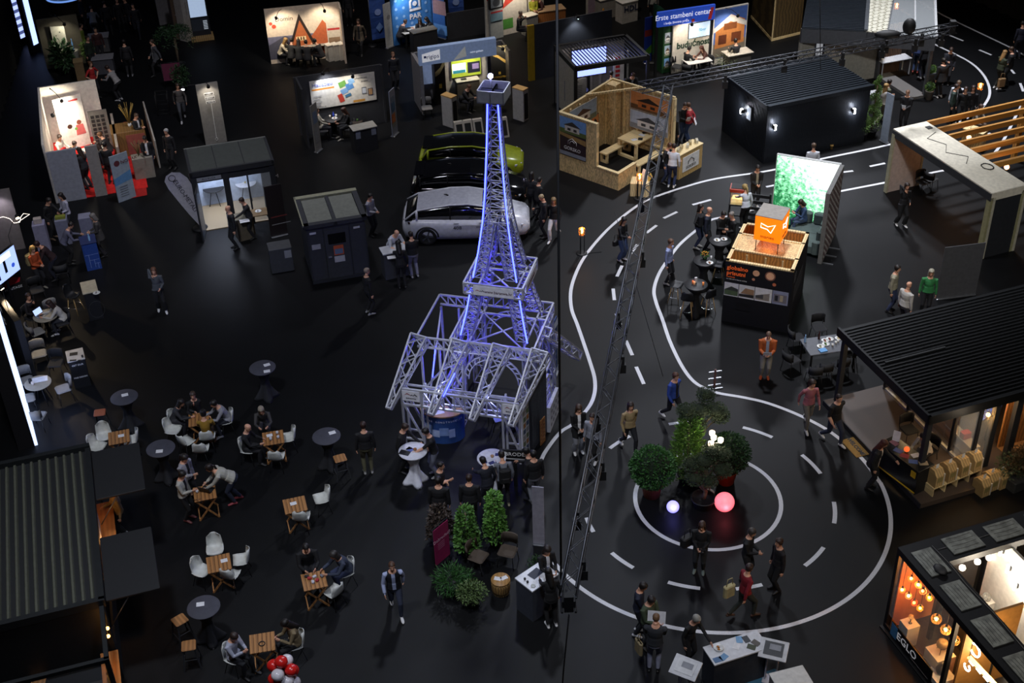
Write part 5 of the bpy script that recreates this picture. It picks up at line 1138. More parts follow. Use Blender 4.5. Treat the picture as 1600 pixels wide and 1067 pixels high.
ft=tb(1098,450);t=thing('flower_bowl','bowl of orange and green flowers on the black cocktail table','flowers',ft+Vector((.02,.12,0)));pot(MB(),.09,.1,M('3a3028')).build('bowl',t);b=MB();leaves(b,blob_pts((0,0,.15),.14,120,(1,1,.6),.4),LEAF[0],.08,.03);f=b.build('foliage',t);f['kind']='stuff';b=MB();[b.ball(p,.02,M('e0902a',.6),6)for p,_ in blob_pts((0,0,.2),.12,22,(1,1,.5))];b.build('blossom',t)
cup(ft+Vector((.22,.0,0)),M('c9c9c9'),'tall white glass on the flower table',.03,.16,'glass');plate(ft+Vector((.15,-.18,0)),'small plate on the front of the flower table','8a5a3a')
ct=tb(1085,488)
for i,(dx,dy,c,l)in enumerate(((-.1,.06,'d06a3a','orange candle glass on the left of the candle table'),(.22,-.06,'d07a3a','orange candle glass on the right of the candle table'),(-.06,.0,'e0a070','pale orange candle glass in the middle of the candle table'))):cup(ct+Vector((dx,dy,0)),M(c,.4,emit=.3),l,.035,.1,'candle')
tag(MB().box(-.04,.04,-.03,.03,0,.18,PAPER).build('card_stand',None,ct+Vector((0,.12,0)),.4),'small white card stand on the candle table','card')
plate(tb(1122,418)+Vector((-.1,0,0)),'white plate on the cocktail table among the standing group','a09070');plate(tb(1122,418)+Vector((.14,.05,0)),'second white plate on the cocktail table among the standing group','70503a')
# ---------------------------------------------------------------- timber frame stand GORSKO
o,yg,Wg=frame2(G(873,265),G(966,298));gb=G(963,219);gl_=Matrix.Rotation(-yg,3,'Z')@(gb-o);Dg=gl_.y;gx=gl_.x
GO=thing('timber_stand','open timber-framed stand with chipboard walls and house photos','stand',o,yg)
gw=lambda x,y,z=0:o+Matrix.Rotation(yg,3,'Z')@Vector((x,y,z))
b=MB();b.box(0,1.85,0,.12,0,2.45,OSB);b.box(1.85,Wg,0,.12,0,.68,OSB);b.box(Wg-.12,Wg,.12,1.15,0,.68,OSB);b.build('front_wall',GO)
b=MB();b.box(-.01,1.86,-.01,.13,2.45,2.5,PINE);b.box(1.8,1.87,-.01,.13,.68,2.45,PINE);b.box(1.85,Wg+.01,-.01,.13,.68,.73,PINE);b.box(Wg-.13,Wg+.01,.13,1.16,.68,.73,PINE);b.build('edge_board',GO)
# left wall (along y) and back wall (along x)
b=MB();b.prism([(.12,0),(Dg,0),(Dg,2.6),(Dg*.6,2.52),(.12,2.42)],'x',gx*0-.02,.06,OSB);b.build('left_wall',GO)
b=MB();b.prism([(.0,0),(3.05,0),(3.05,2.6),(.0,2.6)],'y',Dg,Dg+.08,OSB);b.build('back_wall',GO)
b=MB();b.bar((0.02,.1,2.44),(.02,Dg,2.63),.09,.08,PINE);b.bar((0,Dg,2.63),(3.05,Dg,2.63),.09,.08,PINE);b.box(2.98,3.1,Dg-.1,Dg+.05,0,2.6,PINE);b.bar((.0,Dg*.5,2.56),(1.4,Dg,2.62),.08,.08,PINE)
for y in(.6,1.2,1.8,2.4):b.box(.06,.14,y,y+.07,0,2.4,PINE)
for x in(.6,1.3,2.0):b.box(x,x+.07,Dg-.08,Dg,0,2.6,PINE)
b.box(.06,3.0,Dg-.09,Dg,.3,.38,PINE);b.build('stud_frame',GO)
b=MB();b.box(.06,.5,Dg-.5,Dg-.06,0,2.62,OSB);b.box(.5,.56,Dg-.5,Dg-.44,0,2.6,PINE);b.box(.06,.12,Dg-.56,Dg-.5,0,2.6,PINE);b.build('corner_post',GO)
BRN=M('33232a',.6)
ps=thing('wall_poster','poster with a house photo and brown GORSKO panel on the outer chipboard wall','poster',gw(.08,-.004),yg);MB().box(0,1.28,-.01,0,.75,2.38,BRN).build('sheet',ps);art(place(img(0),0,1.72,1.28,.66)+[('r',0,.78,1.28,.16,M('8a8f9a')),('p',[(0,1.72),(1.28,1.62),(1.28,1.4),(0,1.6)],M('9a7a4a'))],ps,'print',-.01)
text('GORSKO',.2,W2,ps,(.62,-.024,1.1));b=MB();b.tube([(.42,-.02,1.28),(.42,-.02,1.42),(.62,-.02,1.56),(.82,-.02,1.42),(.82,-.02,1.28)],.014,W2,5);b.tube([(.5,-.02,1.28),(.5,-.02,1.38),(.62,-.02,1.46),(.74,-.02,1.38)],.012,W2,5);b.build('house_mark',ps)
def poster(name,label,loc,rz,w,h,k,base='d0d0cc'):
 p=thing(name,label,'poster',loc,rz);MB().box(0,w,-.01,0,0,h,M(base)).build('sheet',p);art(place(img(k),.02,.02,w-.04,h-.04),p,'print',-.01);return p
poster('wall_poster','large photo of a wooden house on the inner left wall of the timber stand',gw(.16,.5,1.5),yg+PI/2,1.75,.85,1);poster('wall_poster','dark photo of a timber house high on the back wall of the timber stand',gw(1.0,Dg-.1,1.7),yg,1.85,.78,2);poster('wall_poster','photo of a pale gabled house lower on the back wall of the timber stand',gw(1.0,Dg-.1,.88),yg,1.85,.78,3);poster('wall_poster','narrow orange sky photo low on the end of the left wall',gw(.16,1.0,.5),yg+PI/2,.5,.6,2)
t=thing('wall_screen','bright blue-white screen on the left wall of the timber stand','screen',gw(.17,1.25,.98),yg+PI/2);MB().box(0,.55,-.03,0,0,.5,BLK).build('bezel',t);MB().box(.02,.53,-.035,-.03,.02,.48,M('6a80e0',emit=1.4)).build('display',t)
poster('wall_poster','brown brochure board right of the screen in the timber stand',gw(.16,1.9,.95),yg+PI/2,.5,.65,2,'33232a')
def beamtable(name,label,cat,loc,rz,L,D,H,th=.09):
 t=thing(name,label,cat,loc,rz);MB().rbox(-L/2,L/2,-D/2,D/2,H-.06,H,PINE,.01).build('top',t)
 for s in(-1,1):
  b=MB();x=s*(L/2-.1)
  for y in(-1,1):b.box(x-th/2,x+th/2,y*(D/2-th/2)-th/2,y*(D/2-th/2)+th/2,0,H-.06,PINE)
  b.box(x-th/2,x+th/2,-D/2,D/2,0,th,PINE);b.build('leg_frame',t)
 return t
tc_=G(1000,236);beamtable('plank_table','heavy pine plank table inside the timber stand','table',tc_,yg+deg(86),1.75,.95,.76,.11);beamtable('plank_bench','pine plank bench left of the plank table','bench',G(962,244),yg+deg(86),1.6,.36,.44);beamtable('plank_bench','pine plank bench right of the plank table, behind the truss','bench',G(1012,262),yg+deg(86),1.6,.36,.44)
tz=tc_+Vector((0,0,.761));
for i,(dx,dy,m_,l)in enumerate(((-.3,-.5,PAPER,'white booklet at the near end of the plank table'),(-.05,-.45,BLK,'black folder at the near end of the plank table'),(.05,-.1,PAPER,'white booklet in the middle of the plank table'),(.2,.1,BLK,'black folder in the middle of the plank table'))):sheet(tz+Vector((dx,dy,0)),.4+i,l,.24,.18,m_)
t=counter('pine_counter','pine counter with white GORSKO plate and model pieces on top','counter',G(1060,281),G(1096,261),.5,1.05,M('b0935c',.65,noise=.1,kind='wood',scale=3),PINE);LG=t['L']
s=MB().box(LG*.15,LG*.85,-.015,0,.22,.85,M('cfcfcc')).build('sign_plate',t);text('GORSKO',.17,LOGK,s,(LG*.5,-.02,.36),sx=.9);b=MB();b.tube([(LG*.38,-.02,.48),(LG*.38,-.02,.6),(LG*.5,-.02,.72),(LG*.62,-.02,.6),(LG*.62,-.02,.48)],.016,LOGK,5);b.build('house_mark',s)
cb=t.matrix_basis
co_,crz,_=frame2(G(1060,281),G(1096,261));cw_=lambda x,y,z:co_+Matrix.Rotation(crz,3,'Z')@Vector((x,y,z))
for i in range(5):tag(MB().prism([(-.08,0),(.08,0),(.08,.12),(0,.2),(-.08,.12)],'y',-.05,.05,M(['c9bfa0','b9a880','cfcab8','b0a078','c9c4b0'][i])).build('house_model',None,cw_(.2+.27*i,.2+.1*(i%2),1.06),crz+.3*i),'small wooden house model on the GORSKO counter, '+['nearest the man in white','second from the man in white','middle one','fourth along','at the far end'][i],'model')
t=thing('leaflet_box','low pine leaflet box with leaning papers at the road line','box',G(1000,302),yg+.5);MB().rbox(-.35,.35,-.3,.3,0,.55,PINE,.01).build('box',t);b=MB();b.bar((.1,0,.5),(.2,.1,.95),.35,.02,PAPER);b.bar((.25,.1,.5),(.4,.15,.75),.3,.02,M('d0a850'));b.build('papers',t)
# torches (three-legged floor lanterns)
def torch(u,v,label,h=1.0,e=30):
 t=thing('floor_torch',label,'lamp',G(u,v));MB().lathe([(.19,0),(.2,.02),(.18,.035),(.01,.035)],BLK,n=20).build('base',t)
 for k in range(3):MB().tube([(.09*math.cos(2.1*k),.09*math.sin(2.1*k),.03),(.09*math.cos(2.1*k),.09*math.sin(2.1*k),h)],.016,BLK,6).build('leg',t)
 MB().lathe([(.11,h-.22),(.115,h-.2),(.115,h+.02),(.11,h+.02)],M('d09050',.2,alpha=.4),n=16).build('glass',t);MB().lathe([(.02,h-.18),(.05,h-.12),(.04,h-.02),(.01,h+.05)],M('ffc070',emit=e,ecol='ffb050'),n=10).build('flame',t)
 MB().tube([(.1,-.15,.05),(.2,-.1,.02),(.25,0,.012),(.7,.05,.012)],.01,BLK,5).build('power_lead',t);lamp('POINT',(0,0,h+.1),9,'ffb060',.06,parent=t);return t
torch(909,396,'three-legged floor torch between tower and road line');torch(998,310,'three-legged floor torch at the timber stand corner');torch(1526,166,'three-legged floor torch in the road bend at the upper right');torch(1397,38,'three-legged floor torch behind the glass porch at the top')
# ---------------------------------------------------------------- roundabout planting
TERRA=M('8a3c1c',.7)
def bush(u,v,r,zc,label,potm,m=None,n=2600,ph=.45,pr=.3):
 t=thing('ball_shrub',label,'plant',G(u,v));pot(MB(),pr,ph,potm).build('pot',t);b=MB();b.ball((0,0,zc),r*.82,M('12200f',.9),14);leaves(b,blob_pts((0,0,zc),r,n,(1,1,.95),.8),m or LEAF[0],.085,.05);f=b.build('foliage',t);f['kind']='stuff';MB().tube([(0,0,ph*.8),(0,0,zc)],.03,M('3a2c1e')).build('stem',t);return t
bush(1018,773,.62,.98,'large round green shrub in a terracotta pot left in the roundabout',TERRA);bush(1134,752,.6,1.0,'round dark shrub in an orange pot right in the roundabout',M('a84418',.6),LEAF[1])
t=thing('cloud_bonsai','cloud-pruned grey-green bonsai in a black pot at the roundabout front','plant',G(1098,790));pot(MB(),.33,.3,M('16161a',.5)).build('pot',t)
BKM=M('6a5c48',.8,noise=.2)
pads=[(-.25,0,1.0,.28),(.12,-.1,.95,.22),(.0,.1,1.5,.3),(.42,0,1.25,.3),(.18,.2,1.75,.26),(-.35,.2,1.35,.24),(.48,.25,1.6,.22)]
b=MB();b.tube([(0,0,.25),(.05,0,.5),(-.05,0,.75),(.08,.05,1.1),(.0,.1,1.4)],[.07,.06,.05,.04,.02],BKM)
for x,y,z,r in pads:b.tube([(.0,.02,min(.55,z-.35)),(x*.5,y*.5,z-.3),(x,y,z-.1)],[.04,.03,.015],BKM,6)
b.build('trunk',t)
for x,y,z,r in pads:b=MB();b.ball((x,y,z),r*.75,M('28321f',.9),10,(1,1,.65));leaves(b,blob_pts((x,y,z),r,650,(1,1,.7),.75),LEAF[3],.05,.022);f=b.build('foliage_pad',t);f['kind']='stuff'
t=thing('tall_pine_bonsai','tall cloud-pruned pine with bright fronds behind the round shrubs','plant',G(1085,745));pot(MB(),.35,.35,BLK).build('pot',t);b=MB();b.tube([(0,0,.3),(.08,0,.9),(-.05,.1,1.5),(.05,.1,2.1)],[.07,.06,.05,.03],BKM);pads=[(-.35,0,2.35,.26),(.1,.2,2.2,.33),(.5,.1,2.25,.28),(.62,.25,1.95,.28),(-.05,0,1.9,.3),(.25,.5,2.5,.26)]
for x,y,z,r in pads:b.tube([(.02,.05,z-.6),(x*.6,y,z-.3),(x,y,z-.08)],[.035,.025,.015],BKM,6)
b.build('trunk',t)
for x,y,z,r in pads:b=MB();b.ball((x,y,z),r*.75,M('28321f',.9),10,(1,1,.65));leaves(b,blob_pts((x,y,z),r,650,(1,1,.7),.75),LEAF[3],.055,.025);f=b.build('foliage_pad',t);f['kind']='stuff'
t=thing('feathery_conifer','bright green feathery conifer in the middle of the roundabout','plant',G(1072,752));pot(MB(),.25,.3,BLK).build('pot',t);MB().tube([(0,0,.25),(0,0,2.0)],.03,BKM).build('trunk',t);b=MB()
for i in range(2600):
 q=random.random();z=.35+1.75*q;r=(.62-.36*q)*random.uniform(.3,1);a=random.uniform(0,6.28);p=Vector((math.cos(a)*r,math.sin(a)*r,z));leaves(b,[(p,(math.cos(a),math.sin(a),.9))],M('5f8a34',.55,noise=.3,kind='foliage')if i%3 else LEAF[2],.17,.034)
f=b.build('foliage',t);f['kind']='stuff'
for u,v,r,c,l,e in((1051,799,.17,'8a86ff','violet-white glowing ball on the floor in the roundabout',1.9),(1131,796,.27,'ff6a78','large pink glowing ball on the floor in the roundabout',1.15)):
 t=thing('ball_lamp',l,'lamp',G(u,v));MB().ball((0,0,r),r,M('ffc8cc' if r>.2 else 'd8d8ff',.4,emit=e,ecol=c),24).build('globe',t);MB().lathe([(.06,0),(.06,.02),(.01,.02)],BLK,n=10).build('base',t);lamp('POINT',(0,-r*1.3,.3),3,c,.1,parent=t)
t=thing('street_lantern','white garden lantern post with three lit cups in the roundabout','lamp',G(1108,770));WP=M('b8b8b4',.5);MB().tube([(0,0,0),(0,0,1.85)],.028,WP).build('post',t);MB().lathe([(.14,0),(.14,.03),(.04,.06)],WP,n=16).build('base',t)
for k,(x,y,z)in enumerate(((-.02,.12,2.0),(-.07,-.1,1.82),(.2,0,1.85),(.02,.05,1.9))):MB().tube([(0,0,1.75),(x,y,z-.08)],.014,WP,6).build('arm',t);MB().lathe([(.05,-.07),(.075,-.03),(.08,.05),(.06,.05),(.01,.03)],M('fff0dc',emit=3.2,ecol='ffe0c0'),(x,y,z),14).build('lamp_cup',t)
lamp('POINT',(0,0,2.05),25,'fff0d8',.15,parent=t)
t=thing('pink_flower_lamp','glowing pink flower-shaped lamp among the roundabout plants','lamp',G(1098,775));MB().tube([(0,0,0),(0,0,1.15)],.012,BLK,6).build('stem',t);b=MB();[b.ball((.07*math.cos(k*PI/4),-.05,1.22+.07*math.sin(k*PI/4)),.035,M('ff30a8',emit=2.5,ecol='ff2aa0'),8)for k in range(8)];b.ball((0,-.06,1.22),.04,M('ffa0d8',emit=2.5,ecol='ff60b8'),8);b.build('petal',t)
t=thing('small_barrier','small grey and red sign post stand lying by the inner road line','stand',G(1116,604),deg(10));b=MB();b.box(-.03,.03,-.02,.02,0,.65,M('6a4a44'));b.build('post',t);b=MB();[b.box(-.2,.2,-.02,.02,z,z+.03,STEEL)for z in(.05,.3,.55)];b.box(-.22,.22,-.15,-.1,0,.03,STEEL);b.build('crossbar',t)
# ---------------------------------------------------------------- desks at the bottom edge
t=counter('brochure_counter','dark counter with white top strewn with brochures at the bottom edge','counter',G(1113,1085),G(1195,1058),.55,1.02,M('2a2d35',.7),M('c6c8cc',.5));co_,crz,L=frame2(G(1113,1085),G(1195,1058));bcw=lambda x,y,z=1.022:co_+Matrix.Rotation(crz,3,'Z')@Vector((x,y,z))
for i,(x,y,c,l)in enumerate(((.12,.1,'4a6a90','striped blue brochure at the left front of the bottom counter'),(.28,.12,'5f8ab0','blue brochure fan at the front of the bottom counter'),(.7,.3,'d4d4d6','white sheets in the middle of the bottom counter'),(.85,.45,'6f9ac0','light blue brochure at the back of the bottom counter'),(1.0,.4,'3a3d42','dark grey brochure at the back right of the bottom counter'),(1.15,.22,'55504a','brown picture card at the right of the bottom counter'),(1.0,.15,'3a402a','olive card at the front right of the bottom counter'))):sheet(bcw(x*L/1.35,y),crz+.4*i,l,.2,.15,M(c))
plate(bcw(.3*L/1.35,.4),'round wooden bowl of orange sweets on the bottom counter','c07a2a')
def lectern(u,v,face,label,topcol,base=None):
 t=thing('lectern',label,'lectern',G(u,v),deg(face));MB().rbox(-.18,.18,-.15,.15,0,.03,M(base or 'b0b0b8'),.02).build('base',t);boxes('post',t,M('a9aab8'),(-.14,-.11,-.05,.1,.03,.98),(.11,.14,-.05,.1,.03,.98))
 b=MB();b.X=Matrix.Translation((0,0,1.02))@Matrix.Rotation(deg(18),4,'X');b.rbox(-.32,.32,-.25,.25,-.02,.02,M('c6c8cc'),.01);b.build('desk_top',t);g=MB();g.X=b.X;g.box(-.22,.22,-.16,.18,.02,.03,M(topcol));g.box(-.1,.16,-.02,.12,.03,.036,M('8a8d94'));g.build('booklet',t);return t
lectern(1068,1090,-30,'white lectern with open booklet at the bottom, left of the counter','d0d2d4');lectern(1203,1062,-20,'white lectern with dark pictures right of the bottom counter','4a4d50')
tag(MB().rbox(-.45,.45,-.3,.3,0,.02,M('2f6078',.9),.02).build('blue_mat',None,G(1195,1068),deg(20)),'teal blue mat under the right lectern','mat')
t=counter('white_sideboard','white topped cabinet just visible at the bottom edge right of the lectern','counter',G(1212,1125),G(1262,1112),.5,1.0,M('8d8a84'),M('c4c4c0'))
# ---------------------------------------------------------------- stands along the back
def stand_wall(name,label,a,c,h,m,segs=(),th=.08,cat='stand wall'):
 """back wall from floor point a to c, with wings: segs = list of (x0, length towards viewer)"""
 o,rz,L=frame2(a,c);t=thing(name,label,cat,o,rz);MB().box(0,L,0,th,0,h,m).build('back_panel',t)
 for x,d in segs:MB().box(x*L-th/2,x*L+th/2,-d,0,0,h,m).build('side_panel',t)
 t['L']=L;return t,(lambda x,y,z=0:o+Matrix.Rotation(rz,3,'Z')@Vector((x,y,z))),rz,L
DW=M('2c2d30',.7);LWL=M('c4bfb4',.7)
# louvred pergola stand
o=G(899,105,2.6);yp=deg(17);PB=thing('louvre_pergola','black louvred pergola stand behind the timber stand','pergola',(o.x,o.y,0),yp);pb=lambda x,y,z=0:Vector((o.x,o.y,0))+Matrix.Rotation(yp,3,'Z')@Vector((x,y,z))
b=MB();b.box(-.02,3.27,-.05,.08,2.42,2.62,BLK);b.box(-.02,3.27,2.42,2.55,2.42,2.62,BLK);b.box(-.05,.08,-.05,2.55,2.42,2.62,BLK);b.box(3.17,3.3,-.05,2.55,2.42,2.62,BLK);b.build('roof_frame',PB)
b=MB()
for i in range(21):b.bar((.12+i*.148,.05,2.54),(.12+i*.148,2.45,2.54),.05,.02,M('34363a',.4,.5))
b.build('louvre',PB);boxes('post',PB,BLK,*[(x,x+.12,y,y+.12,0,2.42)for x,y in((-.04,-.04),(3.17,-.04),(-.04,2.42),(3.17,2.42))])
b=MB();b.box(-.02,.02,.1,2.4,0,2.4,M('a09a8c',.7));b.box(.1,3.2,2.46,2.5,0,2.4,M('77746e',.7));[b.box(.3+i*.42,.4+i*.42,2.36,2.44,0,2.4,M('8d8a84',.5))for i in range(5)];b.build('back_wall',PB)
t=thing('led_screen','bright blue-white screen seen through the louvred roof','screen',pb(.7,2.34,1.05),yp);MB().box(0,1.6,0,.06,0,1.25,BLK).build('bezel',t);MB().box(.02,1.58,-.01,0,.02,1.23,M('98a4ff',emit=2.6,ecol='8090ff')).build('display',t);text('simplicity',.25,M('2838a8'),t,(.85,-.02,.55));MB().box(.75,.85,.0,.06,-1.05,0,BLK).build('stand',t)
lamp('POINT',pb(1.5,1.2,2.2),20,'e8e4ff',.1);lamp('POINT',pb(.3,.8,2.1),14,'fff0d8',.1)
t=thing('red_white_banner','narrow white banner with red stripe inside the louvred stand','banner',pb(2.45,1.9),yp);MB().box(0,.5,0,.03,.05,2.1,M('c4c2be')).build('panel',t);art([('r',.1,.2+k*.2,.2,.12,M('b02028'))for k in range(9)],t);MB().box(0,.5,-.1,.1,0,.05,STEEL).build('foot',t)
put(RTK,912,185,0,'small black round table at the left of the louvred stand');put(RTK,905,165,0,'black round table with red cup at the back of the louvred stand');cup(G(905,165)+Vector((0,0,.74)),M('b03a38'),'red cup on the back round table of the louvred stand')
t=thing('info_board','grey printed info board standing at the left of the louvred stand','board',G(882,178),yp);MB().rbox(0,1.0,0,.03,.6,1.5,M('77797f'),.01).build('panel',t);art([('r',.1,.7+.08*k,.7,.02,M('2c2d32'))for k in range(7)],t);text('aluflam',.12,BLK,t,(.5,-.012,1.38));MB().box(.1,.14,0,.03,0,.6,BLK).build('leg',t);MB().box(.86,.9,0,.03,0,.6,BLK).build('leg',t)
t=thing('small_screen','small lit blue screen inside the louvred stand','screen',G(906,148)+Vector((0,0,0)),yp);MB().box(-.25,.25,0,.04,.95,1.35,BLK).build('bezel',t);MB().box(-.23,.23,-.01,0,.97,1.33,M('5f78e0',emit=1.5)).build('display',t);MB().box(-.03,.03,0,.04,0,.95,BLK).build('stand',t)
t=counter('sample_counter','pale sample counter inside the louvred stand under the roof edge','counter',G(947,128),G(966,122),.4,1.0,M('8a7a62'),M('c6c0b0'));t=thing('white_refrigerator','white cabinet at the back of the louvred stand','cabinet',G(974,124),yp);MB().rbox(-.25,.25,0,.4,0,1.3,M('b9b6ae'),.02).build('body',t);MB().box(.18,.2,-.02,0,.6,.9,STEEL).build('handle',t)
# dark wall with yellow end, and its flood lamp
t,f,rz,L=stand_wall('dark_partition','long dark partition with yellow end behind the louvred stand',G(836,125),G(955,100),2.6,M('34363b',.7));MB().box(-.3,0,-.02,.1,0,2.6,M('a88a1a',.6)).build('yellow_end',t)
spot(f(2.0,-.35,2.7),f(2.0,.0,.5),'flood lamp glaring on top of the dark partition',60,'e8f0ff',.3);
# white stand with orange house picture at the top
t,f,rz,L=stand_wall('house_stand','white stand wall with red roof drawing at the top edge',G(760,62),G(850,40),2.6,LWL);
art([('p',[(.9,1.3),(2.2,2.0),(2.3,2.2),(1.1,1.75)],M('b03a2c')),('r',.1,1.9,.9,.35,M('b02020')),('p',[(2.3,.9),(2.3,2.0),(2.6,2.4),(2.9,2.0),(2.9,.9)],M('24262c')),('p',[(2.36,.9),(2.36,1.98),(2.6,2.3),(2.84,1.98),(2.84,.9)],M('cfcabc')),('r',.3,.3,1.2,.5,M('4a8a3a'))],t);text('ukov 26',.2,W2,t,(.5,-.012,2.08))
spot(f(1.5,-.9,2.6),f(1.6,.0,1.2),'spotlight above the white stand with the red roof drawing',130,'fff0dc')
t=thing('kiosk','dark framed display kiosk with a landscape picture at the top edge','kiosk',G(777,60),rz);MB().box(-.35,.35,0,.08,0,1.5,M('9aa0a0')).build('body',t);MB().box(-.38,.38,-.02,.1,1.5,2.3,BLK).build('frame',t);art([('r',-.3,1.56,.6,.66,M('8d97a0')),('c',0,1.8,.2,M('5a5f66')),('r',-.33,.9,.66,.4,M('6a8a9a')),('r',-.33,1.3,.66,.08,M('a83030'))],t,'print',-.03)
t=counter('orange_counter','orange-brown wooden counter strewn with brochures at the top edge','counter',G(842,50),G(884,44),.7,1.0,M('9a6030',.6,kind='wood',scale=3),M('a88a68'));t=counter('white_counter','white counter with green brochures left of the orange-brown one','counter',G(824,58),G(841,53),.5,1.0,M('a8a49c'),M('b8b4a8'))
# counter with HDL print and neighbours
t=counter('white_counter','white counter with HDL letters at the top edge','counter',G(972,38),G(996,32),.6,1.05,M('b8b6b2'),M('c4c2be'));text('HDL',.42,M('202c50'),t,(t['L']*.55,-.01,.7),bold=.012)
t=thing('monitor','lit monitor standing on the HDL counter','screen',G(984,20)+Vector((-.1,.1,1.05)),rz);MB().box(-.2,.2,0,.03,.05,.35,BLK).build('bezel',t);MB().box(-.18,.18,-.006,0,.07,.33,M('7a9ae0',emit=1.5)).build('display',t);MB().box(-.08,.08,-.05,.1,0,.05,BLK).build('stand',t)
t=counter('white_table','white counter with black screen at the top edge left of the HDL counter','counter',G(938,32),G(962,26),.7,1.0,M('9a968e'),M('b8b4ac'));t,L=panel('picture_banner','pale banner with a portrait picture left of the white counter','banner',G(916,38),G(928,35),2.0,M('b0aca4'),.04);art([('c',.3,1.4,.18,M('6a4a5a')),('r',.1,.4,.4,.8,M('8a7a8a'))],t)
t=thing('wet_floor_sign','small orange triangular floor sign left of the HDL counter','sign',G(943,36),rz);MB().prism([(-.35,0),(.35,0),(0,.75)],'y',0,.05,M('d08a20')).build('panel',t);MB().box(-.3,.3,.05,.3,0,.02,BLK).build('foot',t)
# bank stand: blue sign, feather flag, white stand with house photo
ba,bc_=G(1028,20,3.1),G(1118,7,3.1);so_,srz2,sL2=frame2(ba,bc_);t=thing('bank_sign','long blue sign reading Erste stambeni centar above a stand','sign',so_,srz2);MB().box(0,sL2,0,.12,2.42,3.1,M('2c50c0',.5,emit=.42)).build('board',t);text('Erste stambeni centar',.34,M('e8eaf0',emit=.7),t,(sL2*.44,-.012,2.84),sx=.88);text('i bolja životna priča',.15,M('e8eaf0',emit=.7),t,(.3,-.012,2.56),align='LEFT');art([('p',[(sL2*.88,2.46),(sL2*.94,2.46),(sL2*.98,3.0),(sL2*.92,3.0)],M('b03030',emit=.2)),('c',sL2*.62,2.52,.08,M('b03a3a'))],t);b=MB();[b.box(x,x+.1,.12,.22,0,3.0,BLK)for x in(0,sL2-.1)];b.build('post',t)
t,f,rz,L=stand_wall('white_stand','white stand wall reading budućnost with a house photo and screen',G(1049,115),G(1163,92),2.65,M('c9c4b8',.65));text('budućnost',.42,M('1a3a28'),t,(1.05,-.012,1.25),bold=.014,sx=.92);art([('r',L*.55,.3,L*.44,2.3,M('4a6ab0'))]+place([('p',[(0,0),(1,0),(1,.35),(0,.3)],M('7a7060')),('p',[(.05,.2),(.95,.25),(.95,.75),(.5,.9),(.05,.6)],M('c07a40')),('p',[(0,.55),(.5,.75),(1,.6),(1,.7),(.5,.9),(0,.65)],M('d8d2c8')),('r',.15,.28,.25,.2,M('5a2a14')),('r',.55,.3,.3,.2,M('6a3418')),('r',.3,.58,.4,.14,M('7a4420'))],L*.55,.32,L*.44,2.2)+[('p',[(.75,2.25),(.75,2.5),(1.0,2.5),(1.0,2.25)],M('2a7a3a'))],t);text('fiber',.2,LOGK,t,(1.3,-.012,2.36))
s_=thing('wall_screen','pale lit screen above the word budućnost','screen',f(.75,-.02,1.52),rz);MB().box(0,1.25,-.04,0,0,.7,BLK).build('bezel',s_);MB().box(.02,1.23,-.05,-.04,.02,.68,M('b8ccdc',emit=.9)).build('display',s_);text('fiber',.2,M('2a9ab0'),s_,(.7,-.06,.35))
spot(f(.3,-1.1,2.65),f(.8,0,1.0),'spotlight over the budućnost wall, left one',170,'fff2e0');spot(f(2.6,-1.1,2.65),f(2.6,0,1.0),'spotlight over the budućnost wall, right one',150,'fff2e0')
t,L=panel('green_column','tall dark green printed column at the left end of the budućnost wall','column',G(1034,115),G(1049,112),2.7,M('1c4a26',.6),.5,foot=False);art(place(img(3),.08,1.4,L-.16,.5)+place(img(1),.08,.8,L-.16,.5)+place(img(0),.08,.2,L-.16,.5),t)
t,L=panel('red_blue_banner','banner with red, blue and green fields left of the green column','banner',G(1006,100),G(1018,97),2.2,M('1c3a9a',.6),.03);art([('r',0,1.3,L,.3,M('a83024')),('p',[(0,.3),(L,.5),(L,.9),(0,.6)],M('5a9a2a'))],t)
def feather(u,v,label,h,w,col,txt,tcol,rz,tsz=.2):
 t=thing('feather_flag',label,'flag',G(u,v),rz);fm=M(col,.7);n=14;pts=[]
 L_=[(0,.35+(h-.4)*i/n)for i in range(n+1)];R_=[(w*min(1,(1-(abs(i/n-.62)/.62)**2.2)if i/n<.62 else(1-((i/n-.62)/.38)**2.5)*1.0),.35+(h-.4)*i/n)for i in range(n+1)]
 b=MB()
 for i in range(n):b.add([(L_[i][0],-.006,L_[i][1]),(R_[i][0],.03*math.sin(i),R_[i][1]),(R_[i+1][0],.03*math.sin(i+1),R_[i+1][1]),(L_[i+1][0],-.006,L_[i+1][1])],[(0,1,2,3)],fm)
 for i in range(n):b.add([(L_[i][0],.006,L_[i][1]),(R_[i][0],.03*math.sin(i)+.01,R_[i][1]),(R_[i+1][0],.03*math.sin(i+1)+.01,R_[i+1][1]),(L_[i+1][0],.006,L_[i+1][1])],[(3,2,1,0)],fm)
 b.build('sail',t);MB().tube([(0,0,0),(0,0,h-.1),(w*.15,0,h)],.016,BLK,6).build('pole',t);MB().lathe([(.25,0),(.22,.06),(.03,.08)],BLK,n=16).build('base',t)
 text(txt,tsz,M(tcol),t,(w*.45,-.05,h*.62)).rotation_euler=Matrix(((0,1,0),(0,0,-1),(-1,0,0))).to_euler()
 return t
feather(1018,98,'tall green feather flag left of the Erste sign',2.9,.75,'2a5a34','fiber','6a9a5a',deg(15))
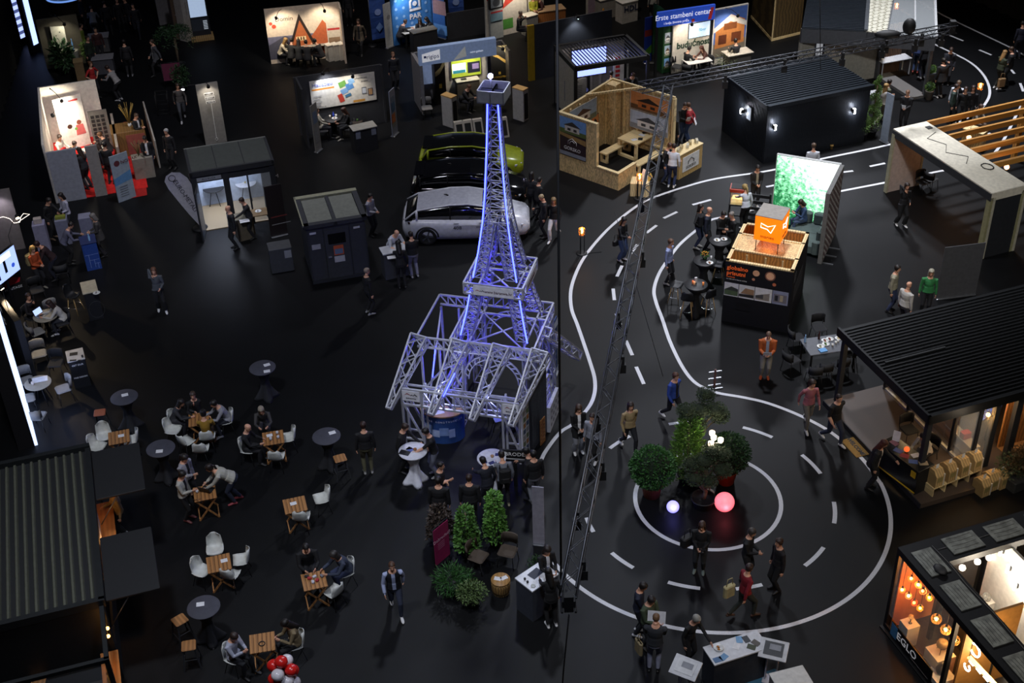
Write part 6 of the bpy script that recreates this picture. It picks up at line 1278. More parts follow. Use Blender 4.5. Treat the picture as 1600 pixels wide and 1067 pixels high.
# rigips stand
ra,rc=G(654,77,3.0),G(775,60,3.0);o,rz,L=frame2(ra,rc);t=thing('header_stand','grey stand with lit pale blue header reading rigips','stand',o,rz);rg_=lambda x,y,z=0:o+Matrix.Rotation(rz,3,'Z')@Vector((x,y,z))
MB().box(0,L,0,.25,2.25,3.0,M('8fa6cc',.6,emit=.16)).build('header',t);art([('p',[(.12,2.38),(.12,2.75),(.9,2.88),(.9,2.42)],M('d8dae0',emit=.45)),('p',[(1.45,2.28),(2.0,2.85),(2.05,2.4)],M('c0c4c0',emit=.2))],t);text('rigips',.26,M('2c3a80'),t,(.58,-.012,2.6));text('saint-gobain',.12,M('e0e4ea',emit=.5),t,(2.5,-.012,2.55));art([('r',.2,2.56,.1,.1,M('2c3a80'))],t,'square_mark')  # logo and print given a glow, since little lamp light reaches the header
GY=M('77777a',.7)
b=MB();b.box(-.02,.12,0,1.6,0,2.25,GY);b.box(0,L+.7,1.5,1.58,0,2.25,GY);b.box(L+.62,L+.7,.3,1.5,0,2.25,M('55504a'));b.box(.8,1.2,.9,1.5,0,2.25,M('2c2a26'));b.build('side_wall',t)
MB().box(1.35,L-.1,1.2,1.28,0,2.25,M('b4b2ae')).build('white_wall',t);MB().box(.13,.8,1.35,1.42,.8,2.0,M('8a9cc0',.5,emit=.25)).build('light_panel',t)
p=thing('black_gold_panel','black panel with golden curve reading WOODTEC','display panel',rg_(L-.02,.9),rz-.1);MB().box(0,.72,0,.06,0,2.3,M('0e0e10')).build('panel',p);art([('p',[(.0,1.9),(.3,1.75),(.72,1.4),(.72,1.55),(.35,1.85),(0,2.0)],M('b0904a')),('p',[(.3,2.3),(.5,2.2),(.72,1.8),(.72,2.3)],M('c9b88a')),('r',.32,.98,.1,.12,M('c0a040'))],p);text('WOODTEC',.13,M('c0a040'),p,(.37,-.012,.85))
p=thing('black_gold_panel','black and gold corner column left of the white rigips wall','display panel',rg_(.82,.88),rz);MB().box(0,.45,-.04,0,0,2.2,M('14120e')).build('panel',p);art([('p',[(0,1.5),(.25,1.7),(.45,2.1),(.45,1.8),(.2,1.4),(0,1.3)],M('b0a06a')),('r',.15,.75,.12,.2,M('c0a040'))],p,'print',-.04)
s_=thing('television','flat television with green picture on the rigips stand wall','television',rg_(1.6,1.16,1.0),rz);MB().rbox(0,1.35,-.06,0,0,.8,BLK,.01).build('bezel',s_);art([('r',.02,.02,1.31,.76,M('8a9a2a',emit=.9)),('r',.05,.2,.62,.45,M('d0e4e8',emit=.8)),('r',.08,.2,.56,.14,M('2a7a8a',emit=.6)),('r',.74,.14,.56,.5,M('14182c',emit=.3)),('r',.95,.3,.3,.25,M('7a6a90',emit=.6))],s_,'display',-.06)
t=counter('white_desk','small white desk below the television of the rigips stand','desk',rg_(1.75,.75),rg_(2.75,.75),.4,.95,M('6a645c'),M('c4c0b6'));sheet(rg_(2.1,.95,.957),rz,'dark tablet on the small white desk',.25,.18,BLK)
spot(rg_(2.3,.35,2.2),rg_(2.2,1.2,1.4),'spotlight under the rigips header',75,'fff2dc',.3);spot(rg_(L+.35,.2,2.4),rg_(L+.3,.9,1.6),'spotlight over the black WOODTEC panel',60,'fff0d0',.3)
def sample(u,v,label,w=.45,h=1.15):
 t=thing('window_sample',label,'display',G(u,v),deg(-40));MB().rbox(-w/2,w/2,-.18,.18,0,h,M('b4b2ac'),.02).build('body',t);MB().box(-w/2,w/2,-.18,.18,h,h+.05,M('c09a60')).build('top_board',t);MB().box(w/2-.02,w/2+.012,-.12,.12,.1,h-.15,BLK).build('dark_glass',t);return t
sample(704,196,'tall white window profile sample with wooden top left of the desk',.6,1.35);sample(814,186,'white window profile sample with wooden top right of the tower tip',.6,1.4)
for i,u in enumerate((719,732,748,787)):
 t=thing('slanted_sample','white slanted display block in front of the rigips stand, '+['leftmost','second from left','third from left','rightmost behind the tower'][i],'display',G(u,218-i*2),rz);MB().prism([(-.2,0),(.25,0),(.25,.75),(.12,.75)],'x',-.2,.2,M('a9a59c')).build('block',t);b=MB();b.X=Matrix.Rotation(0,4,'Z');b.poly([(-.13,-.165,.08),(.13,-.165,.08),(.13,.07,.66),(-.13,.07,.66)],M('2c2e30',.2),.01);b.build('glass_panel',t)
put(GCH,668,183,10,'grey metal chair standing left of the rigips stand');put(PCH,724,172,200,'black chair of the bent man at the rigips stand');put(RTW,762,170,0,'small white round table behind the tower tip')
# stand with long white banner
t,f,rz,L=stand_wall('dark_stand','dark stand wall carrying a long white banner with photos',G(470,212),G(603,190),2.6,DW,((.03,1.3),(1,.1)))
b_=thing('wide_banner','long white banner with tilted photos and orange lines on the dark stand wall','banner',f(.62,-.06,1.1),rz);MB().box(0,2.75,0,.02,0,1.25,M('c6c3ba',.6)).build('sheet',b_)
def tilt(x,z,w,h,c,k=.3):return('p',[(x,z),(x+w,z+w*k),(x+w-h*k,z+h+w*k),(x-h*k,z+h)],M(c))
art([('r',.06,.82,.95,.07,M('c07a2a')),('r',1.75,.03,.5,.1,M('c08a3a')),tilt(1.25,.75,.3,.25,'5a8a40'),tilt(1.55,.6,.3,.28,'4a7ab0'),tilt(1.3,.45,.28,.22,'6a90b8'),tilt(1.65,.85,.25,.22,'77a0c8'),tilt(1.2,.12,.2,.35,'b03a2c'),tilt(1.45,.3,.25,.12,'3a6a8a'),('r',2.15,.35,.2,.3,M('4a4e5c')),('r',2.4,.25,.22,.32,M('4a4e5c')),('r',2.17,.38,.16,.24,M('b9c0c8')),('r',2.43,.28,.16,.26,M('b08a60'))]+[('r',.1,.15+.13*k,.28+.06*(k%2),.03,M('7a7a7c'))for k in range(4)],b_);text('Hausbau',.25,M('5a6aa8'),b_,(.08,-.02,1.05),align='LEFT');text('arhitektura',.12,M('55555a'),b_,(2.15,-.02,1.08));text('projekti',.09,M('55555a'),b_,(2.3,-.02,.93));text('kontaktirajte nas',.07,M('30302c'),b_,(.12,-.02,.08),align='LEFT')
sp=spot(f(1.15,-.5,2.8),f(1.5,0,1.5),'bright flood lamp on top of the dark wall with the long white banner',130,'f4f6ff',.4);spot(f(2.3,-.9,2.65),f(2.2,0,1.4),'second lamp over the long white banner',60,'fff4e4',.5)
put(RTK,524,210,0,'black round coffee table in front of the long white banner');tp=G(524,210)+Vector((0,0,.74));cup(tp+Vector((-.15,.05,0)),M('d0c8b8'),'white cup at the left of the coffee table',.04,.12);cup(tp+Vector((.1,.12,0)),M('c9c9c4'),'white cup at the back of the coffee table',.04,.12);plate(tp+Vector((.05,-.02,0)),'plate of snacks on the black coffee table','8a5a34');bottle(tp+Vector((-.02,.2,0)),M('3a50c0',.2),'small blue bottle on the black coffee table',.2)
put(PCH,545,215,-100,'black chair of the woman at the coffee table');put(PCH,506,218,100,'black chair left of the coffee table');put(TCH,560,213,190,'dark round-backed chair behind the dark counter')
t=counter('dark_counter','dark counter with pale top and two taped sheets','counter',G(556,240),G(592,232),.55,1.02,M('2b2c2f'),M('a8a69c'));LK=t['L'];art([('r',.08,.62,.2,.32,M('8a90a0')),('r',LK-.25,.66,.2,.3,M('8a90a0'))],t);cup(G(560,226)+Vector((.05,.1,1.02)),M('5a8a3a'),'small green plant cup on the dark counter')
def roll(a,c,h,label,col,items=None,lean=0,name='roll_up_banner',cat='banner'):
 t,L=panel(name,label,cat,a,c,h,M(col,.6),.03);art(items if items else[('r',.08,h*.6,L-.16,h*.25,M('6a7a90')),('r',.08,h*.2,L-.16,h*.3,M('8a8a86'))],t);return t,L
roll(G(494,240),G(503,233),2.1,'pale roll-up banner standing at the left end of the dark stand','8a8880');t,L=roll(G(614,215),G(622,207),2.05,'multicoloured roll-up banner right of the dark stand','8a90a0',None);art([('r',.05,.6,.3,.4,M('c07040')),('r',.1,1.1,.3,.4,M('4a6a8a'))],t,'picture',-.008)
# A-frame house stand
t,f,rz,L=stand_wall('picture_stand','stand wall with a huge picture of an A-frame house at dusk',G(424,100),G(538,88),2.65,M('c9b8a4',.65),((1,.9),));art([('r',0,.2,L,1.1,M('6a6a80')),('p',[(0,.9),(.8,1.3),(1.4,1.0),(1.4,.2),(0,.2)],M('4a4a58')),('p',[(1.8,.9),(2.3,1.5),(2.6,1.9),(2.75,1.7),(2.75,.2),(1.8,.2)],M('b05a34')),('p',[(.75,.25),(1.55,2.3),(2.4,.25)],M('2a1c16')),('p',[(.98,.5),(1.55,1.98),(2.15,.5)],M('a85a30')),('r',1.3,1.0,.46,.2,M('e0c89a')),('r',1.36,1.02,.06,.16,M('4a2a18')),('r',1.5,1.02,.06,.16,M('4a2a18')),('r',1.62,1.02,.06,.16,M('4a2a18')),('r',2.75,.3,L-2.8,1.8,M('c9bfb0')),('r',2.78,1.35,L-2.86,.1,M('b03030')),('r',2.8,.4,L-2.9,.6,M('8a7058')),('c',.35,1.8,.1,M('b04028')),('c',.22,1.95,.08,M('b04028'))],t,'mural');text('Domin',.3,M('3a2a20'),t,(.85,-.03,2.12))
spot(f(.5,-1.1,2.6),f(.8,0,1.4),'spotlight over the left of the A-frame mural',170,'fff0d8');spot(f(2.7,-1.1,2.7),f(2.6,0,1.4),'spotlight over the right of the A-frame mural',150,'fff0d8')
t=thing('meeting_table','dark long table with glasses before the A-frame mural','table',G(480,92),rz);MB().rbox(-1.1,1.1,-.4,.4,.71,.75,M('8a8478'),.02).build('table_top',t);[MB().box(sx*1.0-.03,sx*1.0+.03,sy*.33-.03,sy*.33+.03,0,.71,BLK).build('leg',t)for sx in(-1,1)for sy in(-1,1)]
for i in range(3):t=counter('white_pedestal','white pedestal at the right of the A-frame stand, '+['left one','middle one','right one'][i],'pedestal',G(515+i*9,97-i),G(522+i*9,95-i),.35,.8,M('a9a49a'),M('c4c0b4'))
# blue stand PAR
t,f,rz,L=stand_wall('blue_stand','blue backdrop with white PAR emblem and small repeated marks',G(616,72),G(677,56),2.6,M('3a78b8',.6));art([('c',.25+.4*i,.5+.42*j,.07,M('8ab0d8'))for i in range(6)for j in range(5)if not(1<i<4 and j>1)]+[('r',.95,1.5,.62,.12,W2),('p',[(.95,1.65),(.95,2.0),(1.25,2.3),(1.55,2.0),(1.55,1.65),(1.45,1.65),(1.45,1.95),(1.25,2.15),(1.05,1.95),(1.05,1.65)],W2),('c',1.25,1.85,.12,W2)],t);text('PAR',.36,W2,t,(1.25,-.03,1.22),bold=.01)
roll(G(678,57),G(697,62),2.4,'blue picture panel at the right of the PAR backdrop','2c5a98',[('r',.05,1.2,.8,.7,M('8a6a6a')),('r',.05,.2,.8,.5,M('5a8ac0'))],name='picture_banner');roll(G(604,77),G(615,72),2.2,'white roll-up with PAR emblem left of the blue backdrop','a8a8a4',[('c',.3,1.5,.12,M('7a7a78'))])
spot(f(.2,-.7,2.75),f(1.2,0,1.4),'spotlight over the blue PAR backdrop',150,'f0f4ff')
def bigflag(u,v,label,h,w,rz):
 t=thing('blue_flag',label,'flag',G(u,v),rz);b=MB();n=10;fm=M('2a4a8c',.7)
 for i in range(n):z0,z1=.3+(h-.3)*i/n,.3+(h-.3)*(i+1)/n;b.add([(0,.04*math.sin(i),z0),(w,.05*math.sin(i+1),z0),(w,.05*math.sin(i+2),z1),(0,.04*math.sin(i+1),z1)],[(0,1,2,3)],fm);b.add([(0,.04*math.sin(i)+.012,z0),(w,.05*math.sin(i+1)+.012,z0),(w,.05*math.sin(i+2)+.012,z1),(0,.04*math.sin(i+1)+.012,z1)],[(3,2,1,0)],fm)
 b.build('cloth',t);MB().tube([(0,0,0),(0,0,h)],.018,STEEL,6).build('pole',t);MB().lathe([(.25,0),(.22,.06),(.03,.08)],BLK,n=14).build('base',t);art([('c',w*.5,h*.55,.16,M('8aa0d0')),('p',[(w*.3,h*.3),(w*.55,h*.38),(w*.75,h*.3),(w*.5,h*.22)],M('6a8ac0'))],t,'emblem',-.06)
bigflag(582,72,'tall blue flag left of the PAR stand',3.0,.8,deg(20));bigflag(703,55,'tall blue flag right of the PAR stand',3.0,.75,deg(10))
t=thing('meeting_table','white meeting table before the blue PAR backdrop','table',G(650,68),rz);MB().rbox(-.75,.75,-.35,.35,.71,.75,M('b8b8b4'),.02).build('table_top',t);[MB().box(sx*.65-.03,sx*.65+.03,sy*.28-.03,sy*.28+.03,0,.71,BLK).build('leg',t)for sx in(-1,1)for sy in(-1,1)]
t,f,rz,L=stand_wall('dark_stand','low dark stand wall above the rigips header with a white counter',G(700,62),G(760,52),1.3,DW);t=counter('dark_counter','dark counter in front of the blue PAR stand','counter',G(648,84),G(685,76),.5,1.0,M('2a2a2c'),M('6a665c'))
# ---------------------------------------------------------------- stands on the left
# ribbed container bar at the lower left
o=G(160,938,2.5);yc=deg(17);CT=thing('container_bar','dark container bar with ribbed roof and two raised hatches','bar',(o.x,o.y,0),yc)
cw=lambda x,y,z=0:Vector((o.x,o.y,0))+Matrix.Rotation(yc,3,'Z')@Vector((x,y,z))
CM=M('1d2022',.6,.3);Lc=5.8;RR=M('5c5e52',.55,.3)
b=MB();b.box(-5,0,0,Lc,2.4,2.46,M('15171a',.7))
for i in range(24):b.prism([(-.16-i*.205,2.46),(-.16-i*.205-.1,2.46),(-.16-i*.205-.075,2.52),(-.16-i*.205-.025,2.52)],'y',.12,Lc-.1,RR)
b.build('ribbed_roof',CT);b=MB();b.box(-5,.05,-.06,.08,2.35,2.56,CM);b.box(-.08,.05,0,Lc,2.35,2.56,CM);b.box(-5,.05,Lc-.08,Lc+.06,2.35,2.62,CM);b.build('roof_rim',CT)
b=MB();b.box(-.06,0,0,.15,0,2.35,CM);b.box(-.06,0,Lc-.2,Lc,0,2.35,CM);b.box(-.06,0,.15,Lc-.2,0,.9,CM);b.build('side_wall',CT)
boxes('serving_shelf',CT,M('9a6430',.5,kind='wood',scale=3),(-.3,.3,2.2,Lc-.6,1.02,1.07),(-.35,.05,-1.3,-.2,1.02,1.07))
b=MB();b.box(-1.2,-1.15,.1,Lc-.1,0,2.35,M('6a4426',.6,kind='wood',scale=2));b.box(-5,-.1,.1,Lc-.1,.0,.04,CHAR);b.build('inner_wall',CT)
for y0,y1,l in((3.72,Lc-.1,0),(.05,2.25,1)):
 MB().rbox(.06,1.28,y0,y1,2.36,2.42,M('131417',.7),.02).build('raised_hatch',CT);MB().tube([(.02,y0+.1,1.5),(.6,y0+.1,2.36)],.015,STEEL,6).build('hatch_strut',CT)
b=MB();b.box(0,.02,2.3,3.6,1.75,2.3,M('9a9aa4'));b.build('light_panel',CT)
b=MB();b.box(-5,.0,-1.75,-1.68,.0,.1,CM);b.box(-5,.0,-1.75,-1.65,2.3,2.4,CM);b.box(-.1,.0,-1.72,0.0,2.3,2.4,CM);b.box(-.1,.0,-1.75,-1.63,0,2.35,CM);b.box(-5,-.1,-1.7,-.06,.03,.08,M('16181a'));b.box(-.1,0,-.12,.0,0,2.35,CM);b.build('porch_frame',CT)
MB().box(-5,-.1,-1.7,-1.69,.1,2.3,GLASS()).build('porch_glass',CT);b=MB();b.box(-5,-.05,-.03,0,0,2.35,M('15171a',.5));b.build('front_wall',CT)
for x,y,z,e in((-.3,4.4,1.9,6),(.1,2.9,1.75,8),(-.12,-.8,1.5,3)):lamp('POINT',cw(x,y,z),e,'ffb468',.06)
for i,y in enumerate((4.2,4.9,-.35,-.6)):
 p=cw(-.3 if y>0 else -.02,y,1.95);t=thing('pendant_bulb','small warm bulb inside the container bar, '+['over the middle of the upper hatch','over the far end of the upper hatch','at the lower hatch, near one','at the lower hatch, far one'][i],'lamp',p);MB().ball((0,0,0),.045,M('ffb050',emit=12),8).build('bulb',t);MB().tube([(0,0,.04),(0,0,.4)],.006,BLK,4).build('cord',t)
cup(cw(.1,2.6,1.07),PAPER,'white cup on the upper serving shelf of the container bar',.05,.12);
for k in range(5):bottle(cw(-.2,-1.2+.18*k,1.07),M(['c08a40','a06a30','c9a060','8a5a2a','b07a3a'][k],.2),'amber bottle on the lower serving shelf, '+['nearest the viewer','second','third','fourth','furthest from the viewer'][k])
# small dark site cabin
o=G(477,353,2.3);t=thing('site_cabin','small dark cabin with two pale roof panels and posters on its door','cabin',(o.x,o.y,0),deg(15));sc=lambda x,y,z=0:Vector((o.x,o.y,0))+Matrix.Rotation(deg(15),3,'Z')@Vector((x,y,z));DG2=M('2f3136',.65)
MB().box(0,2.02,0,1.95,.08,2.22,DG2).build('body',t);b=MB();b.box(-.08,2.1,-.1,.1,2.2,2.34,DG2);b.box(-.08,2.1,1.85,2.05,2.2,2.36,M('8a8a74'));b.box(-.08,.1,-.1,2.05,2.2,2.34,DG2);b.box(1.92,2.1,-.1,2.05,2.2,2.34,DG2);b.box(.95,1.07,-.1,2.0,2.2,2.32,DG2);b.box(-.1,-.06,-.1,2.05,2.3,2.36,M('8a8a74'));b.build('roof_frame',t)
b=MB();b.box(.12,.94,.15,1.8,2.22,2.3,M('6d7068',.7));b.box(1.08,1.9,.15,1.8,2.22,2.3,M('6d7068',.7));b.build('roof_panel',t)
b=MB();[b.box(x,x+.02,-.015,0,.1,2.15,M('25272b'))for x in(.02,.55,1.45,1.98)];b.box(0,2.02,-.06,.0,0,.12,M('25272b'));b.build('cladding_seam',t);d_=MB().box(.6,1.42,-.03,0,.12,2.0,M('33353a',.6)).build('door',t);MB().box(.64,.76,-.08,-.03,.95,.99,M('c0c2c8',.3,.8)).build('door_handle',d_)
MB().box(.7,1.3,-.035,-.03,1.45,1.85,M('08090a',.2)).build('door_window',d_)
art([('r',.85,1.0,.34,.38,M('b05030')),('r',.88,1.04,.28,.2,M('5a6a8a')),('r',.84,.72,.36,.24,M('a9a9b0')),('r',.12,1.35,.3,.2,M('9a9aa0')),('r',.1,1.95,.22,.08,M('b9bac2')),('r',1.6,1.92,.22,.08,M('b9bac2'))],t,'notice',-.04)
t=counter('grey_counter','dark grey counter with white top in front of the small site cabin','counter',G(603,438),G(640,430),.5,1.05,M('3a3c42'),M('b4b6bc'));sheet(G(612,402,1.052),.2,'white papers on the dark grey counter by the site cabin',.3,.2)
# planter boxes
for u,v,l in((446,419,'tall dark square planter box left of the small site cabin'),):t=thing('planter_box',l,'planter',G(u,v),deg(15));MB().rbox(-.5,.3,-.25,.35,0,.95,M('3a3c3f',.7),.02).build('box',t);MB().box(-.44,.24,-.19,.29,.9,.94,M('1a1612',.9)).build('soil',t);art([('r',.02,.55,.24,.3,M('8a8d90'))],t,'notice',-.25)
# glass show room
o=G(300,272,2.4);yg2=deg(16);t=GR_=thing('glass_room','small dark glass show room glowing inside with open door','show room',(o.x,o.y,0),yg2);gr=lambda x,y,z=0:Vector((o.x,o.y,0))+Matrix.Rotation(yg2,3,'Z')@Vector((x,y,z))
b=MB();b.box(-.1,2.95,-.08,2.05,2.36,2.44,M('3b3f3c',.6));b.box(-.1,2.95,-.1,0,2.3,2.5,CHAR);b.box(-.1,0,-.1,2.05,2.3,2.46,CHAR);b.box(2.87,2.97,-.1,2.05,2.3,2.46,CHAR);b.box(-.1,2.95,2.0,2.06,2.3,2.47,M('6a6d68'));[b.box(x,x+.03,0,2.0,2.44,2.46,CHAR)for x in(.9,1.9)];b.build('roof',t)
b=MB();[b.box(x,x+w,-.04,.06,0,2.3,CHAR)for x,w in((-.08,.2),(1.05,.22),(1.9,.06),(2.75,.2))];b.box(-.08,0,0,2,0,2.3,CHAR);b.box(2.87,2.95,0,2,0,2.3,CHAR);b.box(0,2.9,0,.05,2.0,2.3,CHAR);b.build('frame',t)
b=MB();b.box(0,2.9,1.95,2,0,2.3,M('a9b4c4',.7));b.box(0.0,.03,0,1.95,0,2.3,M('a9b4c4',.7));b.build('inner_wall',t);MB().box(0,2.9,0,1.95,0,.04,M('8a7a60',.6,kind='planks',scale=6,noise=.12)).build('inner_floor',t);MB().box(1.27,2.75,-.01,0.0,.1,2.0,GLASS()).build('glass_pane',t);MB().box(.1,1.0,-.02,.0,2.06,2.2,M('8d9096')).build('name_plate',t);text('ALU KUĆA',.1,BLK,t,(.55,-.025,2.13))
dr=MB().box(-.02,.02,-.85,0,.02,2.0,CHAR).build('open_door',t,(.12,-.02,0),deg(-12));MB().box(-.022,.022,-.78,-.07,.1,1.9,M('8a9ab0',.1,alpha=.35)).build('door_glass',dr)
lamp('AREA',gr(.8,.9,2.28),70,'dfe8ff',.8,gr(.8,.9,0));lamp('POINT',gr(2.2,.8,2.1),14,'dfe8ff',.2)
put(RTW,388,312,0,'white round table with snacks behind the glass of the show room');plate(G(388,312)+Vector((0,0,.745)),'bowl of snacks on the white table inside the show room','a09048');put(RTK,338,320,0,'dark low table inside the open door of the show room');put(PCH,332,312,60,'black chair inside the show room, left of the dark table');put(PCH,348,310,-40,'black chair inside the show room, right of the dark table')
t=thing('small_wood_table','small wooden table with a plate outside the show room','table',G(413,358),yg2);MB().rbox(-.45,.45,-.28,.28,.71,.75,M('6a5434',.6),.01).build('table_top',t);[MB().box(sx*.38-.025,sx*.38+.025,sy*.22-.025,sy*.22+.025,0,.71,M('6a5434')).build('leg',t)for sx in(-1,1)for sy in(-1,1)];plate(G(408,358)+Vector((0,0,.752)),'white plate on the small wooden table outside the show room','9a9aa0')
t=counter('grey_desk','low grey desk with white papers right of the man in a suit','desk',G(374,378),G(398,372),.5,.9,M('5a5244'),M('6a6450'));sheet(G(382,345,.902),.3,'white papers on the low grey desk by the show room',.35,.25)
roll(G(424,372),G(450,366),2.1,'dark roll-up banner between show room and site cabin','1c1416',[('r',.1,.5,.7,.03,M('8a8a8c')),('r',.1,.8,.6,.05,M('6a2a2a'))]);
t,L=panel('dark_banner','black banner with small white letters DM right of the show room','banner',G(418,340),G(440,334),2.0,M('171315'),.03);text('DM',.2,W2,t,(.5,-.012,1.6))
t=thing('feather_flag','white teardrop flag reading EURO-METALI beside the show room','flag',G(313,357),deg(12));fp=[(.0,.12),(.06,.6),(.08,1.2),(.02,1.75),(-.12,2.15),(-.36,2.4),(-.62,2.44),(-.86,2.3),(-.94,2.1),(-.86,1.8),(-.6,1.25),(-.3,.65)]
MB().prism(fp,'y',-.006,.006,M('a9a7b0',.7)).build('sail',t);MB().tube([(x+.015,0,z)for x,z in[(0,0)]+fp[:7]],.014,BLK,6).build('pole',t);MB().lathe([(.3,0),(.28,.06),(.03,.09)],BLK,n=16).build('base',t);a_=math.atan2(-1.5,.62)
text('EURO-METALI',.235,M('22222c'),t,(-.31,-.012,1.42)).rotation_euler=(PI/2,-a_,0);MB().tube([(-.66+.12*math.cos(k/8*PI),-.012,2.2+.12*math.sin(k/8*PI))for k in range(16)],.014,M('22222c'),4,True).build('ring_mark',t)
# tall grey lit board with house words
t,L=panel('lit_board','tall grey lit board with boxed words and a line drawn down','board',G(322,227),G(355,221),2.66,M('77746e',.7),.12,foot=False)
art([('r',L*.3,2.15,L*.45,.13,M('d8d8d4')),('r',L*.32,1.98,L*.45,.13,M('d8d8d4')),('r',L*.34,1.8,L*.42,.13,M('d8d8d4')),('r',L*.32,2.17,L*.41,.09,M('55534e')),('r',L*.34,2.0,L*.41,.09,M('55534e')),('r',L*.36,1.82,L*.38,.09,M('55534e')),('p',[(L*.53,.25),(L*.55,.25),(L*.57,1.8),(L*.55,1.8)],M('c9c9c4'))],t);text('LIVE',.09,W2,t,(L*.52,-.02,2.215));text('SMART',.09,W2,t,(L*.54,-.02,2.045));text('HOME',.09,W2,t,(L*.55,-.02,1.865));b=MB();b.tube([(L*.54+.05*math.cos(j),-.012,.2+.06*math.sin(j))for j in[k*PI/6 for k in range(12)]],.008,M('c9c9c4'),5,True);b.build('ring_mark',t)
oo,rr,_=frame2(G(322,227),G(355,221));spot(oo+Matrix.Rotation(rr,3,'Z')@Vector((L*.5,-.5,2.75)),oo+Matrix.Rotation(rr,3,'Z')@Vector((L*.5,0,1.9)),'spotlight above the tall grey lit board',45,'fff4e4',.5)
spot(oo+Matrix.Rotation(rr,3,'Z')@Vector((-.5,.1,2.6)),oo+Matrix.Rotation(rr,3,'Z')@Vector((-1.5,-2,.2)),'bright spotlight left of the tall grey lit board',30,'f0f4ff',.3,100,oo+Matrix.Rotation(rr,3,'Z')@Vector((0,.06,2.6)));
# double lettered columns with a lit display at the top
t,L=panel('lettered_column','brown column with white script letters at the top left','column',G(276,62),G(291,59),2.3,M('5a4838',.7),.6,foot=False);text('fresh & easy',.22,W2,t,(L*.5,-.01,1.7)).rotation_euler=Matrix(((0,1,0),(0,0,-1),(-1,0,0))).to_euler()
t,L=panel('lettered_column','pale column with script letters beside the lit blue case','column',G(293,66),G(306,60),2.3,M('a49c90',.7),.5,foot=False);text('kitchen',.22,M('77716a'),t,(L*.5,-.01,1.6)).rotation_euler=Matrix(((0,1,0),(0,0,-1),(-1,0,0))).to_euler()
t=thing('display_case','tall lit blue-white display case on a wooden plinth at the top left','display',G(315,60),deg(15));MB().box(-.5,.6,-.4,.4,0,.15,PALE).build('plinth',t);MB().box(-.4,.5,0,.4,.15,2.2,M('22262c')).build('case',t);art([('r',-.36,1.1,.8,1.0,M('a8bcd8',emit=.8)),('r',-.36,.4,.8,.6,M('3a424c'))]+[('r',.2,.45+.08*k,.2,.04,M('b9c4d0',emit=.5))for k in range(6)],t,'lit_panel')
t,L=panel('white_partition','pale partition wall at the top edge left of the brown column','partition',G(250,40),G(268,36),2.4,M('7c7a7c',.7),.08,foot=False)
t=thing('potted_palm','wide dark green palm plant in front of the lettered columns','plant',G(282,112));pot(MB(),.3,.4,BLK).build('pot',t);MB().tube([(0,0,.3),(0,0,1.9)],.06,BKM).build('trunk',t);b=MB()
for i in range(40):
 a=random.uniform(0,6.28);up_=random.uniform(-.1,.8);d=Vector((math.cos(a),math.sin(a),up_)).normalized();prev=Vector((0,0,1.9))
 for k in range(7):p=Vector((0,0,1.9))+d*(.13*(k+1))+Vector((0,0,-.012*k*k));leaves(b,[(p,(d.x,d.y,-.3)),(p,(-d.y,d.x,.1)),(p,(d.y,-d.x,.1))],LEAF[1],.22,.035)
f=b.build('foliage',t);f['kind']='stuff'
t=thing('maroon_sign','maroon stand-up sign behind the dark plant','sign',G(273,138),deg(12));MB().box(-.4,.4,0,.03,.4,1.2,M('5a1c38',.7)).build('panel',t);b=MB();[b.tube([(x,0,0),(x,0,1.25)],.012,BLK,5)for x in(-.42,.42)];b.tube([(-.42,0,1.25),(.42,0,1.25)],.012,BLK,5);b.build('frame',t)
t=thing('dark_shrub','dark leafy shrub beside the maroon sign','plant',G(286,142));pot(MB(),.22,.3,BLK).build('pot',t);b=MB();leaves(b,blob_pts((0,0,.75),.45,700,(1,1,1.2),.4),LEAF[1],.1,.05);f=b.build('foliage',t);f['kind']='stuff'
t=thing('metal_rack','empty black metal rack on the dark floor below the maroon sign','rack',G(257,178),deg(10));b=MB();[b.tube([(x,y,0),(x,y,1.0)],.012,BLK,5)for x in(-.25,.25)for y in(-.2,.2)];[b.tube([(-.25,-.2,z),(.25,-.2,z),(.25,.2,z),(-.25,.2,z)],.01,BLK,5,True)for z in(.1,.55,1.0)];b.build('frame',t)
# wooden hot tub
t=thing('hot_tub','round wooden hot tub with blue lit rim at the top left','hot tub',G(108,24));MB().lathe([(.9,0),(.95,.9),(1.0,.9),(1.0,1.0),(.88,1.0),(.86,.85),(.01,.85)],M('4a4232',.7,kind='wood',scale=6),n=32,smooth=False).build('staves',t);MB().tube([(.9*math.cos(2*PI*j/40),.9*math.sin(2*PI*j/40),1.02)for j in range(40)],.05,M('6a94e0',emit=1.1),8,True).build('lit_rim',t);MB().lathe([(.87,.86),(.01,.87)],M('6a90c0',.1,emit=.15),n=32).build('water',t);MB().tube([(.93*math.cos(2*PI*j/40),.93*math.sin(2*PI*j/40),.25)for j in range(40)],.02,STEEL,6,True).build('hoop',t)
# lit totem and striped display at the far left
t=thing('lit_display','bright blue-white picture display on the black drape at the far left','display',G(38,70),deg(60));MB().box(-.5,.5,0,.1,.0,2.4,BLK).build('frame',t);art([('r',-.44,.35,.88,2.0,M('b0c0f0',emit=1.6,ecol='a8b8ff'))]+[('r',-.3,.55+.36*k,.55,.16,M('6a7ac0',emit=.5))for k in range(5)],t,'lit_panel')
t=thing('light_column','narrow column glowing blue-white beside the dark striped wall','light column',G(58,82),deg(65));MB().box(-.3,.3,0,.2,0,3.2,BLK).build('frame',t);MB().box(-.1,.22,-.02,0,.4,3.15,M('c0d0ff',emit=2.2,ecol='a0b8ff')).build('lit_strip',t)
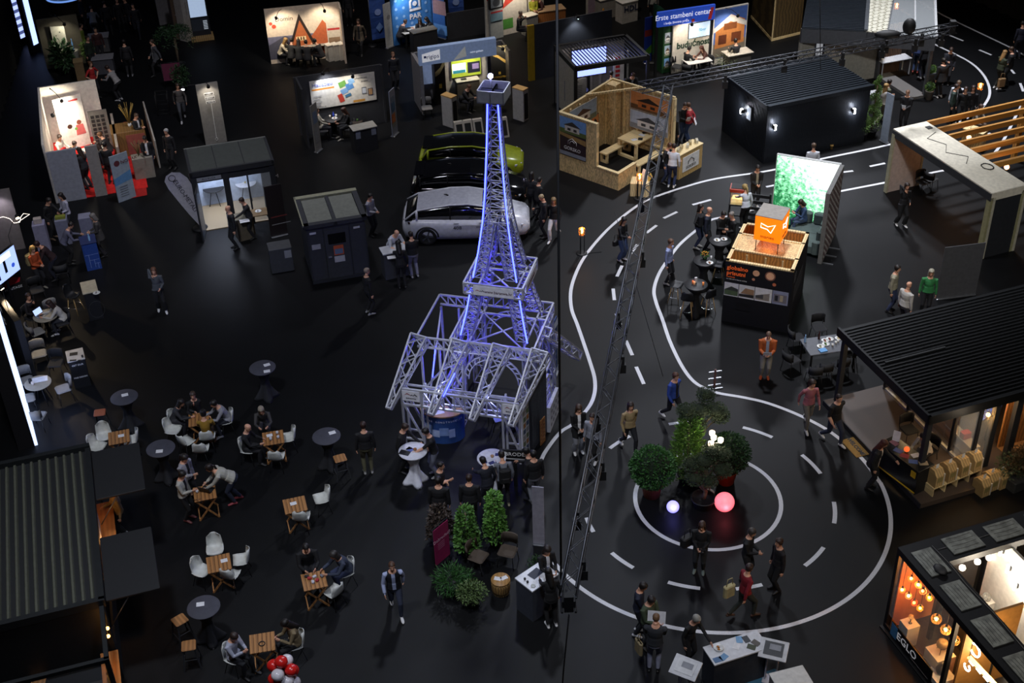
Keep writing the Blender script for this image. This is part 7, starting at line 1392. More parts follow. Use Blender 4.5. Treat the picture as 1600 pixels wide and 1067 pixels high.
# plant-wall stand
t,f,rz,L=stand_wall('panel_stand','stand with white spotted panels and dark plants at the left',G(74,108),G(136,98),2.4,M('4a463a',.7));
p,L2=panel('spotted_panel','white spotted panel leaning in the plant stand','panel',f(.55,-.3),f(1.15,-.5),2.1,M('b4b2a4',.7),.05,foot=False);art([('c',.1+.1*(i*7%5),.3+.17*i,.03,M('2a3a22'))for i in range(10)],p)
t=thing('pale_pedestal','pale column pedestal with a blue bottle in the plant stand','pedestal',f(1.35,-.6),rz);MB().lathe([(.2,0),(.2,.9),(.22,.95),(.01,.95)],M('a9a696',.7),n=20).build('column',t);bottle(f(1.35,-.6,.95),M('5a8ac0',.1),'tall blue bottle on the pale pedestal',.55)
t=thing('tropical_plant','big dark-leaved plant in front of the spotted panel','plant',f(.75,-.9));pot(MB(),.2,.3,BLK).build('pot',t);b=MB();leaves(b,blob_pts((0,0,.9),.6,260,(.8,.8,1.1),.3),LEAF[1],.35,.14);g=b.build('foliage',t);g['kind']='stuff'
t=thing('green_shrub','fresh green shrub at the right end of the plant stand','plant',f(1.95,-.5));pot(MB(),.18,.3,BLK).build('pot',t);b=MB();leaves(b,blob_pts((0,0,.8),.32,400,(1,1,1.4),.3),LEAF[2],.14,.06);g=b.build('foliage',t);g['kind']='stuff'
spot(f(1.2,-1.1,2.4),f(.9,-.2,1.2),'spotlight over the spotted panels',60,'fff6e0',.4);
for i,(u,v)in enumerate(((158,78),(165,112))):t=thing('white_table',['white covered table in the dark upper left aisle, far one','white covered table in the dark upper left aisle, near one'][i],'table',G(u,v),deg(10));MB().rbox(-.5,.5,-.35,.35,.72,.75,M('7c7c80'),.01).build('table_top',t);MB().box(-.45,.45,-.3,.3,0,.72,M('4a4a4e')).build('cover',t)
t=counter('wood_counter','small wooden counter at the back of the red carpet stand','counter',G(122,130),G(136,128),.5,1.0,M('7a6444'),M('8a744e'))
# red carpet stand
a=G(76,238,2.2);a.z=0;c=G(112,233,2.2);c.z=0;yr=deg(17);ao=G(88,318)
rs=lambda x,y,z=0:ao+Matrix.Rotation(yr,3,'Z')@Vector((x,y,z));t=thing('white_stand','white walled stand with red carpet floor and a family poster','stand',ao,yr)
WL=M('d2ccc0',.7);HR=2.15
b=MB();b.box(0,1.15,0,.1,0,HR,M('8d9098',.7));b.box(1.5,1.95,0,.1,0,HR,M('8a8580',.7));b.build('front_panel',t)
b=MB();b.box(0,.08,0,5.6,0,2.5,WL);b.box(0,2.3,5.6,5.68,0,2.5,WL);b.build('white_wall',t)
MB().box(0,3.5,.05,5.6,0,.02,M('c01410',.95,noise=.1)).build('red_carpet',t)
b=MB();b.box(.5,.9,1.1,2.2,0,.9,M('a8906c'));b.box(.3,1.3,1.0,1.1,0,1.0,WL);b.build('low_partition',t)
b=MB();b.box(2.6,2.7,1.8,5.2,0,1.1,M('a49a8c'));b.build('side_panel',t)
p=thing('family_poster','tall white poster with people in red at a table','poster',rs(.5,4.6),yr+deg(15));MB().box(0,1.15,0,.03,.0,2.3,M('d0ccc4')).build('panel',p);art([('c',.45,1.0,.1,M('3a2018')),('p',[(.3,.5),(.6,.5),(.58,.9),(.32,.9)],M('c9c4ba')),('c',.85,1.1,.1,M('7a4030')),('p',[(.65,.55),(1.05,.55),(1.0,1.0),(.7,1.0)],M('b85a58')),('c',.68,.85,.06,M('6a9a4a')),('r',.6,2.05,.4,.08,M('b03030'))],p)
p=thing('brick_sample','dark sample board with stacked black blocks right of the family poster','board',rs(1.75,4.3),yr);MB().box(0,.75,0,.06,0,1.7,M('6a6660')).build('board',p);b=MB();[b.box(.08+.2*i,.22+.2*i,-.03,0,.3+.18*j,.42+.18*j,M('1c1a1c'))for i in range(3)for j in range(7)];b.build('block',p)
t=thing('wood_bar','brown wooden bar unit in the red carpet stand','bar',rs(2.5,3.1),yr);MB().rbox(0,1.35,0,1.0,0,1.1,M('7a5a30',.6,kind='wood',scale=3),.02).build('unit',t);MB().box(.55,1.3,-.02,0,.1,.95,M('8a4a40')).build('pink_door',t);MB().ball((.95,-.04,.55),.03,BLK,8).build('knob',t)
t,L=panel('slanted_partition','slanted pale partition behind the brown bar','partition',rs(4.0,5.7),rs(4.1,1.6),1.2,M('9a958c'),.06,foot=False)
t=thing('dried_grass_vase','white vase with tall dried grass on the brown bar','vase',rs(3.3,3.6,1.1));MB().lathe([(.06,0),(.08,.08),(.06,.14),(.01,.12)],M('c9c9c4'),n=12).build('vase',t);b=MB();[b.tube([(0,0,.1),(.12*math.cos(j),.12*math.sin(j),.5),(.3*math.cos(j),.3*math.sin(j),.95)],.012,M('8a7030'),4)for j in range(14)];b.build('grass',t)
t=thing('grass_planter','tall grey planter with dried grass at the corner of the red carpet stand','plant',rs(3.3,1.1),yr);MB().rbox(-.2,.6,-.25,.25,0,.9,M('8a8478'),.02).build('planter',t);b=MB();[b.tube([(.1,0,.9),(.1+.08*math.cos(j),.08*math.sin(j),1.2),(.1+.2*math.cos(j),.2*math.sin(j),1.5)],.012,M('6a5a30'),4)for j in range(12)];b.build('grass',t)
t,L=panel('sign_board','white and blue slanted info board at the front of the red carpet stand','board',G(186,317),G(213,307),1.95,M('8f9aa4'),.05,foot=False);text('NOVAK',.2,M('5a2a30'),t,(.75,-.02,1.6));art([('p',[(0,1.0),(L,1.2),(L,.8),(0,.7)],M('5a86b0')),('c',.25,1.6,.12,M('5a2a30'))]+[('r',.15,.2+.1*k,L-.4,.03,M('6a7076'))for k in range(5)],t)
b=MB();pts=[G(193,191),G(217,189),G(230,305),G(205,310)];b.poly([p+Vector((0,0,.012))for p in pts],M('a01410',.95,noise=.1),.004);tag(b.build('red_carpet_runner'),'bright red carpet runner on the dark aisle floor','carpet')
spot(rs(.9,3.9,2.5),rs(.5,5.2,1.4),'spotlight at the back of the red carpet stand',330,'fff2dc',.4);spot(rs(.5,2.6,2.5),rs(.9,3.4,.9),'spotlight on the left wall of the red carpet stand',260,'fff2dc',.4);lamp('POINT',rs(1.6,2.0,2.3),60,'fff0dc',.2)
t=thing('red_table','white table among red chairs in the red carpet stand','table',rs(1.6,2.6),yr);MB().rbox(-.5,.5,-.4,.4,.71,.75,M('c9c4ba'),.01).build('table_top',t);MB().box(-.06,.06,-.06,.06,0,.71,BLK).build('leg',t)
REDC=make_pad_chair(M('b81414',.7),BLK)
for i,(x,y,fc)in enumerate(((.75,2.9,90),(2.2,2.2,250),(1.7,1.5,180),(2.4,1.6,220),(.7,1.9,120))):put(REDC,0,0,fc,'red padded chair in the red carpet stand, '+['left of the white table','right of the white table','in front of the white table','at the front right','beside the low partition'][i],loc=rs(x,y,.02))
# grey wall with skyline line, screen and black printed walls at the left edge
t,L=panel('skyline_wall','grey wall with a glowing skyline line at the left edge','wall panel',G(-20,398),G(40,388),2.45,M('6a6460',.7),.1,foot=False)
b=MB();sk=[(.0,1.35),(.3,1.4),(.55,1.25),(.7,1.4),(.9,1.42),(1.1,1.3),(1.2,1.1),(1.4,1.1),(1.48,1.3),(1.6,1.42),(1.8,1.35),(L,1.12)];b.tube([(x,-.02,z)for x,z in sk],.011,M('fff0e0',emit=1.6),5);b.build('light_line',t);o_,r_,_=frame2(G(-20,398),G(40,388));spot(o_+Matrix.Rotation(r_,3,'Z')@Vector((L-.5,-.6,2.3)),o_+Matrix.Rotation(r_,3,'Z')@Vector((L-.5,0,1.6)),'spotlight above the grey skyline wall',40,'efe8ff',.6)
sa,sb_=G(-10,452,1.4),G(32,419,1.4);so3,sr3,sL3=frame2(sa,sb_);t=thing('big_screen','large tilted bright screen at the left edge','screen',so3,sr3);MB().box(0,sL3,0,.08,1.35,2.35,BLK).build('bezel',t);art([('r',.02,1.38,sL3-.04,.94,M('9ab0e8',emit=1.5)),('r',sL3*.5,1.6,.12,.5,M('10142a')),('r',sL3*.2,1.5,.15,.4,M('20306a')),('c',sL3*.8,1.7,.08,M('3050c0',emit=1.0)),('r',sL3*.3,2.05,sL3*.5,.2,M('e8f0ff',emit=1.6))],t,'display');MB().box(sL3*.5-.05,sL3*.5+.05,.02,.07,0,1.35,BLK).build('stand',t)
t,L=panel('black_wall','low black wall with red and white print below the big screen','wall panel',G(-12,487),G(44,469),1.25,M('100f10'),.3,foot=False);art([('p',[(L-.6,.85),(L-.3,1.05),(L-.05,.95),(L-.1,.8),(L-.6,.72)],M('b01c24'))],t);text('HERITAGE',.13,W2,t,(L-.35,-.012,.62))
t,L=panel('lettered_wall','black wall with white text reading installation and equipment at the left edge','wall panel',G(-4,520),G(50,598),2.3,M('0f1012'),.2,foot=False);
for k,w in enumerate(('nstallation','equipment','products')):text(w,.42,W2,t,(.35,-.012,2.0-.42*k),align='LEFT')
lf=G(57,697);ld=Vector((lf.x,lf.y,0)).normalized();t=thing('light_wall','tall glowing blue-white light wall seen edge-on at the left','light wall',lf,math.atan2(ld.y,ld.x)-PI/2);MB().box(-.5,-.04,0,2.6,0,3.42,M('131417')).build('frame',t);b=MB();b.prism([(-.04,0),(.05,0),(.12,2.6),(-.04,2.6)],'z',.03,3.4,M('c8d8ff',emit=1.9,ecol='b8ccff'));b.build('light_face',t)
o_=G(60,640);lamp('POINT',o_+Vector((.8,.2,1.2)),14,'b0c0ff',.5)
spot(G(55,440)+Vector((0,0,2.6)),G(95,500)+Vector((0,0,.5)),'spotlight on an arm above the laptop table',90,'ffe2b8',.8,80,G(42,470)+Vector((0,0,1.25)));spot(G(35,560)+Vector((0,0,2.7)),G(95,585)+Vector((0,0,.4)),'spotlight on an arm above the round brown table',130,'ffe2b8',.8,90,G(40,575)+Vector((0,0,2.28)))
# pedestals and counters there
for u,v,h,l,c_ in((71,391,1.15,'slim white pedestal with a white box beside the grey skyline wall','8a88a0'),(104,378,1.0,'white counter front with green goods at the left aisle','76788c'),(140,372,.95,'second white counter front right of the green goods','76788c')):
 t=thing('white_pedestal',l,'pedestal',G(u,v),deg(14));MB().rbox(-.22,.22,-.22,.22,0,h,M(c_,.7),.01).build('body',t)
tag(MB().rbox(-.14,.14,-.1,.1,0,.2,M('b4a8a0'),.02).build('white_box',None,G(71,391)+Vector((0,0,1.15)),.3),'white box on the slim white pedestal','box');tag(MB().box(-.18,.18,-.1,.1,0,.1,M('7a8030')).build('green_box',None,G(104,378)+Vector((0,0,1.0)),.2),'green box on the white counter front at the left aisle','box')
t=counter('blue_counter','bright blue counter with white grid lines','counter',G(137,424),G(160,419),.6,1.1,M('24448c',.6),M('1c2a58'));LB=t['L'];art([('r',.03,.62,LB-.06,.012,M('8aa0d8')),('r',LB*.3,.1,.012,.52,M('8aa0d8')),('r',LB*.3,.4,LB*.65,.012,M('8aa0d8')),('r',LB*.6,.1,.012,.3,M('8aa0d8')),('r',LB*.6,.25,LB*.35,.012,M('8aa0d8')),('r',LB*.8,.05,.012,.2,M('8aa0d8'))],t);bottle(G(140,376,1.1),M('8ab8e0',.1),'water bottle on the bright blue counter')
t=counter('black_counter','black counter with pale top beside the laptop table','counter',G(141,502),G(163,497),.75,1.1,M('121316'),M('a49c88'));b=MB();b.tube([(.3+.25*math.cos(j/16*6.28),-.004,.4+.32*math.sin(j/16*6.28))for j in range(16)],.006,M('3a3a3c'),4,True);b.build('ring_mark',t);plate(G(151,458,1.1),'small dish with cups on the black pale-topped counter','a09a98')
t=counter('black_counter','black counter with white top near the round brown table','counter',G(118,608),G(143,602),.6,1.05,M('101114'),M('b0aca4'));text('GET OUR',.08,W2,t,(t['L']*.5,-.012,.86));text('FREE DESIGN',.07,W2,t,(t['L']*.5,-.012,.4));q=G(121,558,1.052);sheet(G(115,553,1.052),.2,'black tablet on the white-topped black counter',.24,.17,BLK);sheet(G(114,563,1.052),.1,'black case at the front of the white-topped black counter',.2,.08,BLK);sheet(G(124,563,1.052),.1,'small black box at the front right of the white-topped counter',.1,.06,BLK);cup(G(129,558,1.052),BLK,'small black cup on the white-topped black counter',.035,.07)
put(GCH,88,505,40,'grey chair behind the laptop table');put(RTB,79,522,0,'round table carrying the laptop at the left');laptop(G(79,522)+Vector((-.12,0,.74)),deg(60),'open laptop with a lit screen on the round table');put(GCH,62,536,130,'empty grey chair in front of the laptop table');put(PCH,102,520,-60,'black chair of the woman in white at the laptop');put(PCH,56,512,60,'black chair of the dark man at the laptop')
t=dup(BST,G(120,488),deg(70),'black bar chair left of the black pale-topped counter')
put(RTB,68,628,0,'round brown table with bright papers at the left');tp=G(68,628)+Vector((0,0,.742));sheet(tp+Vector((.02,.16,0)),.3,'bright white papers on the round brown table',.45,.28);cup(tp+Vector((-.12,-.1,0)),M('d0c8c0'),'white cup on the round brown table',.045,.1);tag(MB().rbox(-.05,.05,-.05,.05,0,.14,BLK).build('black_box',None,tp+Vector((-.22,.0,0)),.4),'black box on the round brown table','box')
for u,v,fc,l in((46,612,30,'grey chair behind the round brown table'),(104,625,-60,'grey chair right of the round brown table'),(48,640,110,'grey chair left of the round brown table'),(64,668,175,'grey chair in front of the round brown table, lit blue'),(66,570,20,'grey chair beyond the round brown table, turned away')):put(GCH,u,v,fc,l)
put(PCH,92,585,0,'black padded chair at the left of the white-topped black counter');put(PCH,62,470,30,'black chair near the orange jacket visitor');put(PCH,100,440,200,'black chair by the white counter fronts')
# cocktail tables and the cafe seats
def top(u,v,z):p=G(u,v,z);return Vector((p.x,p.y,0))
for u,v,p,l in((410,574,CKT,'dark cocktail table standing alone in the upper part of the cafe'),(251,700,CKT,'dark cocktail table left of the two women on the phone'),(510,681,CKT,'dark cocktail table beside the man in khaki trousers'),(318,948,CKT,'dark cocktail table at the lower left beside the wood stools'),(194,620,CKT,'dark cocktail table beside the reddish stool'),(645,704,CKW,'white covered cocktail table left of the tower porch'),(768,715,CKW,'white covered cocktail table among the group at the tower porch')):put(p,u,v,20,l,loc=top(u,v,1.1))
for u,v,l in((417,570,'white leaflet on the upper cafe table, back one'),(417,580,'white leaflet on the upper cafe table, front one'),(249,705,'white leaflet on the cocktail table left of the phone women'),(519,676,'white leaflet on the cocktail table beside the khaki man'),(313,944,'white leaflet on the cocktail table at the lower left'),(195,617,'white leaflet on the cocktail table beside the reddish stool')):sheet(G(u,v,1.102),random.uniform(-.5,.5),l,.19,.14)
put(STO,535,744,20,'wood-topped stool right of the khaki man’s cocktail table');put(STO,302,1038,10,'wood-topped stool at the lower left, upright one');put(STO,288,998,40,'wood-topped stool tucked left of the lower left cocktail table');put(STR,163,672,10,'reddish topped stool beside the left cocktail table');put(STO,70,1095,5,'wood-topped stool at the bottom left edge under the container porch')
def cafe(u,v,face,tl,chairs):
 put(FTB,u,v,face,tl,'folding cafe tables',top(u,v,.73))
 for cu,cv,cf,cl in chairs:put(WCH,cu,cv,cf,cl,'white shell chairs of the cafe',top(cu,cv,.45))
cafe(186,683,15,'folding wood table near the light wall with three white chairs',[(163,681,20,'white shell chair behind the table near the light wall'),(152,698,70,'white shell chair left of the table near the light wall'),(205,688,-75,'white shell chair right of the table near the light wall')])
cafe(311,655,10,'folding wood table where the mustard top woman’s group sits',[(353,657,-70,'white shell chair of the man in the white sweater'),(277,658,75,'white shell chair left of the mustard group table'),(324,683,185,'white shell chair of the person in mustard'),(291,690,140,'white shell chair front left of the mustard group table'),(270,672,75,'empty white shell chair left of the mustard group table, nearer one'),(314,702,180,'empty white shell chair in front of the mustard group')])
cafe(427,684,12,'folding wood table with drinks before the woman in a light scarf',[(450,684,-75,'white shell chair right of the drinks table'),(432,714,175,'white shell chair with clothes in front of the drinks table'),(388,702,75,'white shell chair of the bald man')])
cafe(320,770,15,'folding wood table beneath the woman in a white shawl',[])
cafe(461,789,15,'empty folding wood table with one white chair right of it',[(503,779,-70,'white shell chair right of the empty folding table'),(471,808,175,'white shell chair in front of the empty folding table')])
cafe(342,880,15,'folding wood table ringed by four white chairs',[(336,858,10,'white shell chair behind the table of four'),(315,892,60,'white shell chair left of the table of four'),(377,875,-80,'white shell chair right of the table of four'),(360,898,160,'white shell chair in front of the table of four')])
cafe(491,907,15,'folding wood table with red and white wares before the black hoodie man',[(522,925,230,'empty white shell chair in front of the wares table'),(540,893,-60,'white shell chair of the man in the grey blazer')])
cafe(410,1004,10,'folding wood table at the bottom beside the seated man in white',[(366,1027,60,'white shell chair of the man in white at the bottom'),(461,1006,-70,'white shell chair of the woman in the beige jacket')])
tz=.742
for(u,v),its in{(186,683):[('sheet',.05,.05,'white leaflet on the table near the light wall')],(461,789):[('sheet',-.05,.05,'white leaflet on the empty folding table')],(342,880):[('sheet',.12,.08,'white leaflet on the table of four')],(427,684):[('sheet',-.12,.1,'white leaflet on the drinks table'),('cup',.1,.15,'white cup at the back of the drinks table'),('cup',.15,-.05,'white cup at the right of the drinks table'),('cup',-.05,-.12,'white cup at the front of the drinks table')],(320,770):[('cup',-.2,.0,'pale cup on the table under the white shawl woman'),('lap',.05,.12,'dark laptop on the table under the white shawl woman')],(410,1004):[('ring',.0,-.05,'dark ring ashtray on the bottom folding table')]}.items():
 for k,dx,dy,l in its:
  p=top(u,v,.73)+Vector((dx,dy,tz))
  if k=='sheet':sheet(p,.3,l,.17,.13)
  elif k=='cup':cup(p,M('b4b6bc'),l,.04,.09)
  elif k=='lap':laptop(p,deg(160),l,BLK,'2a2c34',.2)
  else:tag(MB().tube([(.07*math.cos(j*.5),.07*math.sin(j*.5),.015)for j in range(12)],.012,BLK,6,True).build('ashtray',None,p),l,'ashtray')
p0=top(491,907,.73)+Vector((0,0,tz))
for i,(dx,dy,c_)in enumerate(((-.12,.05,'a01c24'),(0,.1,'b9bac4'),(.08,-.02,'9a1c2a'),(-.02,-.08,'b4b6c0'),(.18,.12,'6a6a70'),(-.2,.12,'18181c'))):tag(MB().rbox(-.05,.05,-.035,.035,0,.05,M(c_,.5),.01).build('small_pack',None,p0+Vector((dx,dy,0)),.6*i),['red','white','dark red','pale','grey','black'][i]+' small pack on the wares table, '+['at the left','at the back','right of the middle','at the front','at the back right','at the back left'][i],'pack')
# white papers on the two white cocktail tables
q=top(645,704,1.1)+Vector((0,0,1.1));sheet(q+Vector((-.02,.18,0)),.2,'white open brochure at the back of the left white cocktail table',.4,.2,M('c9cad6'));sheet(q+Vector((-.22,-.08,0)),-.4,'black tablet on the left white cocktail table',.3,.2,BLK);sheet(q+Vector((-.08,.06,0)),.9,'blue leaflet on the left white cocktail table',.16,.2,M('4a5a9a'));cup(q+Vector((.06,.02,0)),M('8a5a2a'),'small brown cup on the left white cocktail table',.05,.05)
q=top(768,715,1.1)+Vector((0,0,1.1));sheet(q+Vector((-.15,.15,0)),.6,'white brochure on the white cocktail table in the group',.25,.3,M('d0d2dc'));[sheet(q+Vector((x,y,0)),a,l,.16,.12,M('20285a'))for x,y,a,l in((-.2,-.18,.2,'dark blue leaflet at the front of the group table'),(.0,-.22,.5,'dark blue leaflet at the front middle of the group table'),(.18,.12,-.1,'dark blue leaflet at the back right of the group table'))];cup(q+Vector((.02,.03,0)),M('9a7a5a'),'small brown cup on the group table',.05,.05)
put(RTK,782,668,0,'dark round table under the tower porch beam');sheet(G(780,655,.742),.3,'white and blue leaflet on the dark table under the tower',.3,.22,M('8a94c8'));put(PCH,765,655,40,'black chair left of the dark table under the tower');put(PCH,795,690,190,'black chair in front of the dark table under the tower')
# plants, chairs and banner in the lower middle
def climber(u,v,h,r,label,m,n=1300,potm=BLK):
 t=thing('leafy_plant',label,'plant',G(u,v));pot(MB(),.2,.3,potm).build('pot',t);b=MB()
 for i in range(n):q_=random.random();z=.3+(h-.3)*q_;rr_=r*(1.05-.55*q_)*random.uniform(.55,1);a=random.uniform(0,6.28);leaves(b,[((math.cos(a)*rr_,math.sin(a)*rr_,z),(math.cos(a),math.sin(a),.3))],m,.11,.075)
 f=b.build('foliage',t);f['kind']='stuff';MB().tube([(0,0,.2),(0,0,h-.1)],.02,BKM).build('stem',t);return t
climber(731,868,1.6,.33,'tall bright green leafy plant, left of two, behind the magenta banner',M('4f7a34',.5,noise=.25,kind='foliage'));climber(775,852,1.75,.3,'tall bright green leafy plant in a pot, right of two, by the brown chairs',M('5a8a3a',.5,noise=.25,kind='foliage'));climber(690,848,1.2,.4,'dark reddish bushy plant behind the magenta banner',M('3a2f28',.6,noise=.3,kind='foliage'),900)
def low(u,v,r,label,m,L=.16,n=1100):
 t=thing('low_shrub',label,'plant',G(u,v));pot(MB(),.2,.28,BLK).build('pot',t);b=MB();leaves(b,blob_pts((0,0,.45),r,n,(1.15,1,.75),.35),m,L,.02 if L>.14 else .035);f=b.build('foliage',t);f['kind']='stuff'
low(709,925,.45,'wide feathery low shrub in front of the magenta banner',LEAF[0]);low(738,945,.34,'small speckled low shrub nearest the viewer',M('5a7040',.55,noise=.4,kind='foliage'),.08,1000)
a=G(682,891);c=G(704,872);t,L=panel('magenta_banner','magenta hanging banner with white script among the plants','banner',a,c,1.35,M('8a1c50',.7),.02,.15,foot=False);text('Dobrodošli',.14,M('d0a0b8'),t,(L*.5,-.012,.95));art([('r',.12,.8-.06*k,L-.3,.015,M('c080a0'))for k in range(4)],t);b=MB();[b.tube([(x,.03,0),(x,.03,1.4)],.012,BLK,6)for x in(0,L)];b.tube([(0,.03,1.4),(L,.03,1.4)],.012,BLK,6);b.build('stand_frame',t)
put(TCH,748,888,60,'brown round-backed chair left of two beside the tall plants');put(TCH,794,880,-20,'brown round-backed chair right of two beside the tall plants')
t=thing('drum_table','round wooden drum table with open booklet','table',G(783,925));MB().lathe([(.2,0),(.235,.15),(.24,.3),(.23,.42),(.01,.42)],M('8a6a3c',.6,noise=.15,kind='wood',scale=5),n=28).build('drum',t);MB().lathe([(.24,.42),(.245,.44),(.24,.455),(.01,.455)],M('a07844',.5,kind='wood',scale=3),n=28).build('table_top',t);b=MB();[b.bar((.205*math.cos(j*PI/12),.205*math.sin(j*PI/12),.02),(.24*math.cos(j*PI/12),.24*math.sin(j*PI/12),.4),.015,.012,PALE)for j in range(24)];b.build('slat',t)
q=G(783,925)+Vector((0,0,.456));sheet(q+Vector((-.07,.02,0)),-.3,'left white page sheet on the drum table',.18,.12);sheet(q+Vector((.09,.04,0)),.5,'right white page sheet on the drum table',.18,.12)
t,L=panel('grey_roll_up','tall grey roll-up banner by the road line behind the counter woman','banner',G(833,850),G(851,852),2.0,M('8f8d98',.6),.03)
t=counter('grey_counter','dark grey counter with white top and laptop at the road line','counter',G(833,972),G(872,945),.6,1.08,M('3a3e48',.7),M('c9ccd2',.4));c0,cr,cL=frame2(G(833,972),G(872,945));kw_=lambda x,y:c0+Matrix.Rotation(cr,3,'Z')@Vector((x,y,1.082))
sheet(kw_(.45,.38),cr+.1,'closed dark blue laptop on the dark grey road counter',.34,.24,M('262c3a'));cup(kw_(.12,.4),BLK,'black cup at the left back of the road counter',.03,.05);cup(kw_(.1,.28),BLK,'black cup at the left front of the road counter',.03,.05);sheet(kw_(.3,.15),.5,'small white papers at the front of the road counter',.16,.1);cup(kw_(.12,.1),M('b4b8b4'),'shallow white dish at the front corner of the road counter',.06,.02,'dish')
put(STO,832,935,30,'round-topped brown stool left of the road counter')
low(842,900,.25,'small dark shrub beside the woman at the road counter',LEAF[1],.08,400)
t=thing('info_sign','black sign with white BRODEX letters at the tower porch','sign',G(806,760),deg(-8));MB().rbox(-.42,.42,0,.04,.9,1.3,M('0e0e10'),.01).build('board',t);text('BRODEX',.17,W2,t,(.06,-.012,1.16));art([('p',[(-.37,1.23),(-.25,1.23),(-.25,1.14),(-.31,1.08),(-.37,1.14)],W2),('r',-.3,.98,.6,.03,W2)],t);MB().box(-.05,.05,0,.04,0,.9,BLK).build('leg',t)
# balloon column
def balloon(loc,c_,label):
 t=MB().lathe([(.004,-.155),(.02,-.15),(.012,-.14),(.06,-.105),(.125,-.05),(.15,.02),(.142,.08),(.1,.13),(.045,.152),(.004,.155)],M(c_,.25),n=20).build('balloon',None,loc);tag(t,label,'balloon','balloons of the red and white column')
bc0=G(454,1112);MB_=tag(MB().lathe([(.2,0),(.2,.04),(.03,.06),(.02,.1),(.02,1.5),(.01,1.5)],BLK,n=16).build('balloon_pole',None,bc0),'black pole carrying the red and white balloons','pole')
ks=[('red','c8201c'),('white','d4d0d4')]
for lev in range(5):
 for k in range(4):
  a=k*PI/2+lev*.7;r=.22;nm,c_=ks[(k+lev)%2];p=bc0+Vector((r*math.cos(a),r*math.sin(a),.55+.23*lev));balloon(p,c_,f'{nm} balloon, {["lowest", "second", "third", "fourth", "topmost"][lev]} ring, {["right", "back", "left", "front"][int(((a % (2 * PI)) + PI / 4) // (PI / 2)) % 4]} side of the balloon column')
balloon(bc0+Vector((0,0,1.66)),'c8201c','red balloon crowning the balloon column')
# ---------------------------------------------------------------- the visitors
p_=person
J=dict(openj=1);F=dict(fem=1);FJ=dict(fem=1,openj=1);FC=dict(fem=1,coat=.6);TS=dict(sleeve=.3)
# road and roundabout
p_(982,703,20,'walk','person in a beige quilted jacket and dark jeans walking on the roundabout road','9a8660','14161c','c9c9c9','mid','24160f',fem=1,bulk=1.08)
p_(903,707,15,'front','person in a black coat and grey flared trousers holding a cup by the road line','0e0e10','77797f','c4c4c4','long','3a2618','d8d8d8',fem=1,coat=.4,openj=1,wide=1)
p_(926,722,-30,'stand','person in a grey top and black trousers partly behind the hanging truss','8a8d98','121214','b9b9bc','short','2a1c14')
p_(1050,656,40,'walk','person in a bright blue jacket and black trousers behind the bonsai','24408c','101114','c9c9c9','short','4a2e1c','14141a',**J)
p_(1043,443,60,'stand','person in a light blue shirt and black trousers at the inner road line','8a96bc','131318','b0aaa4','short','5a4030')
p_(971,407,45,'front','person with long dark hair, black jacket and blue jeans on the road','101218','3a4a6c','c4c4c4','long','120d0b',fem=1,wide=1)
p_(1092,893,-15,'front','person in black carrying a camera below the roundabout ring','121214','23262a','55605a','long','3a2416',fem=1,bulk=1.1)
p_(1163,905,60,'front','person in a black jacket right of the photographer','0f1012','121214','1c1a18','short','3a332e')
p_(1160,963,110,'walk2','person in a red sweater and dark trousers with a pale shoulder bag','7a1220','23261f','3a2416','short','2a1c16')
p_(1211,922,-70,'stand','person all in black standing at the right of the red sweater visitor','161315','121214','121212','short','2e1c14')
p_(996,990,70,'phone','person in navy with white shoes in the group at the lower road line','161c2e','16181e','c4c4c4','short','1a1310')
p_(1010,1010,40,'both','person in an olive green jacket reading in the group at the lower road line','3a4632','1a1c1e','202020','short','181210',bulk=1.08)
p_(1021,1046,170,'both','person in grey hooded jacket and light trousers seen from behind','26292e','77798a','121212','crop','6a5038',bulk=1.12)
p_(1073,1036,40,'reach','grey-haired person in black leaning to the white lectern','101113','121214','1a1a1a','short','8a8880',fem=1)
# counter at the road
p_(854,930,25,'both','person in a black blazer and white shirt behind the dark grey road counter','0f0f12','131316','1c1c1c','long','1c120e','c9ccd4',fem=1,openj=1)
p_(862,977,195,'reach','person with long black hair in black and white shoes before the road counter','0b0b0d','0d0d0f','d0d0d0','long','0a0808',fem=1)
p_(620,956,10,'walk','person in a dark vest over a light blue shirt walking alone','11131a','2c3244','c9c9c9','crop','4a3020','9aa4c4',vest=1,**J)
# top right road
p_(1194,590,-10,'both','person in an orange jacket and pale trousers holding papers','9a4a18','8a8578','a84a24','crop','5a4434','8a96a4',bulk=1.12,openj=1)
p_(1259,667,10,'walk2','person in a pink quilted jacket and grey trousers on the right ring line','9a5a62','6a655c','c9c9c9','tail','2a1a12',fem=1,bulk=1.05)
p_(1299,691,30,'walk','person in a black T-shirt and jeans with a white lanyard','0c0c0e','2a3040','c9c9c9','crop','2a1c14','c4c4c8',sleeve=.3,bulk=1.15)
p_(1358,762,60,'reach','person with long auburn hair in black at the welcome desk','101012','111113','151515','long','4a2012',fem=1,coat=.3,bulk=1.1)
p_(1441,727,-50,'sit_lean','person in a white blouse seated at the welcome desk','b9b2a4','2a2a2e','1c1c1c','long','1a110d',fem=1)
p_(1406,353,15,'call','person in black with white shoes telephoning on the open carpet','101014','101013','c9c9c9','long','241610','c4c4c8',fem=1,wide=1)
p_(1389,486,60,'stand','person in a beige jacket and jeans behind the ribbed black roof','8a8672','2a3450','1c1c1c','short','1c1512',bulk=1.08)
p_(1407,514,120,'stand','bald person in a white shirt close to the ribbed black roof','b0aea8','3a3a40','1c1c1c',None,bulk=1.1)
p_(1443,492,-15,'stand','grey-haired person in a green quilted jacket behind the ribbed black roof','2f7a44','15161a','1c1c1c','mid','9a9684',fem=1,bulk=1.12)
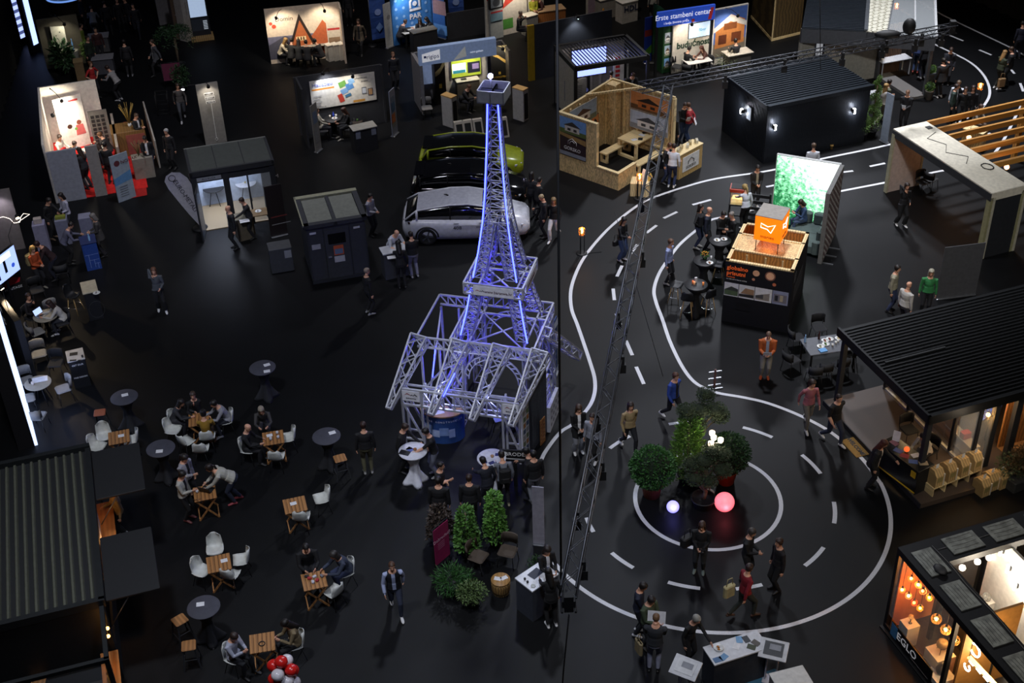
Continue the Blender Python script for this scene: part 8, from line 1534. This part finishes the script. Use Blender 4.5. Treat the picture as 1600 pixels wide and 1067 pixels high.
p_(1488,187,-20,'stand','person in a black vest over a white shirt in the road bend','101114','121316','1c1c1c','short','5a4a3a','c0c4cc',vest=1,**J)
p_(1410,202,-30,'front','person in black with a leaflet left of the road bend','101116','121216','121212','crop','6a4a34',bulk=1.12)
p_(1379,186,100,'front','person in an olive jacket behind the pale slanted banner','5a5a48','2a2622','4a3a30','short','1c120e',bulk=1.1)
p_(1375,192,120,'walk','blonde person in a pale top and white shoes beside the pale slanted banner','a49e98','77705f','d0d0d0','long','9a7a4a',fem=1)
p_(1466,152,200,'stand','person in a long black coat with one foot on the porch step','101012','111113','b9b9b9','short','1c1612',coat=.5,bulk=1.15)
p_(1477,132,-20,'phone','person in dark clothes facing the one in a long black coat','191b24','15161c','1c1c1c','short','2a1a12',bulk=1.05)
p_(1557,139,110,'front','person with long fair hair, green jacket and white shoes at the far right','2c3422','14160f','d0d0d0','long','8a6a40',fem=1,bulk=1.1)
p_(1572,133,250,'front','person in black facing the one in the green jacket at the far right','101013','121214','1a1a1a','short','3a2a1e',bulk=1.12)
p_(1588,92,180,'phone','person in dark blue at the upper right edge of the road','14182a','121420','1a1a1a','short','14100e')
for u,v,f,l,c in((1483,192,60,'person with a green scarf in the trio behind the timber beams','2a3a34'),(1499,196,-20,'dark-haired person in black in the trio behind the timber beams','101114'),(1511,194,-30,'brown-haired person in the trio behind the timber beams','161418')):p_(u,v,f,'stand',l,c,hair='short' if u!=1511 else 'long',hc='2a1a14',s=.98)
p_(1430,113,150,'stand','person in blue jeans at the back of the glass porch','3a4a7a','2a3a5c','8a3a30','short','2a1c14',z=.12);p_(1440,122,200,'stand','person in dark blue with a pale bag on the glass porch','16181f','14182a','8a8a8a','short','1c1410',z=.12)
p_(1265,290,180,'stand','person in a white shirt standing behind the leaf light wall','b9bcc4','20222a','1c1c1c','short','4a3626')
p_(1521,210,40,'sit','person in pale clothes sitting under the timber beams','8a8278','5a4a40','1c1c1c','short','3a2418')
# orange cube booth
p_(1178,323,5,'front','person in a black blazer with clasped hands left of the leaf light wall','101012','131316','b9b9b9','short','1a1310','8a8674',**J)
p_(1163,358,200,'reach','person in a white shirt and black trousers serving at the popcorn machine','c4c8d0','0f0f11','b4b6ba','tail','9a8250',fem=1)
p_(1141,399,-70,'front','grey-haired person in a black suit left of the globalno booth','0e0e10','101012','121212','crop','77706a')
p_(1102,392,70,'stand','bald person in a navy jacket with backpack at the standing tables','1a2030','14161c','1c1c1c',None,bulk=1.08)
p_(1089,387,60,'akimbo','person with dark hair in a black jacket behind the bald one in navy','0f1014','2a3450','b4b4b4','mid','1c120e',fem=1)
p_(1124,396,20,'phone','person in black by the plates on the cocktail table','0c0c0e','101012','1a1a1a','short','1a1310')
p_(1252,362,-75,'sit_phone','person in a blue denim top reading on the corner sofa','2f4668','3a4a64','1c1c1c','mid','2a1810',z=.06,fem=1)
# timber stand and louvred stand
p_(1049,292,160,'reach','person in a white shirt and jeans before the pine counter','c4c8d0','1c2848','c9c9c9','short','2a1c14');p_(1037,286,60,'reach','person in black and white behind the hanging truss at the pine counter','15161a','26304c','2a2a2a','short','4a2c1c')
p_(1075,223,250,'back','person in a red sweater and jeans with a paper behind the back','8a1a22','20304e','1a1a1a','short','4a3020',bulk=1.08);p_(1066,221,20,'both','person in black with papers beside the red sweater visitor','101114','22304c','1a1a1a','short','2a1a12');p_(1050,238,130,'stand','person in a long black coat with a pale bag left of the red sweater visitor','0c0c0e','101012','1a1a1a','short','3a2418',coat=.6)
p_(985,165,10,'lean','person in a black jacket and pale shirt in the louvred stand','14161c','16181c','1a1a1a','short','3a241a','9aa4b4',**J);p_(972,168,80,'sit_phone','person in black and white seated in the louvred stand','1c1c22','1a1a1e','1a1a1a','short','14100e','a8b0bc',**J)
p_(955,172,200,'stand','person in a dark and white top at the counter of the louvred stand','2a2c34','16161a','1a1a1a','short','140f0d')
p_(866,374,-20,'walk2','person with fair hair, black top and white trousers right of the tower','111216','c4c2c4','d0d0d0','long','7a6240',fem=1,wide=.6);p_(851,370,-80,'phone','fair-haired person in dark clothes facing a phone right of the tower','16161c','15161a','2a2a2a','crop','9a8666');p_(831,336,160,'stand','person in dark clothes furthest back right of the tower','101016','0f1014','1a1a1a','mid','140f0d');p_(842,344,120,'stand','person hidden behind the pair with a small orange light','0f1014','0f1014','1a1a1a','short','140f0d')
# budućnost, bank and top stands
p_(1072,118,120,'sit','person in black seated at the desk before budućnost','101114','121214',hair='short',hc='14100e');p_(1101,112,-60,'sit_lean','auburn-haired person seated at the desk before budućnost','4a2a20','2a2a30',hair='long',hc='4a2414',fem=1);p_(1148,106,200,'sit','dark-haired person seated under the house photo','1a1a1e','1a1a1e',hair='short',hc='1a100c')
t=thing('white_desk','white desk strewn with papers before budućnost','desk',G(1088,118),rz);MB().rbox(-.6,.6,-.35,.35,.71,.75,M('c9c4bc'),.01).build('desk_top',t);[MB().box(sx*.5-.03,sx*.5+.03,sy*.28-.03,sy*.28+.03,0,.71,BLK).build('leg',t)for sx in(-1,1)for sy in(-1,1)]
put(PCH,1057,118,60,'black chair left of the desk before budućnost');put(PCH,1083,106,10,'black chair behind the desk before budućnost');put(PCH,1074,124,150,'black chair of the person in black before budućnost');put(PCH,1104,116,-60,'black chair of the auburn-haired person before budućnost')
t=thing('white_desk','pale desk with brochures and a plant at the right of the house photo','desk',G(1155,104),rz);MB().rbox(-.8,.5,-.35,.35,.71,.75,M('b4ac9c'),.01).build('desk_top',t);MB().box(-.7,.4,-.3,.3,0,.71,M('4a4640')).build('front',t)
low(1136,108,.4,'tall grass plant before the house photo wall',M('5a6248',.6,noise=.3,kind='foliage'),.3,300)
p_(812,62,70,'sit_chin','grey-bearded person in a dark suit seated at the top edge','2c2a2a','222024',hair='crop',hc='5a524a',s=1.05);p_(834,46,10,'front','blonde person in a yellow jacket at the orange-brown counter','8a8a20','2a2a2c',hair='long',hc='a08040',fem=1);p_(846,42,-40,'lean','person in dark red behind the orange-brown counter','3a1a1a','1a1a1c',hair='short',hc='2a1a12')
p_(1020,34,190,'stand','person in a pale grey jacket right of the HDL counter','8a8a88','2a2a2e',hair='short',hc='4a3626');p_(990,16,0,'sit','person in white behind the monitor of the HDL counter','a8a8a4','2a2a2e',hair='short',hc='3a2a1e');p_(969,14,20,'stand','person in black behind the table at the top edge','141416','141416',hair='short',hc='2a1a12')
for u,v,f,c,hs_,hc_,l in((443,100,80,'b4a890','long','8a6a3a','blonde person in a pale top at the left end of the A-frame table'),(458,104,170,'141414','short','16100c','person in black with back turned at the left of the A-frame table'),(470,106,180,'181818','long','1c120c','dark-haired person with back turned in the middle of the A-frame table'),(483,107,190,'1a1a1c','short','1a110c','person in dark grey with back turned right of the middle of the A-frame table'),(503,103,240,'141418','short','14100e','person in a black jacket at the right end of the A-frame table'),(474,86,0,'a49c94','short','5a4030','person in white behind the A-frame table'),(493,85,-10,'9a948c','short','6a5a4a','grey-haired person in white behind the A-frame table')):p_(u,v,f,'sit_lean',l,c,'1a1a1c',hair=hs_,hc=hc_)
p_(565,84,-10,'walk','person in a long beige coat between the mural and the blue stand','5a5040','1a1a1c','2a2a2a','long','3a2a1c','1a1a1c',fem=1,coat=.6,openj=1);p_(547,40,0,'stand','person in dark clothes behind the A-frame stand','1a1a1c','18181a',hair='short',hc='2a1c14')
p_(628,72,110,'sit_lean','bald-headed person in dark grey at the left of the PAR table','2a2a2e','22242a',hair='crop',hc='3a2a20',bulk=1.12);p_(659,66,0,'sit_lean','person with long dark hair in a dark jacket at the PAR table','1c1a1e','1a1a1e',hair='long',hc='1c120e',inner='a8a8a8',fem=1,openj=1);p_(677,66,-80,'sit_lean','dark-haired person in black at the right of the PAR table','161618','18181a',hair='long',hc='1a110d',fem=1)
p_(618,139,20,'stand','person in a dark jacket standing behind the dark stand wall','1c1e24','1a1a1e','1a1a1a','crop','6a4a34',bulk=1.08)
p_(545,214,-60,'sit','person with long hair in black at the round coffee table','131315','16161a','8a8578','long','3a2014',fem=1);p_(502,216,90,'sit_back','person in a pale jacket seated left of the coffee table','8a8578','1a1a1e','1a1a1a','short','2a1c14')
p_(727,174,60,'sit_lean','person in black bent forward on a chair at the rigips stand','17181c','1c1c22','1a1a1a','crop','5a3a28',bulk=1.1);p_(788,172,-90,'sit','person in black sitting behind the tower tip','14141a','14141a','1a1a1a','short','2a1c14')
# left stands
p_(152,154,60,'akimbo','person in a red T-shirt with hair tied up at the left stands','a01c1c','14161c','1a1a1a','bun','5a3a24',sleeve=.3,fem=1);p_(187,157,250,'lean','person in a white jacket bending over papers at the left stands','8a8886','131316','a8a8a8','short','2a1c14');p_(204,119,190,'stand','person in dark clothes in the dim upper left aisle','18181c','141416','77777a','short','1a1310');p_(249,117,-60,'walk','person in a grey coat walking in the upper left aisle','44464a','17171a','1a1a1a','short','3a2c22',coat=.3);p_(287,188,15,'walk2','person in a dim grey top and white shoes below the maroon sign','4a4644','3a3c42','b0b0b0','mid','2a1c14',fem=1)
p_(222,237,60,'phone','person in a black jacket standing on the red runner, further back','15161a','44485c','9a9a9a','crop','4a3626',**J);p_(238,273,10,'phone','person in a black jacket and jeans right of the red runner','121317','33384c','1a1a1a','short','1c1410',**J);p_(272,263,-20,'stand','white-haired person in dark clothes left of the glass show room','16171b','141418','1a1a1a','short','9a9a98')
for x,y,f,po,c,hs_,hc_,l in((.45,3.3,60,'sit','c9c4b8','short','2a1a12','dark-haired person in white seated by the red carpet stand wall'),(.85,2.7,70,'sit_lean','77808c','short','2a1a12','person in grey with a strap at the white table in the red carpet stand'),(2.3,2.9,260,'sit_lean','181618','short','5a3a20','brown-haired person in black across the white table'),(2.1,1.9,240,'sit_lean','1c1a1a','long','2a1a12','person in a dark jacket at the front of the white table'),(.95,1.0,20,'fold','191a1e','crop','6a4a34','person in black with folded arms at the front of the red carpet stand'),(1.3,.8,240,'front','26282e','long','2a1a12','person in dark grey beside the one with folded arms'),(1.75,.9,190,'stand','20242e','short','2a1c14','person in navy with back turned in the red carpet stand'),(2.2,.9,170,'stand','18181a','short','1a1210','person in black with back turned in the red carpet stand')):p_(0,0,f,po,l,c,'1a1a20',hair=hs_,hc=hc_,loc=rs(x,y,.02))
for u,v,f,po,c,b_,l in((134,45,90,'stand','1a2438','16181e','person in dark blue at the hot tub'),(152,62,190,'lean','5a6068','1c1e24','person in a pale top bending over the far white table'),(173,55,200,'stand','15161a','131316','person in black right of the far white table'),(136,92,100,'stand','6a7a2a','1a1a1c','person in a yellow-green vest at the plant stand'),(192,50,30,'stand','1a1a1e','15151a','person in dark clothes in the far upper left crowd, left one'),(205,48,-30,'stand','1c1c22','17171c','person in dark clothes in the far upper left crowd, middle one'),(217,58,10,'walk','17181c','1c1e26','person in dark clothes in the far upper left crowd, right one'),(160,98,20,'stand','3a1c1c','18181c','person in dark red behind the near white table'),(147,112,60,'stand','1c2a1c','161616','person in dark green left of the near white table')):p_(u,v,f,po,l,c,b_,hair='short',hc='1c1410')
# left edge tables
p_(85,373,70,'reach','person in black beside the slim white pedestal','121214','131316','5a4a3a','short','1a1310');p_(113,366,-40,'front','person in white and grey at the counter with green goods','a8a8b8','22242c','1a1a1a','mid','1c1410','8a8a98',fem=1);p_(112,412,110,'lean','person in a grey sweater leaning onto the bright blue counter','55566a','121216','1a1a1a','crop','1c1512');p_(163,400,-70,'front','grey-haired person in a long grey coat at the bright blue counter','3a3836','201f22','1a1a1a','mid','6a6660',fem=1,coat=.6);p_(66,452,60,'front','fair-haired person in an orange jacket with a pale backpack','a0441a','17171b','6a665a','mid','9a7a40',fem=1);p_(87,437,-70,'lean','person in a dark red jacket facing the one in orange','2a1618','1a1c2a','1a1a1a','short','2a1612')
p_(102,518,-70,'sit_lean','person with a long plait in a white top at the laptop','b4b0a8','24262c','b4b4b4','long','2a1a12',fem=1);p_(56,512,60,'sit_chin','person in a dark top resting the chin at the laptop table','1c181c','1a1a1c','1a1a1a','short','3a241a')
p_(254,487,15,'call','person in a grey sweater over a white collar walking with a phone','44484e','0f0f11','c9c9c9','mid','5a3a28','b0b0b0',fem=1,wide=1)
p_(369,388,-60,'stand','bald person in a dark suit before the glass show room','14161c','15171c','1a1a1a',None,inner='8a8a94',**J);p_(395,372,-60,'reach','person in dark clothes with a pale cloth bag at the low grey desk','1a1a1e','17171c','1a1a1a','short','2a1c14')
p_(582,368,60,'front','person in a white patterned jacket right of the small site cabin','8a8a92','1c1e24','1a1a1a','short','140f0d');p_(617,418,40,'lean','bald person in a white shirt leaning over the dark grey counter','b8bcc8','1c1e26','1a1a1a',None,sleeve=.4,bulk=1.1);p_(629,449,190,'reach','person in black seen from behind at the dark grey counter','0d0d10','0f0f12','1a1a1a','long','0f0b0a',fem=1);p_(648,432,200,'front','person in a black top and pale patterned trousers at the dark grey counter','111116','77778c','8a8a90','short','1c1410');p_(578,490,120,'stand','person all in black standing alone between cabin and tower','0c0c0f','0e0e11','8a8a8a','crop','8a7a6c')
# cafe
p_(312,668,20,'sit_chin','bearded person in black behind the mustard group table','131316','15161c','1a1a1a','short','3a2a20');p_(353,657,-60,'sit_lean','person in a white sweater at the right of the mustard group table','85868e','1c1e26','8a8a8a','short','140f0d',loc=top(353,657,.45));p_(277,658,75,'sit_lean','person in dark grey with dark hair at the left of the mustard group table','2c2c30','1c1c22','1a1a1a','mid','18110d',fem=1,loc=top(277,658,.45));p_(324,683,185,'sit','person in a mustard yellow top with back turned','8a6a1c','3a2c1c','5a3a2a','bun','120d0b',fem=1,loc=top(324,683,.45));p_(388,702,80,'sit','bald person in black sitting left of the drinks table','101014','141418','1a1a1a',None,loc=top(388,702,.45))
p_(416,682,10,'sit_lean','person with a light scarf sitting behind the drinks table','3a3838','1c1c22','1a1a1a','long','8a8070',fem=1);p_(300,785,60,'phone','person in a black and white patterned jacket holding a phone, further back','8a8a92','111114','b0b0b0','tail','18110d','14141a',fem=1,openj=1,bulk=1.1);p_(296,812,70,'phone','person in a white blouse and black skirt holding a phone, nearer the viewer','a4a49c','111113','5a2a2a','bun','14100d','131316',fem=1,openj=1);p_(358,786,-75,'bend','person in a white shawl and jeans bending over a table','a8a69a','1e2434','8a3a40','tail','1c120e',fem=1,bulk=1.25)
p_(576,738,190,'stand','person in a black jacket and khaki trousers seen from behind','121216','4a4834','8a8a88','short','2a1610',bulk=1.05);p_(196,838,-60,'phone','person in a beige top standing at the lit hatch of the container bar','9a8c6c','111113','b4b4b4','mid','8a6a40',fem=1)
p_(366,1027,60,'sit_phone','person in a white shirt sitting with a phone at the bottom table','a0a4b4','14161c','1a1a1a','short','2a1c16',loc=top(366,1027,.45));p_(461,1006,-60,'sit_phone','person in a beige jacket with long dark hair looking at a phone','77684c','141416','1a1a1a','long','120d0b',fem=1,openj=1,inner='2a2420',loc=top(461,1006,.45));p_(486,907,15,'sit','person in a black hoodie behind the wares table','0c0c0f','121216','1a1a1a','short','140f0d','a0a0a4',bulk=1.15);p_(540,893,-55,'sit_lean','grey-haired person in a slate blazer sitting at the wares table','30384a','232c48','1a1a1a','mid','2c2826',fem=1,bulk=1.15,loc=top(540,893,.45))
# tower porch
p_(630,736,70,'reach','person in black with glasses at the left white cocktail table','0f0f12','111114','1a1a1a','short','2a1a14',bulk=1.05);p_(681,743,-75,'reach','slim person in a black top and grey trousers at the left white cocktail table','0f1014','6a6e7e','b0b0b0','short','140f0d',sleeve=.4);p_(691,800,70,'fold','person in black with folded arms facing right near the porch','101116','121317','1a1a1a','crop','140f0d',sleeve=.4,bulk=1.12);p_(690,826,175,'stand','person in a black T-shirt seen from behind nearest the reddish plant','101014','121216','1a1a1a','short','120d0b',bulk=1.15);p_(737,822,175,'stand','person in a dark suit seen from behind in the middle of the porch group','121318','121318','1a1a1a','short','2a1a12',bulk=1.12);p_(764,797,210,'reach','person in a dark blue suit facing the group table','141824','131722','1a1a1a','short','140f0d');p_(789,789,190,'reach','person in a grey sweater with a black backpack at the group table','6a6e78','131419','8a8670','short','1a120e');p_(836,784,200,'stand','person in a black jacket and cap with grey trousers beside the black sign','0f0f12','6a6c74','5a5a5a','short','0c0c0e',bulk=1.08);p_(829,778,250,'phone','person in a black cap and jacket holding a phone at the black sign','0d0d10','101014','1a1a1a','short','0a0a0c',bulk=1.1)
p_(1597,1000,-30,'stand','person in an olive sweater standing inside the lighting stand','6a6450','3a2a24','1a1a1a','short','2a1c14')
# bags and papers that the visitors carry
def bag(loc,rz,m,label,w=.32,h=.36,d=.14,name='shoulder_bag',cat='bag'):
 t=thing(name,label,cat,loc,rz);MB().rbox(-w/2,w/2,-d/2,d/2,0,h,m,.04).build('body',t);MB().tube([(-w*.3,0,h),(-w*.2,0,h+.22),(w*.2,0,h+.22),(w*.3,0,h)],.012,m,6).build('strap',t);return t
bag(G(1153,962)+Vector((-.28,-.02,.72)),.5,M('a89c70',.8),'pale cloth bag hanging at the side of the red sweater visitor')
def packb(loc,rz,m,label):
 t=thing('backpack',label,'backpack',loc,rz);MB().rbox(-.16,.16,-.09,.09,0,.44,m,.06).build('body',t);MB().rbox(-.12,.12,.09,.13,.04,.2,m,.03).build('front_pocket',t);b=MB();[b.tube([(x,-.08,.42),(x,-.16,.46),(x,-.2,.3)],.016,m,6)for x in(-.11,.11)];b.build('shoulder_strap',t)
def behind(u,v,face,d,z):a=deg(face);return G(u,v)+Vector((-math.sin(a)*d,math.cos(a)*d,z))
packb(behind(789,789,190,.22,1.02),deg(190),M('0e0e10',.8),'black backpack on the back of the grey sweater person');packb(behind(66,452,60,.2,.95),deg(60),M('8a7c56',.8),'pale backpack on the back of the orange jacket person');packb(behind(1102,392,70,.22,1.0),deg(70),M('14161a',.8),'dark backpack on the back of the bald navy jacket person')
bag(G(971,407)+Vector((-.22,-.1,.68)),.6,M('0c0c0e',.6),'small black bag at the hip of the long-haired person on the road',.26,.22);bag(G(1557,139)+Vector((.05,-.28,.22)),.2,M('7a6040',.8),'brown paper bag held by the fair-haired person at the far right',.34,.4)
bag(G(1092,893)+Vector((-.34,.1,.85)),.6,M('0d0d0f',.7),'black camera bag at the side of the photographer',.36,.3,.2);t=thing('camera','black camera hanging before the photographer in black','camera',G(1092,893)+Vector((.0,-.32,1.05)),-.2);MB().rbox(-.07,.07,-.04,.04,-.05,.05,BLK,.01).build('body',t);ln=MB();ln.X=Matrix.Rotation(PI/2,4,'X');ln.lathe([(.04,.03),(.045,.13),(.03,.13)],BLK,n=14);ln.build('lens',t)
bag(G(1021,1046)+Vector((-.36,.05,.55)),.4,M('8a7c5c',.8),'pale tote bag beside the grey hooded jacket person',.1,.4,.3)
def paper(loc,rz,label,w=.21,h=.29,m=None,name='paper_sheet',cat='paper'):
 b=MB();b.bar((0,0,0),(0,-.1,h),w,.004,m or PAPER);return tag(b.build(name,None,loc,rz),label,cat)
def front(u,v,face,d,z,s=0):a=deg(face);return G(u,v)+Vector((math.sin(a)*d+math.cos(a)*s,-math.cos(a)*d+math.sin(a)*s,z))
paper(front(1021,1046,170,.42,1.12),deg(170),'large white newspaper held open in the group at the lower road line',.42,.3);paper(front(1194,590,-10,.4,1.1),deg(-10),'white papers held by the orange jacket person',.25,.2);paper(behind(1075,223,250,.3,.85),deg(250),'white paper held behind the back of the red sweater visitor',.2,.28);paper(front(1410,202,-30,.34,1.05),deg(-30),'white leaflet held by the person left of the road bend',.16,.2);paper(front(1066,221,20,.4,1.1),deg(20),'white booklet held by the person beside the red sweater visitor',.2,.2)
t,L=panel('pale_banner','pale blue slanted roll-up banner beside the spiral topiary','banner',G(1375,219),G(1386,225),2.1,M('77808c',.6),.03)
t=thing('white_planter','white block planter at the right corner of the dark cabin','planter',G(1362,172),deg(20));MB().rbox(-.25,.25,-.25,.25,0,.8,M('a8aaac'),.03).build('body',t)
# ---------------------------------------------------------------- remove the unused originals of the furniture kit
for r in list(PROTOS)+[REDC]:
 for k in kids(r):
  for g in kids(k):bpy.data.objects.remove(g)
  bpy.data.objects.remove(k)
 bpy.data.objects.remove(r)
 # repeats share a group
_n={}
for o in COL.objects:
 if o.parent is None and o.get('category')and o.get('kind')is None:_n.setdefault(o.name.split('.')[0],[]).append(o)
for k,os_ in _n.items():
 for o in os_ if len(os_)>2 else():o['group']=o.get('group')or('visitors of the fair' if k=='person' else k.replace('_',' ')+'s in the hall')
